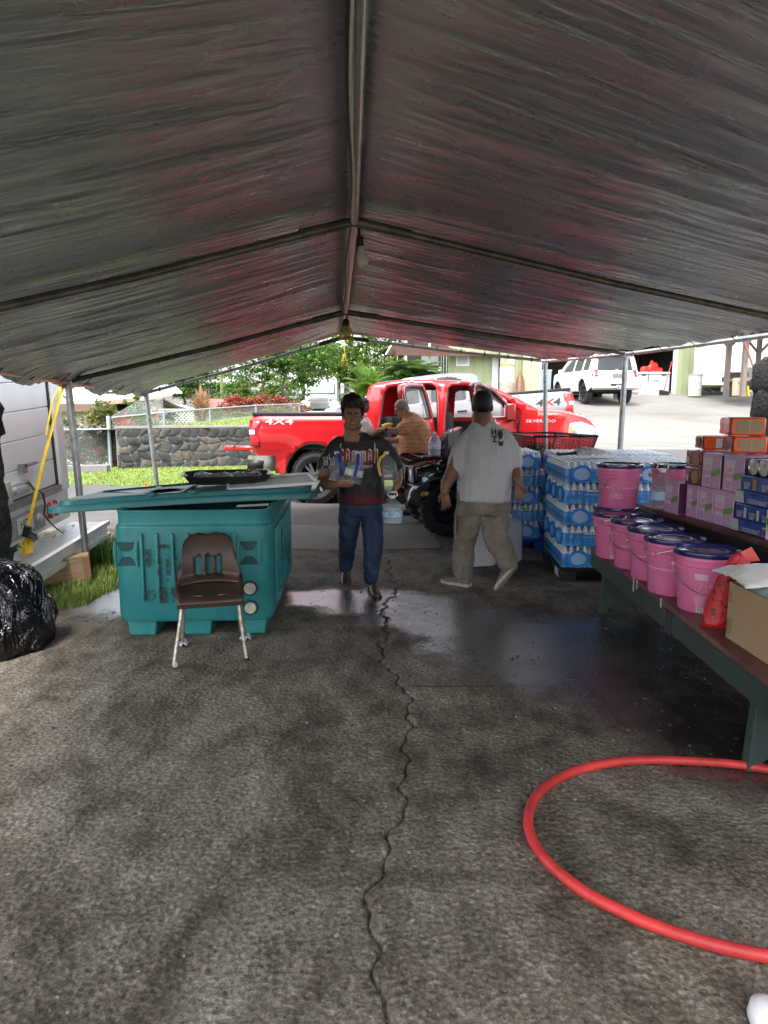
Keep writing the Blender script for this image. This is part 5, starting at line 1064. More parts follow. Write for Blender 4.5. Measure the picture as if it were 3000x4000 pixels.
# ---------------- white flatbed truck (front view, far) ----------------
def fartruck():
    c = at(1247, 1660, 42); z0 = at(0, 1650, 42).z; t = thing('white_flatbed_truck', 'white bonneted heavy truck seen head-on beyond the raised lawn', 'truck', (c.x, 42, z0)); BL = mk('pale_blue_paint', (.55, .66, .72), .35, coat=.6)
    m = MB(); m.bb(-1.0, 1.0, 1.5, 3.2, 1.35, 2.45); m.grid(lambda u, w: (-1+2*u+.0, 1.55+.0, 0), 1, 1) if 0 else None; m.box(0, 2.35, 2.58, 2.0, 1.7, .3, t=.92); m.build('cab', WHP, t, bevel=.06)
    m = MB(); m.box(0, 1.47, 2.05, 1.74, .05, .62, RX(-.12)); m.build('windscreen_frame', BLACK, t, bevel=.03); m = MB(); m.box(0, 1.43, 2.06, 1.64, .04, .54, RX(-.12)); m.build('windscreen', mk('pale_screen_glass', (.42, .5, .52), .08, spec=.8), t)
    for s_ in (-1, 1): m = MB(); m.cyl((s_*.3-.2, 1.4, 1.8), (s_*.3+.1, 1.38, 1.95), .012, n=4); m.build('wiper', BLACK, t)
    m = MB(); m.box(0, .75, 1.25, 1.15, 1.6, .85, t=.94); m.build('bonnet', BL, t, bevel=.12)
    m = MB(); m.bb(-.55, .55, -.08, -.04, .88, 1.5); g_ = m.build('grille', mk('pale_grille', (.45, .55, .6), .4), t)
    for k in range(7): m = MB(); m.bb(-.52, .52, -.13, -.08, .91+k*.083, .955+k*.083); m.build('grille_bar', CHROME, g_)
    for k in range(5): m = MB(); m.box(-.5+.25*k, 1.6, 2.78, .14, .08, .06); m.build('roof_marker', mk('cream_marker', (.75, .6, .45), .4), t, bevel=.02)
    for s_ in (-1, 1):
        m = MB(); m.ell((s_*.88, .55, .98), .36, .62, .36, 14, 8); m.build('fender', WHP, t); m = MB(); m.box(s_*.88, -.02, .82, .42, .12, .2); hl_ = m.build('headlight', CLRLENS, t, bevel=.02); m = MB(); m.box(s_*1.13, -.02, .82, .12, .12, .16); m.build('turn_lamp', AMBER, hl_)
        m = MB(); m.bb(min(s_*1.2, s_*1.42), max(s_*1.2, s_*1.42), 1.55, 1.65, 1.75, 2.35); mi = m.build('mirror', CHROME, t, bevel=.02); m = MB(); m.tube([(s_*1.0, 1.7, 2.4), (s_*1.4, 1.6, 2.42), (s_*1.4, 1.6, 1.65), (s_*1.0, 1.7, 1.6)], .02, 5); m.build('mirror_bracket', BLACK, mi)
        m = MB(); m.lathe([(.48, -.14), (.48, .14)], 20, T(s_*.88, .6, .48) @ RY(R(90))); m.build('wheel', TYRE, t)
    m = MB(); m.box(0, -.12, .52, 2.36, .18, .30); bu = m.build('bumper', BL, t, bevel=.04); m = MB(); m.box(.12, -.215, .52, .34, .02, .17); pl = m.build('number_plate', WHITE, bu); 
    for x in (-.75, -.6): m = MB(); m.box(x, -.215, .5, .09, .02, .07); m.build('bumper_slot', BLACK, bu)
    m = MB(); m.tube([(-1, 3.4, 2.5), (-1, 3.4, 3.15), (1, 3.4, 3.15), (1, 3.4, 2.5)], .04, 6); m.tube([(-1, 3.4, 2.95), (1, 3.4, 2.95)], .03, 6); m.build('headache_rack', WHITE, t)
    m = MB(); m.lathe([(.55, -1.2), (.6, -1.1), (.6, 1.1), (.55, 1.2)], 20, T(1.55, 5, 1.9) @ RX(R(90))); m.build('tank', mk('white_tank', (.7, .72, .68), .5), t); m = MB(); m.bb(-1.1, 1.2, 3.5, 9, 1.0, 1.2); m.build('flatbed', WHITE, t)
    m = MB()
    for x in (-.3, .3): m.bb(x-.05, x+.05, .2, 8.5, .6, .9)
    m.build('chassis_rail', BLACK, t); return t
ft = fartruck()
# ---------------- white box truck at the left ----------------
def boxtruck():
    t = thing('box_truck', 'rear of a white box truck with roll-up door and step bumper at left', 'truck', (-3.46, 5.2, 0)); t.rotation_euler = (R(4.5), 0, 0)
    # local: x outward (+x is rear facing tent), y along the width 0..2.35, z up
    BW = mk('box_truck_white', (.88, .89, .9), .35, nz=(2, .04), coat=.3); ALU = mk('tread_aluminium', (.5, .5, .5), .4, .6, bump=(70, .6)); TW = 2.32
    m = MB(); m.bb(-4, -.03, 0, TW, .66, 2.95); m.build('cargo_box', BW, t)
    for k in range(8):
        m = MB(); z = .70+k*.27; m.bb(-.03, .0, .1, TW-.2, z+.004, z+.266); m.build('door_panel', BW, t, bevel=.005)
    m = MB(); m.bb(-.02, .012, TW-.2, TW-.165, .68, 2.9); m.build('door_seal', BLACK, t)
    m = MB(); m.bb(-.05, .05, TW-.165, TW, .62, 2.95); m.build('rear_post', BW, t, bevel=.01)
    m = MB(); m.bb(-.06, .04, 0, TW, .62, .695); m.build('door_sill', STEEL, t)
    m = MB(); m.bb(-.5, .02, 0, TW+.0, .30, .62); sk = m.build('rear_skirt', BW, t)
    m = MB(); m.bb(.02, .034, 1.08, 1.74, .34, .56); pr_ = m.build('plate_recess', mk('grey_recess', (.35, .36, .36), .5), t); m = MB(); m.bb(.034, .04, 1.21, 1.50, .38, .53); np_ = m.build('number_plate', WHITE, pr_)
    lettering('HDP', .11, T(.043, 1.36, .46) @ RZ(R(90)) @ RX(R(90)), BLACK, np_); m = MB(); m.lathe([(.05, 0), (.045, .02), (.01, .03)], 14, T(.034, 1.62, .45) @ RY(R(90))); m.build('round_socket', mk('chalk_grey', (.55, .55, .52), .6), pr_)
    for y in (1.86, 1.99): m = MB(); m.M = T(.03, y, .47) @ S(1, 1, 1.9); m.lathe([(.045, -.01), (.045, .02), (.035, .035), (.01, .04)], 14, RY(R(90))); m.build('tail_lamp', REDLENS, t)
    m = MB(); m.bb(.02, .36, .0, TW+.02, .20, .235); sb = m.build('step_bumper', ALU, t); m = MB(); m.bb(.355, .40, 0, TW+.04, .08, .24); m.build('bumper_channel', BW, sb, bevel=.01); m = MB(); m.bb(.40, .43, 0, TW+.05, .20, .245); m.build('channel_lip', BW, sb); m = MB(); m.bb(.40, .43, 0, TW+.05, .07, .11); m.build('channel_lip', BW, sb)
    for k in range(22): m = MB(); m.bb(.1, .12, .06+k*.11, .1+k*.11, .235, .243); m.build('tread_stud', ALU, sb) if k % 2 else None
    # latch and pull strap
    m = MB(T(0, .52, 0)); m.bb(.0, .03, .62, 1.0, .74, .86); m.bb(.03, .05, .66, .95, .78, .82); m.cyl((.0, .72, .8), (.07, .72, .8), .035, n=10); m.bb(0, .04, .60, .66, .68, .9); la = m.build('latch', mk('painted_latch', (.58, .58, .54), .5, .3), t, bevel=.005)
    m = MB(T(0, .52, 0)); m.bb(0, .05, .88, .96, .93, 1.02); m.bb(.02, .05, .92, 1.16, .98, 1.01); m.build('latch_bracket', STEEL, la); m = MB(T(0, .52, 0)); m.cyl((.04, .95, .85), (.06, 1.05, .73), .018, n=6); m.build('latch_lever', CHROME, la)
    m = MB(T(0, .5, 0)); m.tube([(.07, 1.08, .74), (.10, 1.12, .70), (.12, 1.1, .60), (.12, 1.06, .5), (.14, 1.1, .42), (.16, 1.2, .32), (.2, 1.24, .26)], .025, 6, flat=.15); m.build('pull_strap', mk('grey_webbing', (.06, .05, .06), .8), t)
    for z in (1.45,): m = MB(); m.tube([(.06, TW+.03, z-.16), (.09, TW+.04, z-.12), (.09, TW+.05, z+.12), (.06, TW+.03, z+.16)], .012, 6); m.build('grab_handle', CHROME, t)
    return t
bt = boxtruck()
# ---------------- quad bike ----------------
def quad(loc, rz):
    t = thing('quad_bike', 'dark green and black quad bike with racks, facing left behind the grey-shirted man', 'quad bike', loc, rz)  # faces -x; near side -y
    GP = mk('dark_green_plastic', (.02, .035, .028), .25, coat=.6); BP = mk('gloss_black_plastic', (.012, .012, .013), .22, coat=.4)
    for x, nm in ((-.62, 0), (.66, 1)):
        for s_ in (-1, 1):
            key = 'quadtyre'
            if key not in _wc:
                m = MB(); r = .315; w = .24; Q = RX(R(90)); m.lathe([(r*.55, w/2-.02), (r*.8, w/2), (r*.93, w/2-.03), (r*.95, 0), (r*.93, -w/2+.03), (r*.8, -w/2), (r*.55, -w/2+.02)], 30, Q, cap=False)
                for k in range(20):
                    for s2 in (-1, 1):
                        a = 2*math.pi*(k+.25*s2)/20; q = MB(RY(a)); q.add([(-.035, s2*.005, r*.93), (.02, s2*.005, r*.93), (.045, s2*w*.5, r*.86), (-.01, s2*w*.5, r*.86), (-.03, s2*.007, r*1.03), (.015, s2*.007, r*1.03), (.04, s2*w*.50, r*.97), (-.005, s2*w*.50, r*.97)], [(0,1,2,3),(7,6,5,4),(0,4,5,1),(1,5,6,2),(2,6,7,3),(3,7,4,0)]); m.add(q.v, q.f)
                ty = m.mesh('tyre'); ty.materials.append(TYRE); m = MB(); rr = r*.56; m.lathe([(rr, w/2-.02), (rr*.9, w/2-.03), (rr*.85, w/2-.09), (rr*.45, w/2-.10), (rr*.4, w/2-.06), (.01, w/2-.05)], 26, Q, cap=False)
                for k in range(4): a = k*math.pi/2+.4; m.cyl((rr*.3*math.cos(a), -(w/2-.08), rr*.3*math.sin(a)), (rr*.3*math.cos(a), -(w/2-.04), rr*.3*math.sin(a)), .012, n=6)
                rm = m.mesh('rim'); rm.materials.append(BP)
                for me in (ty, rm): me.shade_smooth(); me.set_sharp_from_angle(angle=R(35))
                _wc[key] = (ty, rm)
            ty, rm = _wc[key]; wo = bpy.data.objects.new('wheel', ty); COL.objects.link(wo); wo.parent = t; wo.location = (x, s_*.46, .315); ro = bpy.data.objects.new('rim', rm); COL.objects.link(ro); ro.parent = wo; wo.rotation_euler = (0, .4, 0 if s_ < 0 else math.pi)
            # fender
            m = MB(); R0 = .43; pts = [(x+(R0+.06)*math.cos(a), .33+R0*math.sin(a)) for a in np.linspace(R(12), R(165) if x < 0 else R(168), 12)]
            rs = [[Vector((px, s_*.30, pz+.03)), Vector((px, s_*.50, pz+.02)), Vector((px, s_*.60, pz-.015)), Vector((px, s_*.61, pz-.05))] for px, pz in pts]; m.rings(rs, close=False, cap0=False, cap1=False); m.build('fender', GP, t, 50, solid=.015)
    m = MB(); m.box(0, 0, .50, 1.3, .34, .34); m.box(-.02, 0, .34, 1.0, .26, .14); m.cyl((-.62, -.4, .315), (-.62, .4, .315), .035); m.cyl((.66, -.4, .315), (.66, .4, .315), .04); m.build('chassis', INTER, t, bevel=.04)
    m = MB(); m.box(-.34, 0, .80, .62, .5, .14, RY(.12)); m.box(-.80, 0, .66, .36, .62, .34, RY(-.25)); m.build('front_cowl', GP, t, bevel=.06)
    m = MB(); m.rings([[Vector((x_, y*w, z)) for y, z in ((-1, .70), (-.8, z1), (.8, z1), (1, .70))] for x_, w, z1 in ((-.25, .13, .86), (-.12, .17, .98), (.05, .2, .97), (.2, .19, .86))]); m.build('tank_cover', BP, t, 40)
    m = MB(); m.rings([[Vector((x_, y*w, z)) for y, z in ((-1, z1-.12), (-.8, z1), (.8, z1), (1, z1-.12))] for x_, w, z1 in ((.15, .12, .84), (.3, .17, .88), (.6, .2, .9), (.75, .19, .92))]); m.build('seat', mk('seat_vinyl', (.02, .02, .02), .5), t, 40)
    m = MB(); m.rings([[Vector((x_, y*w, z)) for y, z in ((-1, z0), (-.9, z1), (.9, z1), (1, z0))] for x_, w, z0, z1 in ((-.60, .11, .95, 1.10), (-.52, .16, .90, 1.22), (-.34, .15, .90, 1.30), (-.22, .1, .95, 1.14))]); hp_ = m.build('handlebar_pod', BP, t, 30)
    m = MB(); m.add([(-.58, -.13, 1.03), (-.58, .13, 1.03), (-.44, .13, 1.27), (-.44, -.13, 1.27)], [(0, 1, 2, 3)]); m.build('pod_screen', CLRLENS, hp_, solid=.01)
    m = MB(); m.tube([(-.05, -.42, 1.12), (-.15, -.3, 1.15), (-.22, -.1, 1.12), (-.22, .1, 1.12), (-.15, .3, 1.15), (-.05, .42, 1.12)], .014, 8); m.cyl((-.25, 0, .85), (-.24, 0, 1.12), .03); hb = m.build('handlebar', BLACK, t)
    for s_ in (-1, 1): m = MB(); m.cyl((-.05, s_*.42, 1.12), (-.13, s_*.32, 1.14), .022); m.build('grip', RUBBER, hb)
    for (x0, x1, z) in ((-1.02, -.42, .93), (.55, 1.15, .95)):
        m = MB(); m.tube([(x0, -.42, z-.03), (x0, .42, z-.03), (x0+.04, .47, z), (x1, .47, z), (x1, -.47, z), (x0+.04, -.47, z)], .016, 7, closed=True); rk = m.build('cargo_rack', BP, t)
        for k in range(5): m = MB(); yy = -.36+.18*k; m.tube([(x0, yy, z-.01), (x1, yy, z-.01)], .012, 6); m.build('rack_bar', BP, rk)
        for k in range(3): m = MB(); m.bb(x0+.12+.18*k, x0+.17+.18*k, -.44, .44, z-.005, z+.012); m.build('rack_slat', BP, rk)
    m = MB(); m.box(-.72, -.33, .945, .34, .2, .03); m.build('rack_plate', BP, t, bevel=.01)
    # bumper bars
    m = MB()
    for s_ in (-1, 1): m.tube([(-1.0, s_*.26, .92), (-1.06, s_*.26, .80), (-1.06, s_*.25, .55), (-1.0, s_*.22, .38), (-.7, s_*.2, .32)], .018, 7)
    for z in (.80, .68, .56): m.tube([(-1.06, -.26, z), (-1.08, 0, z), (-1.06, .26, z)], .014, 6)
    m.build('bull_bar', BP, t)
    for s_ in (-1, 1):
        m = MB(); m.tube([(-1.04, s_*.30, .62), (-1.06, s_*.34, .84), (-1.0, s_*.50, .84), (-.98, s_*.48, .60)], .016, 6, closed=True); m.build('lamp_guard', BP, t); m = MB(); m.box(-1.0, s_*.40, .73, .08, .13, .17); m.build('headlight', CLRLENS, t, bevel=.02); m = MB(); m.lathe([(.032, 0), (.03, .015), (.01, .02)], 12, T(-.86, s_*.56, .52) @ RX(R(90*1))); m.lathe([(.032, 0), (.03, -.015)], 12, T(-.9, s_*.545, .52) @ RX(R(90))); m.build('amber_reflector', AMBER, t)
        m = MB(); m.box(-.93, s_*.42, .55, .2, .1, .34, RY(.5)); m.build('fender_panel', GP, t, bevel=.03)
    # wire mesh basket on the rear rack
    BK = mk('basket_steel', (.03, .028, .028), .4, .3); bk = None; x0, x1, y0, y1, z0, z1 = .42, 1.08, -.62, .55, .97, 1.20; fl = .05
    m = MB(); B4 = [(x0, y0, z0), (x1, y0, z0), (x1, y1, z0), (x0, y1, z0)]; T4 = [(x0-fl, y0-fl, z1), (x1+fl, y0-fl, z1), (x1+fl, y1+fl, z1), (x0-fl, y1+fl, z1)]
    m.tube(T4, .018, 6, closed=True); m.tube(B4, .010, 5, closed=True)
    for a_, b_ in zip(B4, T4): m.cyl(a_, b_, .012, n=5)
    bk = m.build('basket', BK, t)
    m = MB()
    for k in range(4):
        a0, a1 = Vector(B4[k]), Vector(B4[(k+1) % 4]); c0, c1 = Vector(T4[k]), Vector(T4[(k+1) % 4]); n = int((a1-a0).length/.035)
        for i in range(n):
            for s_ in (0, 1):
                for j in range(6):
                    u0 = (i+(.5 if (j % 2) ^ s_ else 0))/n; u1 = (i+(0 if (j % 2) ^ s_ else .5))/n; w0 = j/6; w1 = (j+1)/6
                    p = lerp(lerp(a0, a1, min(1, u0)), lerp(c0, c1, min(1, u0)), w0); q = lerp(lerp(a0, a1, min(1, u1)), lerp(c0, c1, min(1, u1)), w1); m.cyl(p, q, .0032, n=3, caps=False)
    m.build('basket_mesh', BK, bk, 0, kind='stuff')
    m = MB()
    for k in range(20): m.cyl((x0+(x1-x0)*k/20, y0, z0), (x0+(x1-x0)*k/20, y1, z0), .004, n=3)
    for k in range(16): m.cyl((x0, y0+(y1-y0)*k/16, z0), (x1, y0+(y1-y0)*k/16, z0), .004, n=3)
    m.build('basket_floor', BK, bk, 0, kind='stuff'); return t
qb = quad((1.42, 9.62, 0), R(8)); qb.scale = (1.12, 1.12, 1.08)
# ---------------- teal insulated bin, lid, trays ----------------
def fabcol(name, c, c2, rough=.5, sc=3, bump=.3, coat=0):
    g = NT(name); v = g.map(); n = g.noise(v, sc, 7, .7); n2 = g.noise(v, 40, 4, .7)
    col = g.ramp(n, [(.35, c), (.68, c2)]); col = g.mix(g.ramp(n2, [(.62, 0), (.75, .35)]), col, tuple(x*.35 for x in c))
    g.set(Base_Color=col, Roughness=rough, Coat_Weight=coat); g.bump(n2, bump, .004); return g.m
TEAL = fabcol('scuffed_teal_plastic', (.014, .16, .168), (.04, .235, .235), .38, 2.2, .25); TEALD = fabcol('scuffed_dark_teal', (.010, .115, .125), (.022, .18, .185), .35, 2.5, .25)
bn = thing('insulated_bin', 'large teal insulated plastic fish bin behind the brown chair', 'bin', (-1.37, 4.86, 0), R(2.5)); bw, bd, bh = 1.13, 1.62, .93
def rr_ring(w, d, z, r=.09, x0=0, y0=0):
    return [Vector((x0+px, y0+py, z)) for px, py in rrect(-w/2, 0, w/2, d, r, 4)]
m = MB(); m.rings([rr_ring(bw*.965, bd*.97, .11, .1, 0, .02), rr_ring(bw, bd, .16, .1), rr_ring(bw, bd, .80, .1), rr_ring(bw+.0, bd, .815, .1), rr_ring(bw-.035, bd-.035, .83, .09, 0, .017), rr_ring(bw-.035, bd-.035, bh-.02, .09, 0, .017), rr_ring(bw-.02, bd-.02, bh, .09, 0, .01), rr_ring(bw-.10, bd-.10, bh, .07, 0, .05), rr_ring(bw-.12, bd-.12, .3, .07, 0, .06)], cap0=True, cap1=True)
m.build('body', TEAL, bn, 35, bevel=.006)
for x in np.linspace(-.36, .30, 7):
    m = MB(); m.bb(x-.012, x+.012, -.022, .004, .27 if abs(x) > .2 else .42, .77); m.build('rib', TEAL, bn, bevel=.008)
for y in np.linspace(.16, 1.26, 9):
    for s_ in (-1, 1): m = MB(); m.bb(min(s_*(bw/2-.004), s_*(bw/2+.02)), max(s_*(bw/2-.004), s_*(bw/2+.02)), y-.014, y+.014, .25, .78); m.build('rib', TEAL, bn, bevel=.008)
for x in (-.40, 0, .40): m = MB(); m.box(x, bd/2, .055, .19, bd*.94, .115, t=1.12, ty=1); m.build('foot', TEAL, bn, bevel=.012)
HOLE = mk('bin_recess', (.006, .05, .055), .6)
for (x, z) in ((-.47, .62), (.40, .62)):
    m = MB(); 
    for sg in (1, -1): m.add([(x-.07, -.004, z+sg*.085), (x+.07, -.004, z+sg*.085), (x+.028, -.004, z+sg*.022), (x-.028, -.004, z+sg*.022)], [(0, 1, 2, 3)])
    m.build('hand_hold', HOLE, bn, 0, solid=.004)
    for xx in (x-.075, x+.075): m = MB(); m.tube([(xx, -.006, z+.09), (xx, -.02, z), (xx, -.006, z-.09)], .012, 6); m.build('hand_hold_rim', TEAL, bn)
for z in (.36, .215):
    m = MB(); m.lathe([(.058, 0), (.056, .012), (.046, .012), (.045, .004)], 22, T(.40, -.001, z) @ RX(R(90))); pr_ = m.build('plug_ring', HOLE, bn); m = MB(); m.lathe([(.042, 0), (.042, .018), (.034, .024), (.01, .024)], 20, T(.40, -.006, z) @ RX(R(90))); m.box(.40, -.035, z, .05, .014, .012, RY(.4)); m.build('drain_plug', mk('yellowed_plug', (.5, .46, .38), .5, nz=(20, .3)), pr_)
# faded black marks
g = NT('faded_black_stencil'); v = g.map(); g.set(Base_Color=(.012, .02, .022), Roughness=.7, Alpha=g.ramp(g.noise(v, 28, 5, .7), [(.46, 0.), (.56, .95)])); STEN = g.m
m = MB()
for (x0, x1, z0, z1) in ((-.335, -.30, .52, .66), (-.25, -.225, .40, .68), (-.245, -.15, .66, .69), (-.19, -.165, .42, .62), (-.13, -.11, .40, .6), (-.06, -.035, .44, .60), (-.36, -.27, .28, .36), (-.25, -.20, .26, .38), (-.16, -.10, .27, .38), (-.05, .02, .26, .37), (.09, .16, .27, .37), (.02, .09, .62, .72), (.3, .34, .30, .5), (.12, .2, .42, .48)): m.add([(x0, -.024, z0), (x1, -.024, z0), (x1, -.024, z1), (x0, -.024, z1)], [(0, 1, 2, 3)])
m.build('worn_stencil', STEN, bn, 0, kind='stuff')
lettering('HILO FISH', .16, T(-.12, -.0235, .56) @ RX(R(90)), STEN, bn, sx=.8, bold=.01) if 0 else None
m = MB()
for (y0, y1, z0, z1) in ((.45, .55, .45, .75), (.7, .78, .4, .6), (.95, 1.1, .3, .5)): m.add([(bw/2+.022, y0, z0), (bw/2+.022, y1, z0), (bw/2+.022, y1, z1), (bw/2+.022, y0, z1)], [(0, 1, 2, 3)])
m.build('worn_stencil', STEN, bn, 0, kind='stuff')
# lid
FLc, FRc, BRc, BLc = Vector((-2.43, 4.88, .895)), Vector((-.54, 5.46, .935)), Vector((-.60, 6.62, .945)), Vector((-2.59, 6.02, .84))
ld = thing('bin_lid', 'dark teal bin lid lying askew across the bin, overhanging left', 'lid', (-1.4, 5.7, .9))
def LP(u, v, h): return lerp(lerp(FLc, FRc, u), lerp(BLc, BRc, u), v)+Vector((0, 0, h+.015*math.sin(u*3.1)))
def lring(ins, h, r=.06):
    out = []
    for (cx, cy, a0) in ((1-ins-r, 1-ins-r*1.4, 0), (ins+r, 1-ins-r*1.4, 90), (ins+r, ins+r*1.4, 180), (1-ins-r, ins+r*1.4, 270)):
        for k in range(5): a = R(a0+22.5*k); out.append((cx+r*math.cos(a), cy+r*1.4*math.sin(a), h))
    o2 = []
    for i in range(len(out)):
        p, q = out[i], out[(i+1) % len(out)]; o2.append(p)
        if math.hypot(q[0]-p[0], q[1]-p[1]) > .3:
            for t_ in (.25, .5, .75): o2.append(tuple(p[j]+(q[j]-p[j])*t_ for j in range(3)))
    return [LP(*p) for p in o2]
m = MB(); m.rings([lring(.02, .0), lring(.0, .004), lring(.0, .045), lring(.006, .055), lring(.028, .055), lring(.036, .085), lring(.05, .09), lring(.075, .09), lring(.085, .075), lring(.3, .072), lring(.4, .072)], cap0=True, cap1=True); m.build('panel', TEALD, ld, 40, world=True)
for (u, v0, v1) in ((.30, .12, .88), (.46, .12, .88), (.62, .12, .88)): m = MB(); m.tube([LP(u, v0, .074), LP(u, (v0+v1)/2, .078), LP(u, v1, .074)], .022, 8, flat=.5); m.build('ridge', TEALD, ld, world=True)
for u in (.37, .52):
    m = MB(); m.ell(LP(u, .035, .09), .035, .02, .02, 8, 5); m.build('latch_notch', TEALD, ld, world=True)
m = MB(); a, b = Vector((-1.08, 5.0, .935)), Vector((-.86, 5.08, .935)); m.add([a, b, b+Vector((0, .05, .01)), a+Vector((0, .05, .01))], [(0, 1, 2, 3)]); o = m.build('scrap_label', mk('torn_label', (.6, .65, .68), .5), bn, 0, world=True)
def ltop(u, v, h=.0): p = at(u, v, 5.6); return p
BT = mk('black_tray_plastic', (.02, .02, .022), .3, bump=(30, .2)); zt = 1.035
tr = thing('black_tray', 'large black octagonal plastic tray resting on the bin lid', 'tray', (-1.35, 5.95, zt-.01), R(14)); 
def octr(w, d, c, z): return [Vector((x, y, z)) for x, y in ((-w, -d+c), (-w+c, -d), (w-c, -d), (w, -d+c), (w, d-c), (w-c, d), (-w+c, d), (-w, d-c))]
m = MB(); m.rings([octr(.31, .26, .1, 0), octr(.36, .31, .12, .075), octr(.375, .325, .12, .078), octr(.375, .325, .12, .07), octr(.355, .305, .12, .066), octr(.30, .25, .1, .012)], cap0=True, cap1=True); m.build('shell', BT, tr, 20)
m = MB(); m.grid(lambda u, v: ((u-.5)*.56, (v-.5)*.44, .05+.045*fbm((u*5, v*5, 0), 4)), 20, 16); pf = m.build('plastic_film', mk('crumpled_film', (.5, .52, .55), .12, alpha=.45, spec=.9), None, 40); pf.matrix_world = tr.matrix_basis.copy(); pf.location = (-1.35, 5.95, zt); pf.rotation_euler = (0, 0, R(14)); tag(pf, 'crumpled clear plastic film inside the black tray', 'plastic film')
wt = thing('white_tray', 'shallow off-white plastic tray lid lying right of the black tray', 'tray', (-.95, 5.80, zt), R(16), rot=(R(2), R(-3), R(14))); m = MB(); m.rings([octr(.36, .30, .02, -.004), octr(.37, .31, .02, .02), octr(.355, .295, .02, .022), octr(.34, .28, .02, .006)], cap0=True, cap1=True); m.build('shell', mk('off_white_plastic', (.88, .89, .85), .6), wt, 20)
# ---------------- brown school chair ----------------
BRW = mk('brown_shell_plastic', (.045, .024, .017), .38, nz=(6, .25), bump=(200, .12, .002)); LEGM = mk('worn_chrome', (.42, .38, .32), .33, .75, nz=(30, .55), bump=(70, .3))
ch = thing('school_chair', 'brown plastic school chair with slotted back and worn chrome legs', 'chair', (-1.17, 4.52, 0), R(15))
# local: front is -y
def CHB(x, z):
    t_ = (z-.455)/.33; y = .175+.075*t_-.03*math.sin(t_*3); y += -.20*(abs(x)/.24)**3*.35-.0; return Vector((x, y-.05*max(0, .12-t_)/.12, z+.012*math.cos(x*9)))
sl_ = [rrect(x0, .495, x0+.036, .625, .015, 3) for x0 in (-.088, -.018, .052)]
out = [(-.215, .455), (-.205, .55), (-.175, .68), (-.15, .755), (-.12, .775), (-.06, .782), (.0, .765), (.06, .782), (.12, .775), (.15, .755), (.175, .68), (.205, .55), (.215, .455)][::-1]
m = panel(out, sl_, .028, CHB); m.build('backrest', BRW, ch, 60, solid=.009)
def CS(u, v): # seat
    x = (u-.5)*2; y = -.21+v*.40; w = .225-.015*(1-v); z = .452-.022*(1-x*x)*math.sin(math.pi*min(1, v*1.1))-.035*max(0, .14-v)/.14*(.14-v)/.14*1.6+.025*abs(x)**4*(v > .2)*ss(v, .2, .6)
    if v > .85: z += .02*((v-.85)/.15)**2
    return Vector((x*w, y, z))
m = MB(); m.grid(CS, 20, 22); m.build('seat', BRW, ch, 60, solid=.009)
m = MB(); m.tube([CS(u, 0)+Vector((0, .0, -.008)) for u in np.linspace(0, 1, 15)], .008, 6); m.build('seat_edge', BRW, ch)
FOOT = mk('torn_tape', (.45, .52, .5), .8)
for (x0, y0, x1, y1, tape) in ((-.17, -.15, -.245, -.235, 0), (.17, -.15, .215, -.22, 0), (-.17, .13, -.20, .20, 1), (.17, .13, .24, .215, 1)):
    m = MB(); m.tube([(x0*.3, y0, .435), (x0*.9, y0, .432), (x0+(x1-x0)*.12, y0+(y1-y0)*.12, .40), (x0+(x1-x0)*.3, y0+(y1-y0)*.3, .3), (x1, y1, .012)], .0125, 10); lg = m.build('leg', LEGM, ch)
    m = MB(); m.lathe([(.016, 0), (.018, .012), (.014, .025)], 10, T(x1, y1, 0)); m.build('glide', RUBBER, lg)
    if tape:
        m = MB()
        for k in range(7): a = k*.9; m.tube([(x1, y1, .03), (x1+.03*math.cos(a), y1+.03*math.sin(a), .03+.01*math.sin(k*2)), (x1+.05*math.cos(a), y1+.045*math.sin(a), .012)], [.012, .014, .006], 5, flat=.3)
        m.build('torn_tape', FOOT, lg)
    elif x0 < 0: m = MB(); m.ell((x1+.012, y1-.01, .03), .022, .02, .022, 7, 5); m.build('torn_tape', mk('dirty_tape', (.4, .38, .33), .8), lg)
# ---------------- rubbish bag ----------------
g = NT('black_bag_film'); v = g.map(); g.set(Base_Color=(.003, .003, .005), Roughness=.14, Specular_IOR_Level=.6, Coat_Weight=.0); b1 = g.bump(g.noise(g.map((1, 1, .35), (.3, .2, 0)), 5, 3, .5, 2.2), 1., .11); g.bump(g.noise(v, 16, 2, .5, 1), .4, .02, b1)
m = MB(); rs = []; n = 64; L = 40
for i in range(L+1):
    t_ = i/L; z = .60*math.sin(t_*math.pi/2)**.85; r0 = (.43*(1-t_)**.60+.035)*(.86+.14*min(1, t_*7)); ring = []
    for j in range(n):
        a = 2*math.pi*j/n; f = 1+.16*fbm((math.cos(a)*1.4, math.sin(a)*1.4, t_*2.5), 3)+.07*math.sin(a*9+3*t_+3*noise.noise(Vector((math.cos(a)*1.5, math.sin(a)*1.5, t_*2))))*(.25+t_); ring.append(Vector((r0*1.08*f*math.cos(a), r0*.95*f*math.sin(a), z*(1+.05*noise.noise(Vector((math.cos(a)*2, math.sin(a)*2, 5)))))))
    rs.append(ring)
m.rings(rs); bg_ = m.build('rubbish_bag', g.m, None, 180); bg_.location = (-2.76, 4.66, 0); tag(bg_, 'full shiny black rubbish bag at the left edge in front of the lava pillar', 'bag')
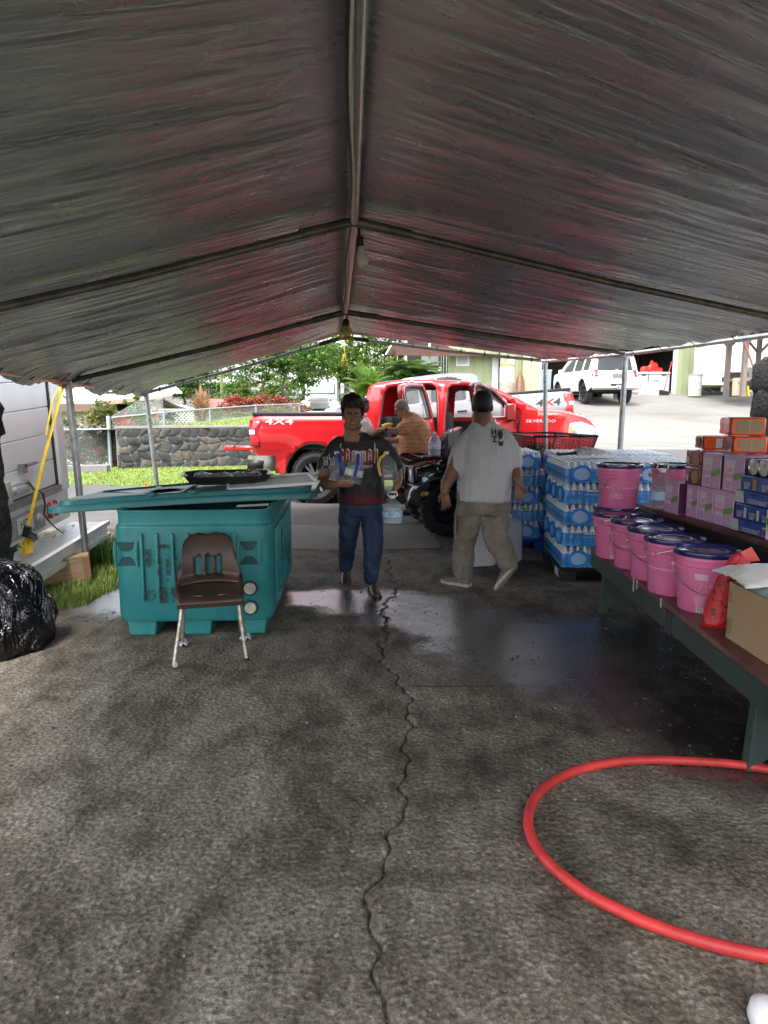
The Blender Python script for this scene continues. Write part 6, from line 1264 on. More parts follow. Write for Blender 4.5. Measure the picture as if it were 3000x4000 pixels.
# ---------------- wooden step box ----------------
PLY = mk('plywood_top', (.52, .36, .22), .6, nz=(5, .12), sc=(1, 6, 1)); g = NT('plain_pine'); v = g.map((1, 1, 9)); g.set(Base_Color=g.ramp(g.noise(v, 3, 5, .6, .8), [(.35, (.36, .22, .12)), (.6, (.55, .38, .24))]), Roughness=.7); PINE = g.m
wb = thing('wooden_step_box', 'low pine box with plywood top and a slot handle on the grass', 'box', (-3.17, 6.66, 0), R(22)); w, d, h = .52, .50, .20
m = MB(); m.bb(-w/2, w/2, -d/2, d/2, h, h+.018); tp = m.build('top', PLY, wb); m = MB(); m.box(.0, .02, h+.019, .12, .02, .004, RZ(.35)); m.build('hand_slot', DARKIN, tp)
for (x0, x1, y0, y1) in ((-w/2, w/2, -d/2, -d/2+.02), (-w/2, w/2, d/2-.02, d/2), (-w/2, -w/2+.02, -d/2+.02, d/2-.02), (w/2-.02, w/2, -d/2+.02, d/2-.02)): m = MB(); m.bb(x0+.004, x1-.004, y0+.004, y1-.004, -.02, h-.002); m.build('side_board', PINE, wb)
for x in (-w/2+.03, w/2-.03): m = MB(); m.bb(x-.03, x+.03, -d/2-.002, -d/2+.003, -.02, h-.004); m.build('corner_board', mk('reddish_pine', (.38, .2, .12), .7), wb)
wb.rotation_euler = (R(-3), R(-5), R(24))
# ---------------- yellow strap ----------------
YEL = mk('yellow_webbing', (.75, .48, .02), .7, nz=(12, .2), bump=(120, .3)); ys = thing('yellow_tie_strap', 'yellow ratchet strap tying the tent corner down beside the box truck', 'strap', (-3.1, 6.7, 0))
A = at(250, 1492, 6.72)
def ribbon(pts, w, wdir=(1, 0, 0)):
    m = MB(); wd = Vector(wdir).normalized()*w/2; m.rings([[Vector(p)-wd-Vector((0, .002, 0)), Vector(p)+wd-Vector((0, .002, 0)), Vector(p)+wd+Vector((0, .002, 0)), Vector(p)-wd+Vector((0, .002, 0))] for p in pts]); return m
ribbon([A, at(170, 1800, 6.45), at(103, 2090, 6.25)], .032, (1, .2, .2)).build('webbing', YEL, ys, world=True)
ribbon([A+Vector((-.02, 0, 0)), at(205, 1560, 6.6), at(180, 1700, 6.5)], .016, (1, .2, .2)).build('return_webbing', YEL, ys, world=True)
m = MB(); p = at(110, 2075, 6.2); m.box(p.x, p.y-.02, p.z, .06, .04, .1, RY(.3)); m.tube([p+Vector((.0, -.02, .0)), p+Vector((.08, -.03, -.03)), p+Vector((.09, -.03, -.06)), p+Vector((.02, -.03, -.04))], .014, 6); m.build('ratchet', BLACK, ys, world=True)
m = MB(); p = at(100, 2105, 6.2); m.tube([p, p+Vector((-.06, 0, -.04)), p+Vector((-.08, 0, -.09)), p+Vector((-.03, 0, -.10)), p+Vector((-.01, 0, -.05))], .008, 6); m.build('hook', STEEL, ys, world=True)
ribbon([at(103, 2070, 6.2), at(104, 2140, 6.18), at(112, 2165, 6.15), at(124, 2160, 6.15), at(122, 2130, 6.17), at(118, 2100, 6.2)], .03, (.8, .4, .1)).build('loose_loop', YEL, ys, world=True)
ribbon([at(78, 2110, 6.2), at(92, 2145, 6.18), at(96, 2175, 6.18), at(108, 2195, 6.15), at(105, 2215, 6.15)], .025, (.8, .4, .1)).build('tail', YEL, ys, world=True)
# orange cone
c_ = gnd(570, 1922); cn = thing('orange_marker', 'small orange rubber marker beside the foot of the second tent pole', 'marker', c_); m = MB(); m.lathe([(.10, 0), (.10, .05), (.07, .06), (.075, .12), (.03, .14), (.03, .17)], 16); m.build('body', mk('orange_rubber', (.8, .12, .02), .5), cn); m = MB(); m.tube([(0, 0, .16), (.03, 0, .28), (.12, 0, .33), (.22, 0, .31)], .008, 5); m.build('cord', mk('olive_cord', (.2, .22, .1), .8), cn)
# ---------------- lights on the ridge ----------------
R1, R2_ = ST[3][1], ST[4][1]
lb = thing('hanging_light_bulb', 'frosted white light bulb hanging in a black socket from the ridge pole', 'light bulb', ST[2][1]+Vector((.02, .12, .07))); lb.scale = (.72, .72, .8)
m = MB(); m.tube([(0, -.0, -.0), (.01, -.02, -.10), (.015, -.02, -.19)], .012, 7); m.lathe([(.02, .06), (.032, .04), (.036, -.03), (.03, -.05)], 12, T(.02, -.03, -.24)); m.build('socket', BLACK, lb)
m = MB(); m.lathe([(.028, 0), (.034, -.03), (.045, -.055), (.055, -.085), (.052, -.115), (.035, -.14), (.008, -.15)], 16, T(.03, -.05, -.28) @ RY(-.15)); m.build('bulb', mk('frosted_bulb', (.68, .7, .66), .35, trans=.2), lb); m = MB(); m.lathe([(.029, .01), (.031, -.022)], 14, T(.03, -.05, -.28) @ RY(-.15)); m.build('collar', mk('bulb_collar', (.5, .55, .38), .5), lb)
cdm = mk('white_flex', (.5, .48, .46), .5); ec = thing('ridge_cable', 'black and white power cables strapped along the underside of the ridge pole', 'cable', ST[2][1]); 
for off, mt in ((-.03, BLACK), (-.018, cdm)):
    pts = []
    for k in range(1, 4):
        for t_ in np.linspace(0, 1, 12, endpoint=False): p = lerp(ST[k][1], ST[k+1][1], t_); pts.append(p+Vector((off+.010*math.sin(t_*9+k), 0, -.032-.025*math.sin(t_*math.pi)**2)))
    m = MB(); m.tube(pts, .007, 6); m.build('cable', mt, ec, world=True)
for (p, lab, sc_) in ((R1+Vector((.0, .06, -.10)), 'yellow caged work light hanging near the tent peak', 1.25), (ST[4][1]+Vector((.0, .18, -.26)), 'second smaller-looking yellow caged work light hanging beyond the tent end', .95)):
    wl = thing('work_light', lab, 'work light', p); wl.scale = (sc_,)*3; YP = mk('yellow_cage', (.72, .55, .03), .45)
    m = MB(); m.tube([(0, 0, .12 if sc_ > 1 else .30), (.01, 0, .06), (0, 0, 0)], .008, 6); m.lathe([(.02, .02), (.03, 0), (.03, -.05)], 12); m.build('socket', BLACK if sc_ > 1 else YP, wl)
    m = MB()
    for k in range(7): a = 2*math.pi*k/7; m.tube([(.028*math.cos(a), .028*math.sin(a), -.04), (.05*math.cos(a), .05*math.sin(a), -.09), (.062*math.cos(a), .062*math.sin(a), -.15)], .006, 5)
    for r_, z in ((.05, -.09), (.064, -.15)): m.tube([(r_*math.cos(a), r_*math.sin(a), z) for a in np.linspace(0, 6.28, 14, endpoint=False)], .006, 5, closed=True)
    m.build('cage', YP, wl); m = MB(); m.ell((0, 0, -.09), .03, .03, .045, 10, 6); m.build('bulb', mk('dull_bulb', (.6, .6, .55), .4), wl)
# ---------------- red hose ----------------
HPX = [(3080, 3035), (3000, 3022), (2850, 2998), (2700, 2988), (2560, 2984), (2430, 2990), (2300, 3012), (2200, 3048), (2120, 3100), (2075, 3160), (2062, 3225), (2075, 3290), (2120, 3365), (2190, 3435), (2290, 3510), (2400, 3568), (2520, 3625), (2650, 3672), (2780, 3712), (2900, 3740), (3000, 3758), (3100, 3770)]
def catmull(P, k=5):
    out = []
    for i in range(len(P)-1):
        p0, p1, p2, p3 = P[max(0, i-1)], P[i], P[i+1], P[min(len(P)-1, i+2)]
        for j in range(k): t_ = j/k; out.append(.5*((2*p1)+(p2-p0)*t_+(2*p0-5*p1+4*p2-p3)*t_*t_+(3*p1-p0-3*p2+p3)*t_**3))
    return out+[P[-1]]
m = MB(); hp = catmull([gnd(*q, 0) for q in HPX]); m.tube([p+Vector((.004*noise.noise(p*3), .004*noise.noise(p*3+Vector((5, 0, 0))), .0205)) for p in hp], [.0203+.0006*noise.noise(p*9) for p in hp], 14); hs_ = m.build('red_hose', mk('red_rubber_hose', (.52, .040, .038), .46, nz=(5, .38), bump=(90, .25, .002)), None, 180); tag(hs_, 'thick red rubber hose looping across the floor in the foreground', 'hose')
# grass blade, coins of paint and the white thing at the corner
pts = catmull([gnd(*q, 0)+Vector((0, 0, z)) for q, z in (((925, 3345), .003), ((950, 3318), .02), ((985, 3302), .03), ((1080, 3295), .015), ((1190, 3285), .012), ((1290, 3292), .003))]); m = MB(); m.tube(pts, [.0042*math.sin(math.pi*(.08+.9*i/len(pts))) for i in range(len(pts))], 5, flat=.2); o = m.build('grass_blade', mk('dry_olive_blade', (.09, .11, .04), .7), None, 60); tag(o, 'single long blade of grass lying on the floor', 'grass blade')
m = MB(); c_ = gnd(3010, 4035); m.lathe([(.0, 0), (.045, .002), (.055, .03), (.05, .06), (.03, .075), (.0, .08)], 20, T(c_.x, c_.y, 0) @ S(1, 1.3, 1)); o = m.build('white_plastic_item', mk('white_plastic', (.75, .75, .78), .35), None, 60); tag(o, 'smooth white rounded object at the bottom right corner', 'plastic item')
# ---------------- bench and table ----------------
MAR = fabcol('worn_maroon_boards', (.075, .02, .022), (.17, .085, .07), .38, 5, .4); GRN2 = fabcol('dark_green_painted_wood', (.018, .032, .03), (.035, .055, .052), .55, 4, .3)
bt_ = thing('picnic_bench', 'long low green bench with worn maroon seat carrying the pink buckets', 'bench', (1.9, 4, 0)); BZ = .49
def bx0(y): return 1.655+.036*(y-3)
def bench_board(x0, x1, z0, z1, nm, mat, y0=2.2, y1=5.78, par=bt_): m = MB(); m.add([(bx0(y)+x, y, z) for y in (y0, y1) for x, z in ((x0, z0), (x1, z0), (x1, z1), (x0, z1))], [(3,2,1,0),(4,5,6,7),(0,1,5,4),(1,2,6,5),(2,3,7,6),(3,0,4,7)]); return m.build(nm, mat, par, bevel=.005, world=True)
for k in range(2): bench_board(.0+.215*k, .205+.215*k, BZ-.035, BZ, 'seat_board', MAR)
bench_board(.004, .035, BZ-.16, BZ-.038, 'apron', GRN2, 4.05, 5.77); bench_board(.004, .035, BZ-.16, BZ-.038, 'apron', GRN2, 2.2, 3.93); bench_board(.38, .41, BZ-.16, BZ-.038, 'apron', GRN2)
def bench_leg(y, yt=.045):
    m = MB(); P_ = [(0, 0), (.06, 0), (.075, .05), (.13, .085), (.26, .085), (.31, .05), (.33, 0), (.40, 0), (.38, BZ-.04), (.03, BZ-.04)]
    m.prism(P_, 0, yt, T(bx0(y)+.005, y+yt, 0) @ RX(R(90))); m.build('leg', GRN2, bt_, bevel=.004, world=True)
bench_leg(5.42); bench_leg(2.95, .06); 
m = MB(); a, b = Vector((bx0(3)+.2, 3.0, .1)), Vector((bx0(3)+.22, 3.6, BZ-.05)); m.cyl(a, b, .035, n=4); m.build('brace', GRN2, bt_, world=True)
m = MB(); m.box(bx0(3.99)+.02, 3.99, BZ-.11, .03, .1, .14); m.build('joint_block', BLACK, bt_, world=True)
for (y, dz) in ((4.1, .0), (4.55, .0), (4.62, .01)): m = MB(); m.box(bx0(y)-.001, y, BZ-.02-dz*2, .004, .012, .06+dz*3); m.build('paint_drip', mk('dry_white_drip', (.5, .5, .42), .7), bt_, world=True)
TZ = .84; TE0 = Vector((2.17, 5.92, TZ)); TE1 = Vector((2.36, 4.1, TZ)); td = (TE0-TE1).normalized(); tn = Vector((td.y, -td.x, 0))
tb_ = thing('long_table', 'long dark table with worn maroon top behind the bench, stacked with groceries', 'table', (2.5, 5, 0))
def tpt(s_, d_, z): p = TE0-td*s_+tn*d_; return Vector((p.x, p.y, z))
def tbox(s0, s1, d0, d1, z0, z1): m = MB(); m.add([tpt(s, d, z) for s in (s0, s1) for d, z in ((d0, z0), (d1, z0), (d1, z1), (d0, z1))], [(3,2,1,0),(4,5,6,7),(0,1,5,4),(1,2,6,5),(2,3,7,6),(3,0,4,7)]); return m
for k in range(4): tbox(0, 4.2, .2*k, .2*k+.19, TZ-.04, TZ).build('top_board', MAR, tb_, world=True, bevel=.004)
tbox(.03, 4.2, .02, .05, TZ-.2, TZ-.042).build('apron', GRN2, tb_, world=True); tbox(.03, 4.2, .72, .75, TZ-.2, TZ-.042).build('apron', GRN2, tb_, world=True)
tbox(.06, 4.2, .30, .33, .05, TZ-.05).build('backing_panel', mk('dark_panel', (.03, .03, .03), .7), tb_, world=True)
for s_ in (.15, 1.9, 3.6): 
    for d_ in (.08, .62): tbox(s_, s_+.09, d_, d_+.09, 0, TZ-.042).build('leg', GRN2, tb_, world=True)
# ---------------- pink buckets ----------------
g = NT('pink_bucket_plastic'); v = g.map(); g.set(Base_Color=g.ramp(g.noise(v, 9, 4), [(.3, (.66, .15, .33)), (.7, (.72, .19, .38))]), Roughness=.38, Subsurface_Weight=.0, Coat_Weight=.15); PINKP = g.m; NAVY = mk('navy_lid_plastic', (.012, .014, .10), .22, coat=.5); PWH = mk('pale_pink_print', (.72, .42, .54), .5)
bk0 = thing('pink_bucket', 'proto', 'bucket', (0, 0, 0), 0, 'pink hardware store buckets with navy lids'); BH = .345
def brad(z): return .145+.024*z/BH
m = MB(); m.lathe([(.138, 0), (.145, .008), (brad(.24), .245), (brad(.25)+.014, .248), (brad(.27)+.014, .268), (brad(.272)+.003, .272), (brad(.30)+.003, .30), (brad(.30)+.008, .305), (brad(.33)+.004, .335)], 40); body = m.build('pail', PINKP, bk0, 40)
m = MB(); m.lathe([(.168, BH-.022), (.183, BH-.018), (.186, BH-.004), (.184, BH+.008), (.176, BH+.012), (.170, BH+.008), (.166, BH-.002), (.135, BH-.001), (.128, BH+.003), (.10, BH+.003), (.095, BH-.001), (.04, BH+.001), (.0, BH+.001)], 44); m.build('lid', NAVY, bk0, 40)
def onb(th0, z0, r_off=.0012):
    return lambda x, y: Vector(((brad(z0+y)+r_off)*math.cos(th0+x/.155), (brad(z0+y)+r_off)*math.sin(th0+x/.155), z0+y))
def bprint(par, th):
    f = onb(th, .0); mb = MB()
    for (x0, x1, z0, z1) in ((-.30, -.045, .165, .173), (.045, .30, .165, .173)): mb.grid(lambda u, w: f(x0+(x1-x0)*u, z0+(z1-z0)*w), 14, 1)
    mb.tube([f(x, z)+Vector((0, 0, 0)) for x, z in ((-.05, .169), (0, .198), (.05, .169))], .0035, 4); mb.tube([f(x, z) for x, z in ((-.024, .128), (-.024, .158), (0, .176), (.024, .158), (.024, .128), (-.024, .128))], .0025, 4); mb.build('stripe_print', PWH, par, 0)
    lettering('PROJECT', .022, None, PWH, par, fn=lambda x, y: f(x, .112+y), sx=1.1, bold=.0006); lettering('SOURCE', .022, None, PWH, par, fn=lambda x, y: f(x, .091+y), sx=1.1, bold=.0006)
def blabel(par, th):
    f = onb(th, 0); mb = MB(); mb.grid(lambda u, w: f(-.035+.07*u, .20+.035*w), 6, 2); mb.build('label_patch', PWH, par, 0)
    mb = MB(); mb.tube([f(.03*math.cos(a), .155+.03*math.sin(a)) for a in np.linspace(0, 6.28, 18, endpoint=False)], .0016, 4, closed=True); mb.tube([f(x, z) for x, z in ((-.012, .135), (-.004, .15), (.004, .168))], .0022, 4)
    for a in (20, 70, 120, 170, 220): mb.tube([f(.004, .168), f(.004+.012*math.cos(R(a)), .170+.010*math.sin(R(a))), f(.004+.018*math.cos(R(a)), .164+.010*math.sin(R(a)))], .002, 4)
    mb.build('palm_emblem', PWH, par, 0); mb = MB()
    for k in range(7): mb.grid(lambda u, w: f(-.030+(.055-.006*(k % 3))*u, .10-.0085*k+.0035*w), 4, 1)
    mb.build('text_lines', PWH, par, 0, kind='stuff')
    mb = MB(); mb.grid(lambda u, w: f(-.02+.04*u, .012+.026*w), 4, 1); wp = mb.build('barcode_patch', mk('white_print', (.8, .78, .8), .5), par, 0); mb = MB()
    for k in range(9): x0 = -.016+k*.0037; mb.grid(lambda u, w: onb(th, 0, .0022)(x0+(.0014+.0008*(k % 2))*u, .018+.018*w), 1, 1)
    mb.build('bars', BLACK, wp, 0, kind='stuff')
def bhandle(par, th, drop, grip=True):
    """wire bail: ears at angle th and th+pi"""
    z0 = .258; r_ = .185; e = Vector((math.cos(th), math.sin(th), 0)); s_ = Vector((-e.y, e.x, 0)); pts = []
    for a in np.linspace(0, math.pi, 18): q = e*(r_*math.cos(a))+s_*(math.sin(a)*(.205)*math.cos(drop)); pts.append(q+Vector((0, 0, z0+math.sin(a)*.205*math.sin(drop))))
    mb = MB(); mb.tube(pts, .0028, 6); mb.build('wire_handle', CHROME, par, 60)
    if grip: mb = MB(); mb.cyl(pts[7], pts[10], .011, n=8); mb.build('grip', mk('white_grip', (.7, .7, .7), .5), par)
    for sg in (1, -1): mb = MB(); mb.ell(e*sg*.18+Vector((0, 0, z0)), .016, .016, .02, 8, 6); mb.build('ear', PINKP, par)
BK = [  # x, y, z, label, print angle, label angle, handle angle, drop
 (1.87, 3.92, BZ, 'nearest pink bucket, next to the red mesh bag on the bench', None, -2.15, 2.9, -.75, 0),
 (1.84, 4.30, BZ, 'second nearest pink bucket on the bench, white grip resting against its lid', -1.2, None, 3.6, .35, 1),
 (1.86, 4.67, BZ, 'third pink bucket from the near end of the bench row', None, None, 2.9, -.7, 0),
 (1.86, 5.02, BZ, 'fourth pink bucket from the near end of the bench row', None, None, 2.5, -.6, 0),
 (1.83, 5.37, BZ, 'fifth pink bucket on the bench, showing its palm label, front left of the stacked pair', None, -2.0, 3.4, .45, 0),
 (1.93, 5.70, BZ, 'pink bucket at the far end of the bench, carrying another bucket', None, None, 3.0, -.8, 0),
 (1.93, 5.66, BZ+.357, 'pink bucket stacked on top of another at the far end of the bench', -2.0, None, 0.9, -.95, 0),
 (2.40, 5.72, TZ, 'pink bucket on the table behind the clear water jug', None, None, 2.8, -.6, 0)]
for k, (x, y, z, lab, pa, la, ha, dr_, gp) in enumerate(BK):
    b_ = dup(bk0, (x, y, z), 0, lab) 
    f = onb(0, 0)
    if pa is not None: bprint(b_, pa)
    else:
        mb = MB(); c0 = (-2.6 if la is None else la+.28); mb.grid(lambda u, w: (onb(c0, 0))(u*.30, .165+.008*w), 12, 1); mb.build('stripe_print', PWH, b_, 0)
    if la is not None: blabel(b_, la)
    bhandle(b_, ha, dr_, bool(gp))
for c in list(bk0.children_recursive): bpy.data.objects.remove(c)
bpy.data.objects.remove(bk0)
# ---------------- bottled water pallets ----------------
g = NT('bottled_water'); v = g.tc.outputs['Object']; sx_, sy_, sz_ = g.sep(v)
gradz = g.math('DIVIDE', sz_, .2)
n1 = g.noise(g.map((1, 1, 3)), 45, 3)
lab = g.ramp(gradz, [(.0, (.25, .5, .85)), (.18, (.16, .40, .82)), (.24, (.02, .10, .42)), (.42, (.05, .25, .68)), (.50, (.35, .60, .90)), (.60, (.03, .09, .36)), (.66, (.75, .86, .95)), (.9, (.85, .92, .97)), (.94, (.92, .95, .97))])
g.set(Base_Color=g.mix(.35, lab, g.ramp(n1, [(.4, (.3, .5, .8)), (.62, (1, 1, 1))]), 'MULTIPLY'), Roughness=.12, Specular_IOR_Level=.8, Alpha=g.ramp(gradz, [(0, .9), (.62, 1.), (.68, .8), (.9, .85)]), Coat_Weight=.4)
BOTM = g.m; NS = 9
m = MB(); m.lathe([(.022, 0), (.0305, .006), (.0305, .028), (.029, .034), (.0305, .040), (.0305, .118), (.029, .124), (.0305, .13), (.029, .142), (.017, .168), (.0125, .176), (.015, .178), (.0145, .198), (.006, .2)], NS); botme = m.mesh('bottle'); botme.shade_smooth(); botme.set_sharp_from_angle(angle=R(50)); botme.materials.append(BOTM)
FILM = mk('clear_shrink_film', (.85, .9, .95), .1, alpha=.20, spec=.9, bump=(28, .8, .01)); BFILM = mk('blue_shrink_film', (.05, .32, .85), .14, alpha=.62, spec=.8, coat=.4, nz=(14, .35), bump=(26, .8, .012)); HDL = mk('blue_film_handle', (.02, .24, .75), .2, coat=.3)
KWH = mk('film_print_white', (.8, .82, .85), .4); KBK = mk('film_print_black', (.02, .02, .02), .4)
# pack: 8 x 5 bottles, long side .50 (x), short side .31 (y)
def make_pack(keep, lf, ls, rf):
    """keep(i,j) which bottles exist; lf print on the long front (-y), ls handle on the short end (-x)"""
    t = thing('water_pack', 'proto', 'water pack', (0, 0, 0), 0, 'shrink-wrapped packs of bottled water on pallets')
    for i in range(8):
        for j in range(5):
            if keep(i, j): o = bpy.data.objects.new('bottle', botme); COL.objects.link(o); o.parent = t; o.location = (.032+.062*i, .032+.062*j, 0); o.rotation_euler = (0, 0, (i*7+j*3) % 6)
    m = MB(); e = .001
    def fl(u, z): # perimeter film with soft bulges round the bottles
        L = .498; Wd = .312; P = 2*(L+Wd); s_ = u*P
        if s_ < L: x, y, b = s_, 0, (0, -1)
        elif s_ < L+Wd: x, y, b = L, s_-L, (1, 0)
        elif s_ < 2*L+Wd: x, y, b = L-(s_-L-Wd), Wd, (0, 1)
        else: x, y, b = 0, Wd-(s_-2*L-Wd), (-1, 0)
        k = .0022+.0035*abs(math.sin(math.pi*(x if b[0] == 0 else y)/.062)); return Vector((x-b[0]*(.004-k), y-b[1]*(.004-k), z))
    m.grid(lambda u, w: fl(u, .012+.125*w), 104, 1); m.build('printed_film', BFILM, t, 60)
    m = MB(); m.grid(lambda u, w: fl(u, .137+.045*w)+Vector((.012*w*(1 if fl(u, 0).x < .2 else -1)*(abs(fl(u, 0).x-.249) > .24), .012*w*(1 if fl(u, 0).y < .15 else -1)*(abs(fl(u, 0).y-.156) > .15), 0)), 104, 1); m.grid(lambda u, w: Vector((.01+.478*u, .01+.292*w, .186+.014*abs(math.sin(math.pi*u*8))*abs(math.sin(math.pi*w*5)))), 32, 20); m.build('clear_film', FILM, t, 60)
    if ls:
        m = MB(); m.tube([(-.006, .156+.088*math.cos(a), .085+.075*math.sin(a)) for a in np.linspace(0, 6.283, 20, endpoint=False)], .012, 6, closed=True, flat=1.0); m.build('film_handle', HDL, t); m = MB(); m.grid(lambda u, w: Vector((-.0075, .156+(.075*(2*u-1))*math.sqrt(max(0, 1-(2*w-1)**2)), .085+.06*(2*w-1))), 6, 8); m.build('handle_window', mk('clear_window', (.30, .48, .72), .12, spec=.9), t)
    if lf:
        for (x, y, M_, nm) in ((.27, -.0075, I4, 0),):
            m = MB(); m.bb(x-.06, x+.06, -.0085, -.0065, .118, .142); l = m.build('brand_patch', KBK, t); lettering('KIRKLAND', .023, T(x, -.0095, .130) @ RX(R(90)), KWH, l, sx=1.1, bold=.0008); lettering('purified drinking water', .019, T(x-.0, -.0085, .098) @ RX(R(90)), mk('pale_blue_print', (.35, .6, .85), .4), t, bold=.0003)
    return t
full = lambda i, j: True; ring = lambda i, j: i in (0, 7) or j in (0, 4)
PK = {('full', 1): make_pack(full, True, True, 0), ('ring', 1): make_pack(ring, True, True, 0)}
def pallet(name, label, x, y, rz, mat, w=1.22, d=1.0):
    t = thing(name, label, 'pallet', (x, y, 0), rz); m = MB(); m.bb(0, w, 0, d, .105, .14); m.build('deck', mat, t, bevel=.01); 
    for (x0, y0) in [(a, b) for a in (0, w/2-.07, w-.14) for b in (0, d/2-.07, d-.14)]: m = MB(); m.box(x0+.07, y0+.07, .0525, .14, .14, .105, t=1.1); m.build('foot', mat, t, bevel=.012)
    for y0 in (0, d/2-.05, d-.1): m = MB(); m.bb(0, w, y0, y0+.1, 0, .018); m.build('runner', mat, t)
    m = MB(); m.tube([(0, 0, .135), (w, 0, .135), (w, d, .135), (0, d, .135)], .014, 6, closed=True); m.build('rim', mat, t); return t
PA = pallet('black_pallet', 'black plastic pallet under the nearest stack of bottled water', 1.70, 6.47, R(-3), mk('black_pallet_plastic', (.014, .014, .016), .4)); m = MB(); m.add([(-.002, .1, .02), (-.002, .32, .02), (-.002, .32, .10), (-.002, .1, .10)], [(0, 1, 2, 3)]); m.build('pale_sticker', mk('pale_sticker', (.5, .55, .6), .4), PA)
PB = pallet('blue_pallet', 'blue pallet under the stack of water behind the white jugs', .88, 8.02, R(-2), mk('blue_pallet_plastic', (.01, .06, .32), .3), 1.04, .95)
PC = pallet('black_pallet', 'black pallet under the rear stack of bottled water by the tent pole', 1.93, 7.62, R(-3), mk('black_pallet_plastic', (.014, .014, .016), .4), 1.16, 1.0)
def names(c, r, l, where):
    lv = ('bottom layer', 'second layer from the bottom', 'middle layer', 'second layer from the top', 'top layer')[l]; return 'blue-wrapped pack of water bottles in the %s, %s, %s' % (lv, r, where)
RW = ('front row', 'middle row', 'back row', 'rearmost row'); CW = ('leftmost', 'second from left', 'third from left', 'rightmost')
def stack(P, w, where, show, lim=None):
    base = P.location; rz = P.rotation_euler[2]; M = T(*base) @ RZ(rz)
    for l in range(5):
        z = .142+.2035*l; top = l == 4
        if l % 2 == 0: # ends face the front: pack rotated 90deg, long side along y
            n = int((w+.02)/.312)
            for c in range(n):
                for r in range(2):
                    if not show(c, r, l, n, 2): continue
                    # rotate so its -x end points to -y
                    loc = M @ Vector((.312+.314*c-.312+.312, .502*r, z)); q = dup(PK['full' if top else 'ring', 1], tuple(loc), rz+math.pi/2, '%s water pack, handle outward, %s %s on the %s' % (('bottom', '', 'middle', '', 'top')[l], CW[c] if c < n-1 else CW[3], ('front', 'back')[r], where))
        else:
            for c in range(2):
                for r in range(3):
                    if not show(c, r, l, 2, 3): continue
                    x = .502*c+.0; loc = M @ Vector((x+(w-1.01)*.5*c, .33*r, z)); dup(PK['ring', 1], tuple(loc), rz, '%s-layer water pack, long side out, %s %s on the %s' % (('', 'second', '', 'fourth', '')[l], ('left', 'right')[c], ('front', 'middle', 'rear')[r], where))
stack(PA, 1.24, 'black nearest pallet', lambda c, r, l, n, k: l == 4 or r == 0 or c == 0)
stack(PB, 1.0, 'blue pallet', lambda c, r, l, n, k: l == 4 or r == 0 or c == n-1)
stack(PC, 1.24, 'black rear pallet', lambda c, r, l, n, k: l == 4 or c == 0 or (l == 3 and c == n-1))
for p_ in PK.values():
    for c in list(p_.children_recursive): bpy.data.objects.remove(c)
    bpy.data.objects.remove(p_)
# white jugs between the man's legs
for (u, v, lab, mat, h, r, n) in ((1880, 2212, 'white square-shouldered plastic jug standing behind the legs of the grey-shirted man', WHITE, .44, .16, 4), (1990, 2195, 'translucent grey plastic jug standing right of the white jug', mk('grey_translucent', (.42, .43, .47), .3, coat=.2), .50, .14, 6)):
    p = gnd(u, v, 0); j = thing('plastic_jug', lab, 'jug', (p.x, p.y+.12, 0), .2); m = MB(); sq = lambda rr, z: [Vector((x, y, z)) for x, y in rrect(-rr, -rr*.85, rr, rr*.85, rr*.4, 3)]
    m.rings([sq(r*.9, 0), sq(r, .02), sq(r, h*.35), sq(r*.985, h*.37), sq(r, h*.39), sq(r, h*.75), sq(r*.93, h*.83), sq(r*.6, h*.93), sq(r*.3, h*.96)]); m.build('body', mat, j, 50); m = MB(); m.lathe([(.035, h*.95), (.037, h*1.0), (.03, h*1.01)], 14); m.build('cap', WHITE, j); m = MB(); m.tube([(-.09, 0, h*.88), (-.06, 0, h*.99), (.03, 0, h*.99)], .014, 6); m.build('handle', mat, j)
# grey scoop on the bottles
p = at(2290, 1765, 7.0); sc = thing('metal_scoop', 'grey galvanised scoop with dark handle lying on top of the bottled water', 'scoop', (p.x+.02, 7.0, 1.18), R(8)); m = MB(); rs = []
for k in range(12):
    t_ = k/11; x = -.13+.42*t_; hw = .10*math.sin(math.pi*(.12+.80*t_))**.7; hh = .10*(1-t_)**.55*min(1, .55+t_*5); rs.append([Vector((x, -hw*math.cos(a), hh*math.sin(a)+.006)) for a in np.linspace(0, math.pi, 10)])
m.rings(rs, close=True); m.build('blade', mk('mottled_zinc', (.42, .42, .43), .5, .2, nz=(18, .6), bump=(40, .3)), sc, 60); m = MB(); m.tube([(-.12, 0, .03), (-.20, 0, .022), (-.30, 0, .016), (-.33, 0, .02)], [.02, .014, .016, .02], 8); m.build('handle', mk('dark_wood', (.04, .025, .02), .6), sc)
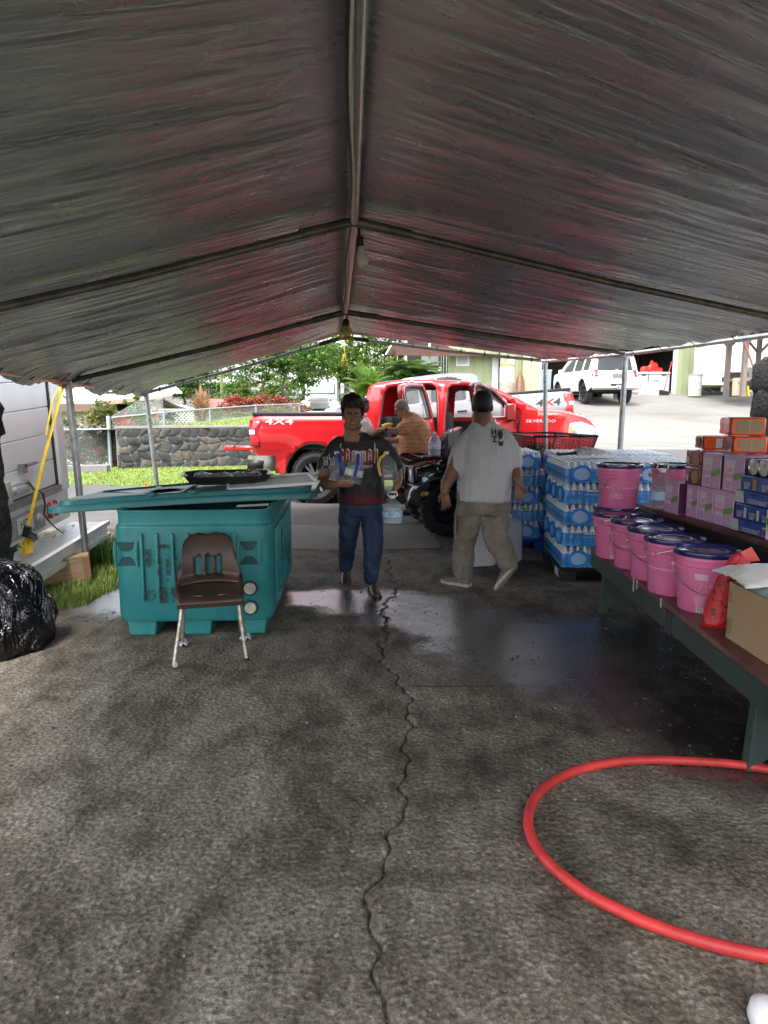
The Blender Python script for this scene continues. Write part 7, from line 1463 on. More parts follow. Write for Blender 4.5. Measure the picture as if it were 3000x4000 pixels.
# ---------------- groceries on the table ----------------
def eu(u):
    """distance along the table edge where it appears at image column u"""
    best = min(np.linspace(0, 2.4, 481), key=lambda s: abs((lambda q: 1500+CF*q.x/(q.y*_c-(q.z-CH)*_s))(TE0-td*s)-u)); return float(best)
PURP = mk('purple_carton', (.60, .35, .60), .35, coat=.25, bump=(25, .25, .01)); PURD = mk('dark_purple_side', (.11, .03, .10), .35, coat=.2); LIL = mk('lilac_print', (.72, .58, .74), .4); GRP = mk('green_print', (.16, .32, .10), .4); SALM = mk('salmon_print', (.7, .28, .34), .4); LTG = mk('light_grey_print', (.5, .5, .55), .4)
ORP = mk('orange_wrap', (.72, .09, .012), .25, coat=.5, bump=(22, .5, .01)); MARP = mk('maroon_foil', (.22, .02, .03), .12, .3, coat=.8, bump=(34, 1., .02), nz=(30, .8)); CARD = mk('brown_cardboard', (.36, .25, .15), .75, nz=(3, .06), bump=(160, .1)); BLUP = mk('blue_wrap', (.012, .05, .26), .2, coat=.6, nz=(9, .4), bump=(20, .4, .01)); BLUC = mk('blue_card', (.02, .07, .30), .4); TIN = mk('tin_lid', (.5, .5, .5), .25, .95)
def gbox(name, label, cat, s0, s1, z0, z1, dep, mat, setb=.04, group=None, part='carton'):
    t = thing(name, label, cat, tpt((s0+s1)/2, setb+dep/2, z0), 0, group)
    m = MB(); m.add([tpt(s, d, z) for s in (s0, s1) for d, z in ((setb, z0), (setb+dep, z0), (setb+dep, z1), (setb, z1))], [(3,2,1,0),(4,5,6,7),(0,1,5,4),(1,2,6,5),(2,3,7,6),(3,0,4,7)]); m.build(part, mat, t, world=True, bevel=.006)
    W_ = s1-s0; H_ = z1-z0
    def F(a, b, o=.003): # a 0..1 along face from far to near, b 0..1 up
        return tpt(s0+W_*a, setb-o, z0+H_*b)
    return t, F
def fq(t, F, nm, mat, pts, o=.003, stuff=None): m = MB(); m.add([F(a, b, o) for a, b in pts], [tuple(range(len(pts)))]); return m.build(nm, mat, t, 0, world=True, fixn=False, kind=stuff)
def ftext(t, F, txt, a, b, size, mat, W_, H_, sx=1, o=.006): lettering(txt, size, None, mat, t, fn=lambda x, y: F(a+x/W_, b+y/H_, o), sx=sx, bold=size*.02, world=True)
def cupbox(label, u0, u1, z0, h=.245, setb=.04, dep=.3):
    s0, s1 = eu(u0), eu(u1); t, F = gbox('cup_noodle_carton', label, 'carton', s0, s1, z0, z0+h, dep, PURP, setb, 'purple cartons of 24 noodle cups'); W_ = s1-s0
    fq(t, F, 'cup_print', LIL, [(.08, .86), (.10, .80), (.17, .06), (.50, .06), (.60, .80), (.62, .86)]); fq(t, F, 'cup_rim', LTG, [(.06, .86), (.64, .86), (.63, .91), (.07, .91)]); fq(t, F, 'cup_band', SALM, [(.14, .50), (.57, .50), (.55, .38), (.16, .38)], .005); fq(t, F, 'cup_base', PURP, [(.19, .30), (.51, .30), (.48, .09), (.2, .09)], .005)
    fq(t, F, 'green_band', GRP, [(.55, .32), (1.0, .44), (1.0, .60), (.58, .50)], .004); ftext(t, F, '24', .84, .87, .045, LTG, W_, h, .8); ftext(t, F, 'CUP', .36, .60, .04, SALM, W_, h, .8); ftext(t, F, 'NOODLE', .37, .44, .03, LIL, W_, h, .6, .008)
    for k in range(3): fq(t, F, 'icon', LTG, [(.62+.12*k, .08), (.71+.12*k, .08), (.71+.12*k, .22), (.62+.12*k, .22)], .004)
    # dark end toward the viewer
    m = MB(); m.add([tpt(s1+.002, d, z) for d, z in ((setb+.004, z0+.004), (setb+dep, z0+.004), (setb+dep, z0+h-.004), (setb+.004, z0+h-.004))], [(0, 1, 2, 3)]); m.build('dark_end', PURD, t, 0, world=True); return s0, s1
zl = TZ+.002; hl_ = .245; zu = zl+hl_+.002
cupbox('purple noodle cup carton, farthest of the lower row, beside the clear jug', 2591, 2645, zl, setb=.0)
cupbox('purple noodle cup carton, second of the lower row, under the maroon packs', 2657, 2700, zl)
cupbox('purple noodle cup carton, third of the lower row on the table', 2701, 2758, zl)
cupbox('purple noodle cup carton, nearest of the lower row, beside the blue cases', 2760, 2836, zl)
cupbox('purple noodle cup carton, upper row, right of the maroon packs', 2709, 2779, zu)
cupbox('purple noodle cup carton, upper row, nearest, beside the silver can ends', 2788, 2866, zu)
def holebox(name, label, u0, u1, z0, h, dep, facemat, sidemat, holes, setb=.03, group='orange and maroon film-wrapped packs', card=None):
    s0, s1 = eu(u0), eu(u1); t, F = gbox(name, label, 'pack', s0, s1, z0, z0+h, dep, sidemat, setb, group, 'wrap'); W_ = s1-s0
    for (a, b, ra, rb) in holes:
        fq(t, F, 'cardboard_window', CARD, [(a+ra*math.copysign(abs(math.cos(x))**.6, math.cos(x)), b+rb*math.copysign(abs(math.sin(x))**.6, math.sin(x))) for x in np.linspace(0, 6.283, 22, endpoint=False)], .004)
    # near end faces -y: shows the long side
    def E(a, b, o=.003): return tpt(s1+o, setb+dep*a, z0+h*b)
    return t, F, E, W_
# maroon packs
for (z0, lab) in ((zu, 'lower maroon film pack with round cardboard window, left of the upper purple cartons'), (zu+.128, 'upper maroon film pack of the pair left of the upper purple cartons')):
    t, F, E, W_ = holebox('noodle_pack', lab, 2651, 2706, z0, .125, .3, MARP, MARP, [(.72, .5, .22, .36)]); fq(t, F, 'label_patch', LTG, [(.1, .2), (.28, .2), (.28, .6), (.1, .6)], .004)
# orange ones: long side turned to the viewer
def orange(label, u0, u1, v0, v1, Y, split, hole=True, dep=.24):
    """u0..u1 across incl. maroon end left of split"""
    a = at(split, v1, Y); b = at(u1, v1, Y); h = at(split, v0, Y).z-a.z; w = b.x-a.x; t = thing('noodle_pack', label, 'pack', (a.x, Y, a.z), 0, 'orange and maroon film-wrapped packs'); yl = .30
    off = (split-u0)/2700*Y+.02
    sk = -(off)/yl # left face recedes leftwards is hidden unless box turned: turn it
    ang = R(-14); Mx = RZ(ang)
    m = MB(); m.bb(0, w, 0, yl, 0, h); m.v = [tuple(Mx @ Vector(p)) for p in m.v]; m.build('wrap', ORP, t, bevel=.012)
    m = MB(); q = [(-.003, .004, .006), (-.003, yl-.004, .006), (-.003, yl-.004, h-.006), (-.003, .004, h-.006)]; m.grid(lambda u_, w_: Mx @ Vector((-.004-.004*abs(math.sin(u_*17+w_*5)), .004+(yl-.008)*u_, .006+(h-.012)*w_)), 10, 6); m.build('maroon_end', MARP, t, 60)
    if hole: m = MB(); m.add([Mx @ Vector((w*.53+w*.38*math.copysign(abs(math.cos(x))**.55, math.cos(x)), -.004, h*.5+h*.36*math.copysign(abs(math.sin(x))**.55, math.sin(x)))) for x in np.linspace(0, 6.283, 26, endpoint=False)], [tuple(range(26))]); cw = m.build('cardboard_window', CARD, t, 0); m = MB(); m.add([Mx @ Vector(p) for p in ((w*.52, -.006, h*.12), (w*.545, -.006, h*.12), (w*.545, -.006, h*.88), (w*.52, -.006, h*.88))], [(0, 1, 2, 3)]); m.build('tape_seam', mk('clear_tape', (.45, .36, .24), .3), cw)
    else: m = MB(); m.add([Mx @ Vector(p) for p in ((w*.35, -.004, h*.15), (w*.95, -.004, h*.15), (w*.95, -.004, h*.85), (w*.35, -.004, h*.85))], [(0, 1, 2, 3)]); m.build('shipping_label', LTG, t, 0); m = MB(); m.ell((0, 0, 0), .006, yl*.28, h*.33, 12, 8); m.v = [tuple(Mx @ (Vector(p)+Vector((-.01, yl*.5, h*.5)))) for p in m.v]; m.build('cardboard_window', CARD, t)
    return t
orange('orange pack with a cardboard window, topmost of the whole stack', 2797, 2978, 1630, 1701, 4.75, 2852)
orange('orange pack with a cardboard window, lower of the near pair', 2803, 2984, 1704, 1769, 4.75, 2862)
orange('orange pack with a grey shipping label, left of the near pair', 2700, 2870, 1704, 1757, 5.35, 2747, False)
# cans on their side
s0, s1 = eu(2885), eu(3075)
ct = thing('can_pack', 'blue wrapped tray of tins lying on their side with silver ends showing', 'can pack', tpt((s0+s1)/2, .1, zu), 0); nC = 5; r_ = .052
for k in range(nC):
    s_ = s0+r_+k*2*r_*1.0; zc = TZ+.385+r_
    for d0 in (.035, .20):
        c = tpt(s_, d0, zc); e = tpt(s_, d0+.12, zc); a_, b_ = frame(e-c); m = MB(); m.cyl(c, e, r_*.97, n=24); cb = m.build('can', BLUP, ct, world=True)
        if d0 < .1:
            m = MB(); nrm = (c-e).normalized()
            for rr, th in ((.97, .004), (.8, .003), (.62, .002)): pts = [c+nrm*.002+a_*r_*rr*math.cos(x)+b_*r_*rr*math.sin(x) for x in np.linspace(0, 6.283, 24, endpoint=False)]; m.tube(pts, th*.7, 5, closed=True)
            m.cyl(c+nrm*.001, c+nrm*.003, r_*.95, n=24); en = m.build('can_end', TIN, cb); en.matrix_parent_inverse = I4.copy(); m = MB(); m.tube([c+nrm*.008+b_*r_*.3+a_*.008*math.cos(x)+b_*.012*math.sin(x) for x in np.linspace(0, 6.283, 10, endpoint=False)], .002, 5, closed=True); en = m.build('ring_pull', TIN, ct, world=True)
            
def chick(kind, label, u0, u1, z0, h, o=.0):
    s0, s1 = eu(u0), eu(u1); t, F = gbox('chicken_case' if kind else 'can_bundle', label, 'case', s0, s1, z0, z0+h, .3, BLUC if kind else BLUP, .03+o, 'blue cases of tinned chicken'); W_ = s1-s0
    if kind:
        fq(t, F, 'white_panel', LTG, [(.0, .05), (.20, .05), (.17, .95), (.0, .95)]); ftext(t, F, 'CHICKEN BREAST', .47, .28, .040, LTG, W_, h, .62); m = MB(); fq(t, F, 'brand_patch', KBK, [(.33, .72), (.46, .72), (.46, .86), (.33, .86)]); fq(t, F, 'can_picture', CARD, [(.72, .1), (.92, .1), (.92, .72), (.72, .72)]); fq(t, F, 'can_picture_band', BLUC, [(.74, .25), (.90, .25), (.90, .6), (.74, .6)], .006); fq(t, F, 'can_picture_top', LTG, [(.70, .72), (.75, .82), (.89, .82), (.94, .72)])
    else:
        for k in range(3):
            a = .02+k*.33; ftext(t, F, 'CHICKEN', a+.12, .45, .028, LTG, W_, h, .55); ftext(t, F, 'BREAST', a+.12, .22, .028, LTG, W_, h, .55); fq(t, F, 'label_text_block', CARD if z0 > TZ+.25 else LTG, [(a+.22, .12), (a+.29, .12), (a+.29, .8), (a+.22, .8)])
z = zl; chick(1, 'bottom blue tray of tinned chicken with a white panel at its left end', 2838, 3010, z, .085); chick(0, 'blue wrapped tins with nutrition labels on the bottom tray', 2850, 3000, z+.087, .10); chick(1, 'second blue tray of tinned chicken, in the middle of the pile', 2846, 3040, z+.19, .085); chick(0, 'upper blue wrapped tins reading chicken breast below the silver can ends', 2862, 3080, z+.277, .10)
s0, s1 = eu(2977), eu(3045); t, F = gbox('milk_carton', 'white milk carton with a green round emblem at the right edge of the table', 'carton', s0, s1, zl, zl+.19, .1, WHITE, .015); fq(t, F, 'green_emblem', mk('green_ink', (.03, .28, .08), .4), [(.35+.28*math.cos(x), .62+.2*math.sin(x)) for x in np.linspace(0, 6.283, 20, endpoint=False)], .005); ftext(t, F, '1%', .35, .62, .04, WHITE, s1-s0, .19, .8, .008); ftext(t, F, 'MILK', .35, .34, .03, mk('dark_green_ink', (.02, .12, .05), .4), s1-s0, .19, .8)
# clear jug on the table
CLR = mk('clear_pet_plastic', (.40, .46, .50), .05, alpha=.22, spec=1., coat=.3); WAT = mk('jug_water', (.6, .74, .85), .05, alpha=.42, spec=.8)
def jug(name, label, loc, h=.30, r=.075, capm=WHITE, handle='loop', labelmat=None, tint=CLR, rot=None, group=None, water=0):
    t = thing(name, label, 'bottle', loc, 0, group, rot); m = MB(); rs = []
    prof = [(.8, 0), (1, .04), (1, .12), (.95, .15), (1, .18), (.95, .21), (1, .24), (1, .50), (.95, .53), (.98, .56), (.9, .66), (.68, .78), (.4, .88), (.25, .92), (.25, .96)]
    n = 20
    for k, (pr_, z) in enumerate(prof): rs.append([Vector((r*pr_*(1+.035*math.sin(8*(2*math.pi*j/n)+z*18)*(.55 < z < .9))*math.cos(2*math.pi*j/n), r*pr_*(1+.035*math.sin(8*(2*math.pi*j/n)+z*18)*(.55 < z < .9))*math.sin(2*math.pi*j/n), z*h)) for j in range(n)])
    m.rings(rs); m.build('bottle_body', tint, t, 50)
    m = MB(); m.lathe([(r*.28, h*.945), (r*.29, h*1.03), (r*.24, h*1.045)], 14); m.build('cap', capm, t)
    if water: m = MB(); m.lathe([(r*.76, .004), (r*.95, h*.05), (r*.95, h*water)], 16); m.build('water', WAT, t)
    if labelmat: m = MB(); m.lathe([(r*1.02, h*.27), (r*1.02, h*.48)], 20, cap=False); l = m.build('paper_label', labelmat, t)
    if handle == 'loop': m = MB(); m.tube([(-.018, 0, h*.98), (-.045, 0, h*1.06), (-.036, 0, h*1.17), (.036, 0, h*1.17), (.045, 0, h*1.06), (.018, 0, h*.98)], .0055, 6); m.build('handle', WHITE, t)
    elif handle: m = MB(); m.tube([(0, -r*.2, h*.95), (0, -r*.75, h*.86), (0, -r*1.12, h*.66), (0, -r*1.08, h*.42), (0, -r*1.0, h*.28)], r*.17, 7); m.build('handle', handle, t)
    return t
jp_ = tpt(eu(2600), .03, TZ+.002); jug('clear_water_jug', 'clear ribbed water jug with white loop handle, before the pink bucket on the table', jp_+Vector((-.03, .1, 0)), .32, .082, WHITE, 'loop', mk('pale_blue_label', (.4, .55, .78), .4))
# ---------------- carton of clothes on the bench ----------------
cx_ = at(2815, 2490, 3.46); cz = BZ+.002; cb_ = thing('cardboard_carton', 'open brown cardboard carton of cloths at the near end of the bench', 'carton', (1.745, 3.40, cz)); Ly = .62; Wx = .42; H_ = .29
Mq = RZ(R(.5)); fr = lambda x, y, z: Mq @ Vector((x, -y, z))
for (x0, x1, y0, y1, nm) in ((0, .006, 0, Ly, 'side_wall'), (Wx-.006, Wx, 0, Ly, 'side_wall'), (.006, Wx-.006, 0, .006, 'end_wall'), (.006, Wx-.006, Ly-.006, Ly, 'end_wall')):
    m = MB(); m.bb(x0, x1, -y1, -y0, 0, H_); m.build(nm, CARD, cb_)
m = MB(); m.bb(.006, Wx-.006, -Ly+.006, -.006, 0, .006); m.build('base', CARD, cb_)
INK = mk('carton_ink', (.04, .03, .025), .6); m = MB()
for (y0, y1, z0, z1) in ((.012, .015, .20, .25), (.027, .030, .20, .25), (.012, .045, .195, .198), (.01, .045, .03, .033), (.01, .045, .105, .108), (.01, .013, .03, .108), (.042, .045, .03, .108), (.01, .045, .05, .052), (.01, .045, .07, .072), (.01, .045, .088, .090)): m.add([(-.002, -y0, z0), (-.002, -y1, z0), (-.002, -y1, z1), (-.002, -y0, z1)], [(0, 1, 2, 3)])
m.build('handling_marks', INK, cb_, 0, kind='stuff')
def cloth(name, label, cat, mat, f, nu=34, nv=26, sol=.008): m = MB(); m.grid(f, nu, nv); o = m.build(name, mat, None, 180, solid=sol); tag(o, label, cat); return o
WCL = mk('white_cotton', (.66, .65, .62), .9, nz=(8, .06), bump=(120, .25, .003), sheen=.3); GCL = mk('sage_blanket', (.20, .27, .24), .9, nz=(8, .12), bump=(70, .4, .004), sheen=.3)
o = cloth('green_blanket', 'folded sage green blanket filling the carton under the white cloth', 'blanket', GCL, lambda u, w: Vector((1.755+.40*u, 3.39-.58*w, cz+H_-.02+.075*math.sin(math.pi*min(1, u*1.05))**.6*math.sin(math.pi*min(1, .05+w*.9))**.4+.012*fbm((u*5, w*14, 0), 3))))
o = cloth('white_cloth', 'folded white cloth heaped on top of the carton by the red bag', 'cloth', WCL, lambda u, w: Vector((1.70+.47*u, 3.50-.34*w-.05*u, cz+H_+.03+.075*(math.sin(math.pi*(.02+.96*u))**.5)*(math.sin(math.pi*(.04+.94*w))**.5)+.010*fbm((u*4, w*7+u*2, 4), 3))), 34, 30, .012)
m = MB(); m.lathe([(.06, -.06), (.065, 0), (.07, .01), (.07, .03), (.05, .045), (0, .05)], 22, T(1.95, 3.03, cz+H_+.03) @ RX(.25)); o = m.build('blue_container', mk('dark_blue_plastic', (.015, .05, .12), .2, coat=.5), None); tag(o, 'dark blue plastic container tucked in the carton at the right edge', 'container')
# red mesh bag
g = NT('red_net'); v = g.map(); vv = g.vor(v, 26); g.set(Base_Color=g.ramp(vv, [(.25, (.10, .008, .01)), (.42, (.48, .015, .02))]), Roughness=.45); g.bump(g.noise(v, 18, 4), .8, .02); RN = g.m
rn = thing('red_mesh_bag', 'red net sack slumped between the nearest pink bucket and the carton', 'bag', (1.87, 3.60, BZ)); m = MB(); rs = []
for i in range(16):
    t_ = i/15; z = .40*t_; k = (1-t_)**.5*.95+.08; rs.append([Vector((-.02+.05*t_+k*.14*math.cos(a)*(1+.12*noise.noise(Vector((math.cos(a)*2, math.sin(a)*2, t_*4)))), k*.07*math.sin(a)+.02*t_, z)) for a in np.linspace(0, 6.283, 22, endpoint=False)])
m.rings(rs); m.build('net', RN, rn, 180); m = MB(); m.add([(.02, 0, .34), (.12, -.02, .36), (.08, 0, .43), (.0, .02, .38)], [(0, 1, 2, 3)]); m.build('red_flap', mk('red_plastic_flap', (.6, .02, .02), .3), rn, 0, solid=.004)
# purple cleaner bottle on the quad rack
p = at(1697, 1788, 9.35); PCM = mk('lilac_liquid_bottle', (.52, .48, .74), .15, alpha=.85, coat=.5); pj = jug('lilac_cleaner_bottle', 'lilac cleaner bottle standing on the front rack of the quad bike', (p.x, 9.35, 1.03), .30, .085, WHITE, None, None, PCM); m = MB(); m.lathe([(.087, .09), (.087, .19)], 20, cap=False); m.build('paper_label', mk('lilac_label', (.62, .62, .72), .4, nz=(30, .4)), pj)
# black bed tray, far end of the lane: low dark edging by the curb
# ---------------- people ----------------
from mathutils.bvhtree import BVHTree
def remesh(mb, vox, sm=6, fn=None, fac=.5):
    me = mb.mesh('r'); o = bpy.data.objects.new('r', me); COL.objects.link(o); r = o.modifiers.new('r', 'REMESH'); r.mode = 'VOXEL'; r.voxel_size = vox; s = o.modifiers.new('s', 'SMOOTH'); s.iterations = sm; s.factor = fac
    bpy.context.view_layer.update(); me2 = bpy.data.meshes.new_from_object(o.evaluated_get(bpy.context.evaluated_depsgraph_get())); bpy.data.objects.remove(o); bpy.data.meshes.remove(me)
    if fn:
        n = [v.normal.copy() for v in me2.vertices]
        for v, nn in zip(me2.vertices, n): v.co = v.co+nn*fn(v.co, nn)
        me2.update()
    return me2
def capsule(m, pts, rs, n=14, flat=None):
    pts = [Vector(p) for p in pts]; m.tube(pts, rs, n, flat=flat)
    for p, r in ((pts[0], rs[0]), (pts[-1], rs[-1])): m.ell(p, r*.98, r*.98, r*.98, 12, 8)
def smooth_limb(m, pts, rs, n=14):
    P = [Vector(p) for p in pts]; Q = catmull(P, 4); k = len(Q)-1; Rr = []
    for i in range(len(Q)): t_ = i/k*(len(rs)-1); a = min(int(t_), len(rs)-2); Rr.append(rs[a]+(rs[a+1]-rs[a])*(t_-a))
    capsule(m, Q, Rr, n)
def torso(m, secs, n=28, yaw=0):
    """secs: (cx,cy,cz,rx,ry) stacked rings"""
    Rz = RZ(yaw)
    m.rings([[Vector((cx, cy, cz))+(Rz @ Vector((rx*math.copysign(abs(math.cos(a))**.85, math.cos(a)), ry*math.copysign(abs(math.sin(a))**.9, math.sin(a)), 0))) for a in [2*math.pi*j/n for j in range(n)]] for cx, cy, cz, rx, ry in secs])
def hand(m, wrist, d, palmn, side, curl=.5, s=1., spread=.12):
    """wrist point, d: direction of fingers, palmn: direction the palm faces, side: +1/-1 thumb side along d x palmn"""
    W = Vector(wrist); d = Vector(d).normalized(); pn = Vector(palmn); pn = (pn-d*pn.dot(d)).normalized(); x = d.cross(pn).normalized()*side; s *= .95
    pc = W+d*.05*s; q = Matrix((x, d, pn)).transposed()
    m.rings([[W+d*(.0+t_*.095)*s+x*(hw*math.cos(a))*s+pn*(ht*math.sin(a))*s for a in np.linspace(0, 2*math.pi, 14, endpoint=False)] for t_, hw, ht in ((-.05, .028, .022), (.25, .036, .019), (.7, .043, .016), (1.0, .040, .012))])
    m.ell(W+x*.022*s+d*.03*s+pn*.01*s, .019*s)
    for k, (L, off) in enumerate(((.070, .031), (.080, .010), (.075, -.011), (.058, -.031))):
        p = W+d*.085*s+x*off*s; dd = (d+x*(off*spread/.03)).normalized(); pts = [p-dd*.02*s, p]; c = curl*(.5+.12*k)
        for j, fr_ in enumerate((.45, .32, .25)):
            dd = (dd*math.cos(c)+pn*math.sin(c)).normalized(); pts.append(pts[-1]+dd*L*fr_*s); 
        capsule(m, pts, [.0100*s, .0098*s, .0090*s, .0082*s, .0072*s], 8)
    p = W+x*.028*s+d*.022*s; dd = (x*.75+d*.6+pn*.35).normalized(); pts = [p-dd*.01, p+dd*.03*s, p+(dd+pn*.15+d*.25).normalized()*.058*s, p+(dd*.8+pn*.25+d*.55).normalized()*.082*s]; capsule(m, pts, [.014*s, .0125*s, .011*s, .009*s], 8)
def headshape(m, M, s=1., fat=0.):
    q = MB(); E = q.ell
    E((0, .012, .035), .075, .093, .086, 18, 12); E((0, -.022, -.040), .058+fat, .064, .074, 16, 10); E((0, -.066, -.088), .024+fat*.4, .018, .016)
    for sx in (-1, 1): E((sx*.036, -.052, -.028), .030+fat*.5, .028, .032); E((sx*(.077), .012, -.008), .010, .019, .031, 10, 8, RZ(sx*-.35)); E((sx*.047, -.02, -.075), .022+fat, .035, .025)
    E((0, -.074, .026), .050, .018, .013); q.tube([(0, -.084, .018), (0, -.098, -.004), (0, -.109, -.024)], [.008, .010, .014], 8); E((0, -.110, -.026), .013, .011, .010); E((-.012, -.100, -.030), .008, .009, .007); E((.012, -.100, -.030), .008, .009, .007)
    E((0, -.086, -.053), .024, .010, .0055); E((0, -.084, -.063), .021, .010, .006)
    q.tube([(0, .02, -.06), (0, .035, -.12), (0, .04, -.20)], [.058+fat, .060+fat, .066+fat], 16)
    Q = M @ S(s, s, s); m.add([Q @ Vector(p) for p in q.v], q.f)
def hair(par, M, s, mat, low=-.035, front=.055, th=.014, top=.02, seed=1, name='hair'):
    q = MB(); n, mm = 40, 26; vs = []; keep = []
    def P(i, j):
        ph = math.pi*i/mm; a = 2*math.pi*j/n; return Vector((.077*math.sin(ph)*math.cos(a), .012+.095*math.sin(ph)*math.sin(a), .035+.088*math.cos(ph)))
    fs = []; pts = []
    for i in range(mm+1):
        for j in range(n):
            p = P(i, j); up = max(0, (p.z-.03)/.09); nn = (p-Vector((0, .012, .035))).normalized(); t_ = th+top*up; t_ *= 1+.35*noise.noise(p*34+Vector((seed, 0, 0)))+.25*noise.noise(p*75+Vector((0, seed, 0))); pts.append(p+nn*t_)
    for i in range(mm):
        for j in range(n):
            p = P(i+.5, j+.5); f = ss(p.y, -.045, .03); lim = front*(1-f)+low*f+.008*math.sin(j*2.3); 
            if p.z > lim: k = (j+1) % n; fs.append((i*n+j, i*n+k, (i+1)*n+k, (i+1)*n+j))
    Q = M @ S(s, s, s); q.add([Q @ p for p in pts], fs); return q.build(name, mat, par, 180, world=True, solid=.012*s)
def face(par, M, s, skin_dark, lips, smile=True, browmat=None):
    Q = M @ S(s, s, s); EW = bpy.data.materials.get('eye_white') or mk('eye_white', (.55, .53, .5), .3); EB = bpy.data.materials.get('eye_iris') or mk('eye_iris', (.012, .008, .006), .15); TW = bpy.data.materials.get('teeth') or mk('teeth', (.55, .52, .46), .4)
    for sx in (-1, 1):
        m = MB(); m.ell((sx*.030, -.0755, .004), .0135, .008, .0055, 12, 8); m.v = [tuple(Q @ Vector(p)) for p in m.v]; e = m.build('eye', EW, par, 180, world=True)
        m = MB(); m.ell((sx*.030, -.083, .004), .0055, .0022, .0052, 10, 6); m.v = [tuple(Q @ Vector(p)) for p in m.v]; o = m.build('iris', EB, e, 180, world=False)
        m = MB(); m.tube([(sx*.012, -.090, .020), (sx*.028, -.092, .026), (sx*.047, -.082, .022)], [.0035, .0045, .0025], 6); m.v = [tuple(Q @ Vector(p)) for p in m.v]; m.build('eyebrow', browmat, par, 180, world=True)
    m = MB(); m.tube([(-.026, -.086, -.054), (-.012, -.096, -.0585 if smile else -.057), (0, -.098, -.060 if smile else -.057), (.012, -.096, -.0585 if smile else -.057), (.026, -.086, -.054)], [.002, .0045, .005, .0045, .002], 6); m.v = [tuple(Q @ Vector(p)) for p in m.v]; m.build('mouth', lips, par, 180, world=True)
    if smile: m = MB(); m.tube([(-.016, -.0975, -.0555), (0, -.1015, -.0575), (.016, -.0975, -.0555)], [.001, .0028, .001], 6); m.v = [tuple(Q @ Vector(p)) for p in m.v]; m.build('teeth', TW, par, 180, world=True)
def pr2(fn_mesh, dirv=(0, 1, 0)):
    bvh = BVHTree.FromPolygons([v.co.copy() for v in fn_mesh.vertices], [tuple(p.vertices) for p in fn_mesh.polygons])
    def f(x, z, y0, off=.004):
        h = bvh.ray_cast(Vector((x, y0-1, z)), Vector((0, 1, 0)), 3); return (h[0] if h[0] else Vector((x, y0, z)))+Vector((0, -off, 0))
    return f
def foldf(amp, sc, seed, ver=.35):
    return lambda p, n: amp*noise.fractal(Vector((p.x*sc+seed, p.y*sc, p.z*sc*ver)), 1., 2., 4)+amp*.5*noise.noise(Vector((p.x*sc*2+.5*p.z*sc, p.y*sc*2, p.z*sc*.8+seed)))
SK1 = mk('tan_skin', (.26, .130, .080), .5, nz=(12, .12), bump=(160, .08, .002)); SK2 = mk('brown_skin', (.18, .085, .052), .5, nz=(12, .12), bump=(160, .08, .002)); SK3 = mk('pink_skin', (.46, .24, .17), .5, nz=(12, .12), bump=(160, .08, .002))  # the pink tone is the older person's skin colour
LIP = mk('lip_tone', (.20, .07, .055), .45); HAIRB = mk('black_hair', (.008, .007, .006), .45, bump=(120, 1., .01)); HAIRG = mk('cropped_white_hair', (.40, .31, .26), .7, bump=(150, .6, .004))
g = NT('blue_denim'); v = g.map(); n_ = g.noise(g.map((1, 1, .4)), 5, 5, .6, .6); g.set(Base_Color=g.ramp(n_, [(.35, (.010, .020, .045)), (.55, (.022, .045, .095)), (.75, (.055, .09, .15))]), Roughness=.8); g.bump(g.noise(g.map((1, 1, .6)), 9, 4, .6, 1.), .7, .02); DEN = g.m
g = NT('khaki_cargo_cloth'); g.set(Base_Color=g.ramp(g.noise(g.map((1, 1, .6)), 5, 5), [(.35, (.17, .145, .115)), (.7, (.27, .235, .19))]), Roughness=.85); g.bump(g.noise(g.map((1, 1, 1.6)), 7, 4, .6, 1.5), .9, .035); KHA = g.m
g = NT('grey_marl_cotton'); g.set(Base_Color=g.ramp(g.noise(g.map(), 90, 3), [(.3, (.38, .38, .40)), (.7, (.46, .46, .48))]), Roughness=.9, Sheen_Weight=.2); g.bump(g.noise(g.map((1, 1, .22)), 7, 4, .6, .6), .8, .03); GMC = g.m
g = NT('black_patterned_jersey'); sx_, sy_, sz_ = g.sep(g.tc.outputs['Object']); v = g.map()
ptn = g.ramp(g.noise(g.map((1, 1, 1)), 55, 4, .8), [(.55, 0), (.66, 1)]); gridp = g.ramp(g.math('FRACT', g.math('MULTIPLY', sx_, 28)), [(.0, 1), (.12, 0)]); tyr = g.ramp(g.noise(g.map((4, 1, 26)), 3, 3, .6, 1), [(.55, 0), (.62, 1)])
c = g.mix(g.math('MULTIPLY', ptn, .6), (.010, .009, .011), (.07, .06, .07)); c = g.mix(g.math('MULTIPLY', gridp, g.ramp(g.math('SUBTRACT', sz_, 1.28), [(0, 0), (.1, .5)])), c, (.06, .05, .055)); c = g.mix(g.math('MULTIPLY', tyr, g.math('MULTIPLY', g.ramp(g.math('SUBTRACT', sz_, 0), [(.94, 0), (.98, .45)]), g.ramp(g.math('SUBTRACT', sz_, 0), [(0, 1), (1, 1)]))), c, (.05, .045, .055))
c = g.mix(g.math('MULTIPLY', g.ramp(g.math('SUBTRACT', sz_, 0), [(.80, 1), (.93, 0)]), .85), c, (.16, .006, .012)); g.set(Base_Color=c, Roughness=.6, Specular_IOR_Level=.4); g.bump(g.noise(g.map((1, 1, .4)), 7, 4, .6, 1), .7, .03); JER = g.m
g = NT('orange_aloha_cotton'); v = g.map(); w1 = g.t.nodes.new('ShaderNodeTexWave'); w1.wave_type = 'BANDS'; w1.bands_direction = 'Z'; w1.inputs['Scale'].default_value = 5; w1.inputs['Distortion'].default_value = 6; w1.inputs['Detail'].default_value = 3; g.t.links.new(v, w1.inputs['Vector'])
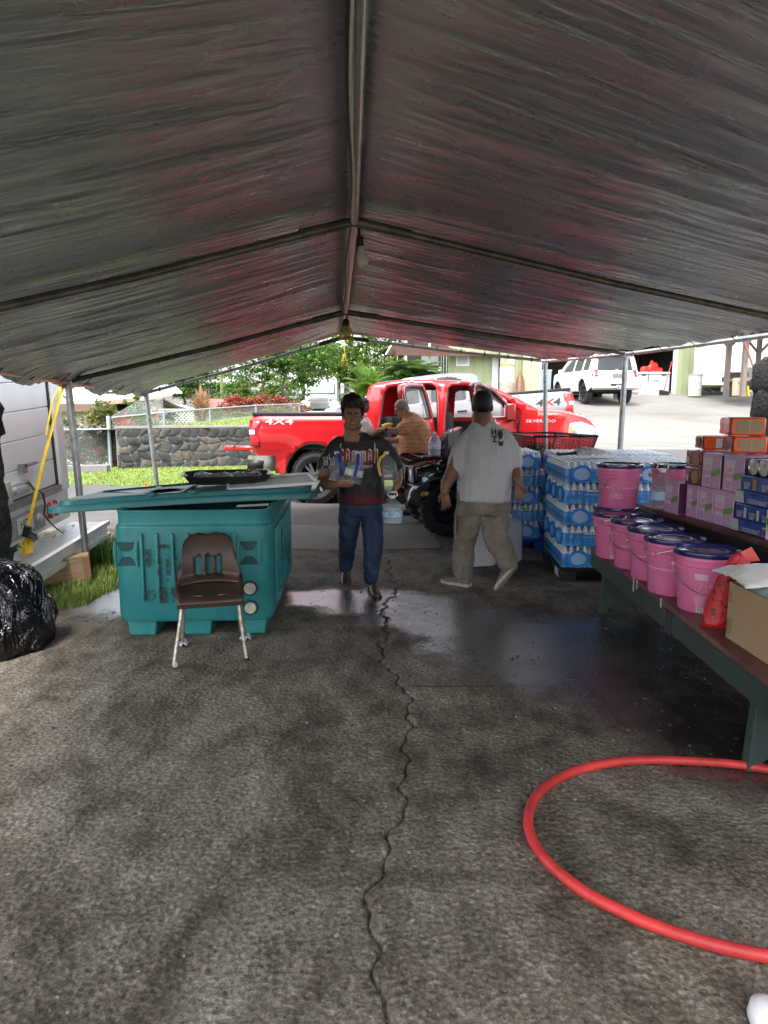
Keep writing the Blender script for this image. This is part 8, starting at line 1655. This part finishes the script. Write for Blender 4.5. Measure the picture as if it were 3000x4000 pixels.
pt = g.ramp(g.noise(g.map((3, 1, 7)), 5, 3, .6, 2), [(.5, 0), (.56, 1)]); g.set(Base_Color=g.mix(g.math('MULTIPLY', pt, .7), g.ramp(w1.outputs[0], [(.3, (.58, .20, .10)), (.7, (.68, .30, .16))]), (.62, .38, .2)), Roughness=.8); g.bump(g.noise(v, 7, 4), .6, .03); ALO = g.m
BOOT = mk('brown_leather_boot', (.07, .045, .03), .4, nz=(14, .5)); SHO = mk('grey_knit_shoe', (.14, .145, .14), .8, nz=(60, .3)); SOLE = mk('dusty_cream_sole', (.45, .41, .32), .8, nz=(30, .3), bump=(60, .6, .01))
def clothing(par, name, mb, mat, vox=.011, sm=5, fn=None): me = remesh(mb, vox, sm, fn); me.materials.clear(); return link(name, me, mat, par, 180, world=True), me
def boot(par, heel, toe_dir, pitch, mat, L=.29, name='boot', solemat=None, roll=0):
    d = Vector(toe_dir).normalized(); a = math.atan2(d.y, d.x); M = T(*heel) @ RZ(a) @ RY(pitch); m = MB(M); q = MB()
    secs = [(-.0, .030, .0, .085), (.03, .040, .0, .10), (.08, .040, .0, .105), (.13, .042, .0, .085), (.18, .047, .0, .065), (.23, .045, .0, .052), (.27, .034, .0, .042), (L, .016, .0, .03)]
    for x, w, z0, z1 in secs: q.v += []
    m.rings([[Vector((x, w*math.cos(t_), z0+.018+(z1-z0-.018)*max(0, math.sin(t_))+(-.006 if math.sin(t_) < 0 else 0)*1)) for t_ in np.linspace(0, 2*math.pi, 16, endpoint=False)] for x, w, z0, z1 in secs]); m.tube([(.045, 0, .08), (.04, 0, .14), (.04, 0, .20)], [.048, .05, .052], 14)
    me = remesh(m, .008, 5); o = link(name, me, mat, par, 180, world=True)
    m = MB(M); m.rings([[Vector((x, w*1.1*math.cos(t_), z)) for t_ in np.linspace(0, 2*math.pi, 16, endpoint=False)] for x, w, z in ((0, 0, 0),)]) if 0 else None
    ol = [(x-.008*(k == 0)+.006*(k == len(secs)-1), w*1.10) for k, (x, w, _, _) in enumerate(secs)]; poly = [(x, -w) for x, w in ol]+[(x, w) for x, w in ol[::-1]]; m.prism(poly, -.002, .026 if solemat else .012); m.build('sole', solemat or BLACK, o, 50); 
    for c_ in o.children: c_.matrix_parent_inverse = I4.copy()
    return o
# --- young man in the black jersey, facing the camera ---
ym = thing('person', 'young person in a black patterned jersey and jeans walking toward the camera with bottles', 'person', (-.22, 6.2, 0))
hm = T(-.275, 6.10, 1.585) @ RZ(.10) @ RX(.02)
body = MB(); headshape(body, hm, 1.10, .008)
torso(body, [(-.21, 6.2, .80, .15, .12), (-.21, 6.2, .95, .19, .15), (-.22, 6.19, 1.10, .19, .145), (-.23, 6.19, 1.27, .19, .12), (-.24, 6.19, 1.38, .15, .09), (-.26, 6.17, 1.44, .07, .065)])
smooth_limb(body, [(-.42, 6.19, 1.33), (-.50, 6.14, 1.18), (-.535, 6.04, 1.03), (-.47, 5.90, 1.00), (-.385, 5.84, 1.015)], [.065, .062, .052, .042, .030]); hand(body, (-.385, 5.84, 1.015), (1, -.05, .10), (0, .95, .35), 1, .55, 1.05)
smooth_limb(body, [(-.03, 6.19, 1.33), (.06, 6.2, 1.20), (.115, 6.2, 1.09), (.12, 6.10, 1.00), (.105, 6.03, .97)], [.065, .06, .052, .042, .030]); hand(body, (.105, 6.03, .975), (-.2, -.1, -1), (-1, 0, .1), 1, .9, 1.05)
smooth_limb(body, [(-.29, 6.2, .82), (-.32, 6.22, .50), (-.365, 6.50, .16)], [.085, .06, .05]); smooth_limb(body, [(-.13, 6.2, .82), (-.10, 6.02, .48), (-.115, 6.08, .12)], [.085, .06, .05])
link('body', remesh(body, .0065, 4), SK1, ym, 180, world=True)
face(ym, hm, 1.10, None, LIP, True, HAIRB); hair(ym, hm, 1.10, HAIRB, -.03, .066, .012, .042, 3)
sh = MB(); torso(sh, [(-.205, 6.2, .805, .205, .165), (-.21, 6.2, .86, .208, .17), (-.21, 6.19, 1.0, .212, .17), (-.22, 6.19, 1.13, .208, .155), (-.235, 6.19, 1.27, .215, .13), (-.24, 6.19, 1.36, .19, .10), (-.25, 6.185, 1.415, .12, .08), (-.255, 6.18, 1.435, .085, .068)])
for P_ in ([(-.40, 6.19, 1.34), (-.46, 6.17, 1.26), (-.515, 6.13, 1.14)], [(-.06, 6.19, 1.34), (.03, 6.2, 1.26), (.085, 6.2, 1.15)]): smooth_limb(sh, P_, [.075, .080, .086])
so, sm_ = clothing(ym, 'jersey', sh, JER, .010, 6, foldf(.010, 7, 1))
pj_ = pr2(sm_); WP = mk('jersey_print_pale', (.50, .44, .44), .6); RP = mk('jersey_print_red', (.22, .01, .02), .6)
def gothic(mb, x0, z0, w, h, kind):
    """tall blackletter strokes"""
    def st(pts): 
        mb.add([pj_(x0+w*a, z0+h*b, 6.2, .006) for a, b in pts], [tuple(range(len(pts)))])
    S_ = lambda a, b0=0., b1=1.: st([(a, b0+.10), (a+.12, b0), (a+.24, b0+.14), (a+.24, b1-.12), (a+.14, b1), (a, b1-.14)])
    if kind == 'h': S_(.05, -.35, 1.5); S_(.62, -.1, 1.0); st([(.25, .85), (.42, 1.02), (.66, .92), (.5, .82)])
    if kind == 'a': S_(.05, .0, .8); S_(.6, .0, 1.0); st([(.10, .95), (.4, 1.12), (.8, .95), (.5, .88)]); st([(.2, .45), (.62, .6), (.62, .5), (.2, .35)])
    if kind == 'm': S_(.0); S_(.36); S_(.72); st([(.15, .9), (.3, 1.05), (.45, .9), (.3, .82)]); st([(.52, .9), (.66, 1.05), (.8, .9), (.66, .82)])
mb = MB(); mr = MB(); x = -.388
for ch_, w_ in zip('hammah', (.048, .050, .066, .066, .050, .048)):
    gothic(mb, x, 1.185+.02*math.sin((x+.23)*9)**2, w_*.86, .098, ch_); x += w_+.004
rw = MB(); rw.grid(lambda u, w: pj_(-.385+.33*u, 1.175+.115*w, 6.2, .003), 30, 8); rw.build('red_print_ground', RP, ym, 0, world=True); mb.build('gothic_print', WP, ym, 0, world=True, kind='stuff')
lettering('DEPARTMENT', .036, None, WP, ym, fn=lambda x, y: pj_(-.205+x, 1.145+y+.02*x, 6.2, .006), sx=.95, bold=.0008, world=True)
mb = MB(); 
for k in range(4): gothic(mb, -.545+.030*k, 1.155-.004*k, .026, .075, 'a' if k % 2 else 'h')
mb.build('sleeve_print', WP, ym, 0, world=True, kind='stuff')
m = MB(); m.tube([Vector((-.258, 6.165, 1.432))+Vector((.088*math.cos(a), .07*math.sin(a), .008*math.sin(a))) for a in np.linspace(0, 6.283, 24, endpoint=False)], .010, 6, closed=True); m.build('collar', BLACK, ym, world=True)
jn = MB(); torso(jn, [(-.21, 6.2, .70, .165, .14), (-.21, 6.2, .78, .19, .155), (-.21, 6.2, .88, .185, .15)]); smooth_limb(jn, [(-.30, 6.2, .80), (-.315, 6.2, .62), (-.33, 6.26, .45), (-.355, 6.42, .27), (-.37, 6.50, .15)], [.105, .10, .085, .078, .068]); smooth_limb(jn, [(-.12, 6.2, .80), (-.105, 6.1, .62), (-.095, 6.03, .46), (-.11, 6.04, .28), (-.12, 6.08, .14)], [.108, .10, .088, .080, .070])
clothing(ym, 'jeans', jn, DEN, .010, 5, foldf(.010, 9, 7, 1.2))
boot(ym, (-.12, 6.16, .0), (.25, -1, 0), 0, BOOT); boot(ym, (-.375, 6.60, .085), (.05, -1, 0), .38, BOOT)
jug('blue_capped_jug', 'clear jug with blue handle and label held in front under the arm', (-.275, 5.84, 1.015), .27, .078, mk('white_blue_cap', (.55, .6, .75), .4), mk('blue_jug_handle', (.01, .03, .38), .3), mk('printed_jug_label', (.45, .55, .5), .4, nz=(26, .5)), rot=(.0, .22, .15))
jug('blue_capped_jug', 'second clear blue-capped jug, tucked behind the first under the same arm', (-.395, 5.96, 1.02), .255, .075, mk('white_blue_cap', (.55, .6, .75), .4), mk('blue_jug_handle', (.01, .03, .38), .3), rot=(0, -.05, .4))
jug('yellow_handled_jug', 'clear oil jug with yellow handle clamped under the left arm of the walking youth', (.055, 6.03, 1.00), .27, .078, mk('pale_yellow_cap', (.7, .65, .35), .4), mk('yellow_jug_handle', (.70, .50, .03), .35), rot=(.1, -.12, -1.3))
jug('white_loop_jug', 'clear ribbed water jug hanging by its white loop from the youth\'s fingers', (.075, 5.98, .655), .235, .088, WHITE, 'loop', mk('blue_white_label', (.35, .5, .72), .4, nz=(26, .6)), water=.62)
# --- man in the grey shirt walking away ---
gm = thing('person', 'large person in a grey t-shirt and khaki trousers walking away, seen from behind', 'person', (.93, 6.3, 0))
hm = T(.895, 6.36, 1.665) @ RZ(math.pi-.12) @ RX(.05); body = MB(); headshape(body, hm, 1.14, .016)
torso(body, [(.92, 6.3, .85, .19, .16), (.92, 6.3, 1.0, .23, .2), (.92, 6.3, 1.2, .22, .19), (.93, 6.33, 1.38, .17, .085), (.92, 6.35, 1.48, .09, .06), (.90, 6.345, 1.56, .078, .072)])
smooth_limb(body, [(.77, 6.31, 1.36), (.69, 6.28, 1.24), (.62, 6.25, 1.08), (.565, 6.2, .98), (.545, 6.17, .905)], [.07, .07, .064, .052, .036]); hand(body, (.545, 6.17, .91), (.12, -.05, -1), (.3, .9, 0), -1, .45, 1.12)
smooth_limb(body, [(1.07, 6.31, 1.36), (1.13, 6.3, 1.26), (1.185, 6.28, 1.12), (1.20, 6.2, 1.04), (1.205, 6.16, .985)], [.07, .07, .064, .052, .036]); hand(body, (1.205, 6.16, .985), (.05, -.12, -1), (-.1, -1, .1), -1, .3, 1.12)
smooth_limb(body, [(.80, 6.3, .86), (.76, 6.34, .48), (.735, 6.40, .12)], [.1, .07, .055]); smooth_limb(body, [(1.04, 6.3, .86), (1.03, 6.22, .48), (1.125, 6.08, .30)], [.1, .07, .055])
link('body', remesh(body, .007, 4), SK2, gm, 180, world=True); face(gm, hm, 1.14, None, LIP, False, HAIRB); hair(gm, hm, 1.14, HAIRB, -.045, .05, .004, .005, 8)
sh = MB(); torso(sh, [(.92, 6.3, .815, .24, .215), (.92, 6.3, .88, .24, .22), (.925, 6.3, 1.0, .24, .222), (.93, 6.3, 1.15, .24, .215), (.93, 6.3, 1.28, .24, .18), (.92, 6.31, 1.38, .215, .145), (.915, 6.32, 1.46, .165, .12), (.905, 6.33, 1.52, .115, .10), (.905, 6.34, 1.54, .088, .085)])
for P_ in ([(.785, 6.31, 1.38), (.715, 6.3, 1.27), (.665, 6.27, 1.13)], [(1.06, 6.31, 1.38), (1.13, 6.3, 1.28), (1.175, 6.29, 1.165)]): smooth_limb(sh, P_, [.098, .10, .098])
so, sm_ = clothing(gm, 't_shirt', sh, GMC, .011, 6, foldf(.013, 6, 4, .25))
pg_ = pr2(sm_); IKB = mk('black_shirt_print', (.02, .02, .022), .6); mb = MB()
def blk(pts): mb.add([pg_(x, z, 6.3, .014) for x, z in pts], [tuple(range(len(pts)))])
bx_, bz_ = .985, 1.415
for pts in ([(0, 0), (.013, 0), (.013, .055), (0, .055)], [(.036, 0), (.049, 0), (.049, .055), (.036, .055)], [(.013, .022), (.036, .022), (.036, .034), (.013, .034)], [(.004, -.018), (.05, -.018), (.05, -.008), (.004, -.008)], [(.020, -.052), (.033, -.052), (.033, -.018), (.020, -.018)], [(.004, -.062), (.05, -.062), (.05, -.052), (.004, -.052)], [(.058, .0), (.075, .055), (.092, .035), (.108, .06), (.112, .0), (.095, -.03), (.075, -.04)], [(.062, -.045), (.085, -.06), (.112, -.045), (.105, -.085), (.085, -.10), (.062, -.08)]): blk([(bx_-.03+x*.95, bz_-z*0+z) for x, z in pts])
mb.build('back_print', IKB, gm, 0, world=True, kind='stuff')
pn = MB(); torso(pn, [(.92, 6.3, .70, .21, .18), (.92, 6.3, .80, .235, .20), (.92, 6.3, .90, .235, .2)]); smooth_limb(pn, [(.80, 6.3, .84), (.775, 6.32, .62), (.755, 6.35, .44), (.745, 6.38, .27), (.74, 6.39, .125)], [.135, .122, .108, .100, .092]); smooth_limb(pn, [(1.04, 6.3, .84), (1.03, 6.28, .62), (1.03, 6.22, .47), (1.085, 6.14, .36), (1.12, 6.09, .27)], [.135, .122, .112, .102, .092])
clothing(gm, 'trousers', pn, KHA, .011, 5, foldf(.015, 7, 11, 1.5))
boot(gm, (.80, 6.30, .0), (-.75, .55, 0), 0, SHO, .30, 'shoe', SOLE); boot(gm, (1.17, 6.03, .235), (-.42, .40, 0), .88, SHO, .30, 'shoe', SOLE)
m = MB(); m.tube([(.556+.041*math.cos(a), 6.185+.038*math.sin(a), .935+.01*math.cos(a)) for a in np.linspace(0, 6.283, 18, endpoint=False)], .006, 6, closed=True); m.build('bracelet', BLACK, gm, world=True)
m = MB(); m.rings([[Vector((.655-.004*k, 6.26+.02*math.cos(a)*0+dy, .60+dz)) for dy, dz in ((-.08, -.09), (.08, -.09), (.08, .09), (-.08, .09))] for k in (0, 1) for a in (0,)]); m.build('cargo_pocket', KHA, gm, world=True)
# --- older man in orange shirt at the open rear door ---
om = thing('person', 'older person in an orange patterned shirt reaching out beside the open truck door', 'person', (.48, 10.7, 0))
hm = T(.27, 10.66, 1.655) @ RZ(-math.pi/2+.15) @ RX(.42); body = MB(); headshape(body, hm, 1.10, .012)
torso(body, [(.46, 10.7, .9, .2, .17), (.47, 10.7, 1.1, .24, .2), (.47, 10.7, 1.3, .21, .2), (.44, 10.69, 1.46, .15, .16), (.38, 10.68, 1.55, .09, .09)])
smooth_limb(body, [(.40, 10.53, 1.44), (.26, 10.48, 1.33), (.12, 10.45, 1.33), (.0, 10.44, 1.345)], [.07, .058, .048, .032]); hand(body, (.0, 10.44, 1.345), (-1, 0, .06), (0, .2, -1), 1, .5, 1.05)
smooth_limb(body, [(.40, 10.84, 1.44), (.28, 10.78, 1.24), (.18, 10.66, 1.17), (.06, 10.6, 1.19)], [.07, .058, .048, .032]); hand(body, (.06, 10.6, 1.19), (-1, 0, -.15), (0, .9, .3), 1, .7, 1.05)
smooth_limb(body, [(.38, 10.7, .9), (.40, 10.68, .5), (.42, 10.72, .1)], [.1, .07, .055]); smooth_limb(body, [(.56, 10.7, .9), (.56, 10.7, .5), (.57, 10.75, .1)], [.1, .07, .055])
link('body', remesh(body, .009, 3), SK3, om, 180, world=True); face(om, hm, 1.10, None, LIP, False, HAIRG); hair(om, hm, 1.10, HAIRG, -.045, .06, .003, .001, 5)
sh = MB(); torso(sh, [(.465, 10.7, .92, .245, .21), (.47, 10.7, 1.02, .262, .225), (.47, 10.7, 1.18, .262, .228), (.475, 10.7, 1.33, .24, .22), (.46, 10.69, 1.46, .19, .19), (.42, 10.68, 1.55, .13, .14), (.375, 10.67, 1.60, .08, .09)])
for P_ in ([(.44, 10.56, 1.45), (.34, 10.51, 1.39), (.26, 10.48, 1.345)], [(.44, 10.82, 1.45), (.36, 10.81, 1.34), (.30, 10.78, 1.26)]): smooth_limb(sh, P_, [.1, .1, .098])
clothing(om, 'aloha_shirt', sh, ALO, .013, 5, foldf(.012, 6, 9, .8)); pn = MB(); torso(pn, [(.47, 10.7, .75, .2, .17), (.47, 10.7, .95, .22, .19)]); smooth_limb(pn, [(.38, 10.7, .9), (.40, 10.68, .5), (.42, 10.72, .08)], [.12, .095, .08]); smooth_limb(pn, [(.56, 10.7, .9), (.56, 10.7, .5), (.57, 10.75, .08)], [.12, .095, .08]); clothing(om, 'trousers', pn, mk('black_trouser_cloth', (.015, .015, .018), .85), .013)
boot(om, (.44, 10.76, 0), (-1, -.1, 0), 0, BLACK, .28, 'shoe'); boot(om, (.60, 10.8, 0), (-1, -.1, 0), 0, BLACK, .28, 'shoe')
m = MB(); m.tube([Vector((.035, 10.44, 1.34))+Vector((0, .036*math.cos(a), .034*math.sin(a))) for a in np.linspace(0, 6.283, 16, endpoint=False)], .009, 6, closed=True); m.cyl((.035, 10.40, 1.345), (.035, 10.388, 1.347), .02, n=12); m.build('wristwatch', BLACK, om, world=True)
m = MB(); gq = hm @ S(1.1, 1.1, 1.1)
for sx in (-1, 1): m.tube([gq @ Vector((sx*.032+.021*math.cos(a), -.097, .002+.016*math.sin(a))) for a in np.linspace(0, 6.283, 14, endpoint=False)], .003, 5, closed=True); m.tube([gq @ Vector((sx*.053, -.095, .006)), gq @ Vector((sx*.078, -.03, .008)), gq @ Vector((sx*.078, .01, .0))], .003, 5)
m.build('glasses', mk('dark_glasses_frame', (.05, .02, .015), .4), om, world=True)
# --- person in white shirt behind ---
wm = thing('person', 'short-haired person in a white shirt half hidden behind the walking youth', 'person', (-.36, 11.15, 0))
hm = T(-.33, 11.12, 1.70) @ RZ(math.pi/2-.35) @ RX(.08); body = MB(); headshape(body, hm, 1.05, .0); torso(body, [(-.36, 11.15, .9, .16, .13), (-.36, 11.15, 1.2, .18, .14), (-.36, 11.15, 1.42, .17, .11), (-.35, 11.15, 1.52, .07, .07)])
smooth_limb(body, [(-.30, 10.98, 1.42), (-.24, 10.93, 1.22), (-.12, 10.92, 1.27), (-.05, 10.9, 1.34)], [.055, .05, .042, .03]); hand(body, (-.05, 10.9, 1.34), (1, 0, .3), (0, 0, 1), 1, .6)
smooth_limb(body, [(-.38, 11.32, 1.42), (-.36, 11.34, 1.2), (-.3, 11.3, 1.0)], [.055, .05, .04]); hand(body, (-.3, 11.3, 1.0), (.1, 0, -1), (1, 0, 0), 1, .5)
for sx in (-.08, .09): smooth_limb(body, [(-.36+sx, 11.15, .88), (-.36+sx, 11.12, .5), (-.36+sx, 11.17, .1)], [.09, .06, .05])
link('body', remesh(body, .010, 3), SK2, wm, 180, world=True); face(wm, hm, 1.05, None, LIP, False, HAIRB); hair(wm, hm, 1.05, HAIRB, -.03, .055, .006, .006, 2)
sh = MB(); torso(sh, [(-.36, 11.15, .88, .2, .17), (-.36, 11.15, 1.2, .205, .17), (-.36, 11.15, 1.38, .19, .14), (-.355, 11.15, 1.48, .12, .09), (-.35, 11.15, 1.52, .08, .075)]); smooth_limb(sh, [(-.32, 11.0, 1.42), (-.27, 10.95, 1.28)], [.08, .08]); smooth_limb(sh, [(-.38, 11.30, 1.42), (-.36, 11.34, 1.25)], [.08, .08]); clothing(wm, 'white_shirt', sh, mk('off_white_shirt_cloth', (.62, .55, .54), .9), .013, 5, foldf(.01, 6, 14, .6))
pn = MB(); torso(pn, [(-.36, 11.15, .74, .17, .14), (-.36, 11.15, .92, .18, .15)])
for sx in (-.08, .09): smooth_limb(pn, [(-.36+sx, 11.15, .88), (-.36+sx, 11.12, .5), (-.36+sx, 11.17, .1)], [.105, .08, .07])
clothing(wm, 'trousers', pn, mk('dark_trouser_cloth', (.03, .03, .04), .85), .014)
for sx in (-.08, .09): boot(wm, (-.38+sx, 11.2, 0), (.6, -.7, 0), 0, BLACK, .27, 'shoe')
yb = jug('yellow_bottle', 'yellow plastic bottle passed between the white-shirted and orange-shirted people', (-.02, 10.86, 1.36), .16, .05, mk('yellow_cap', (.7, .5, .05), .4), None, None, mk('yellow_bottle_plastic', (.75, .5, .04), .35), rot=(.2, 1.2, 0))
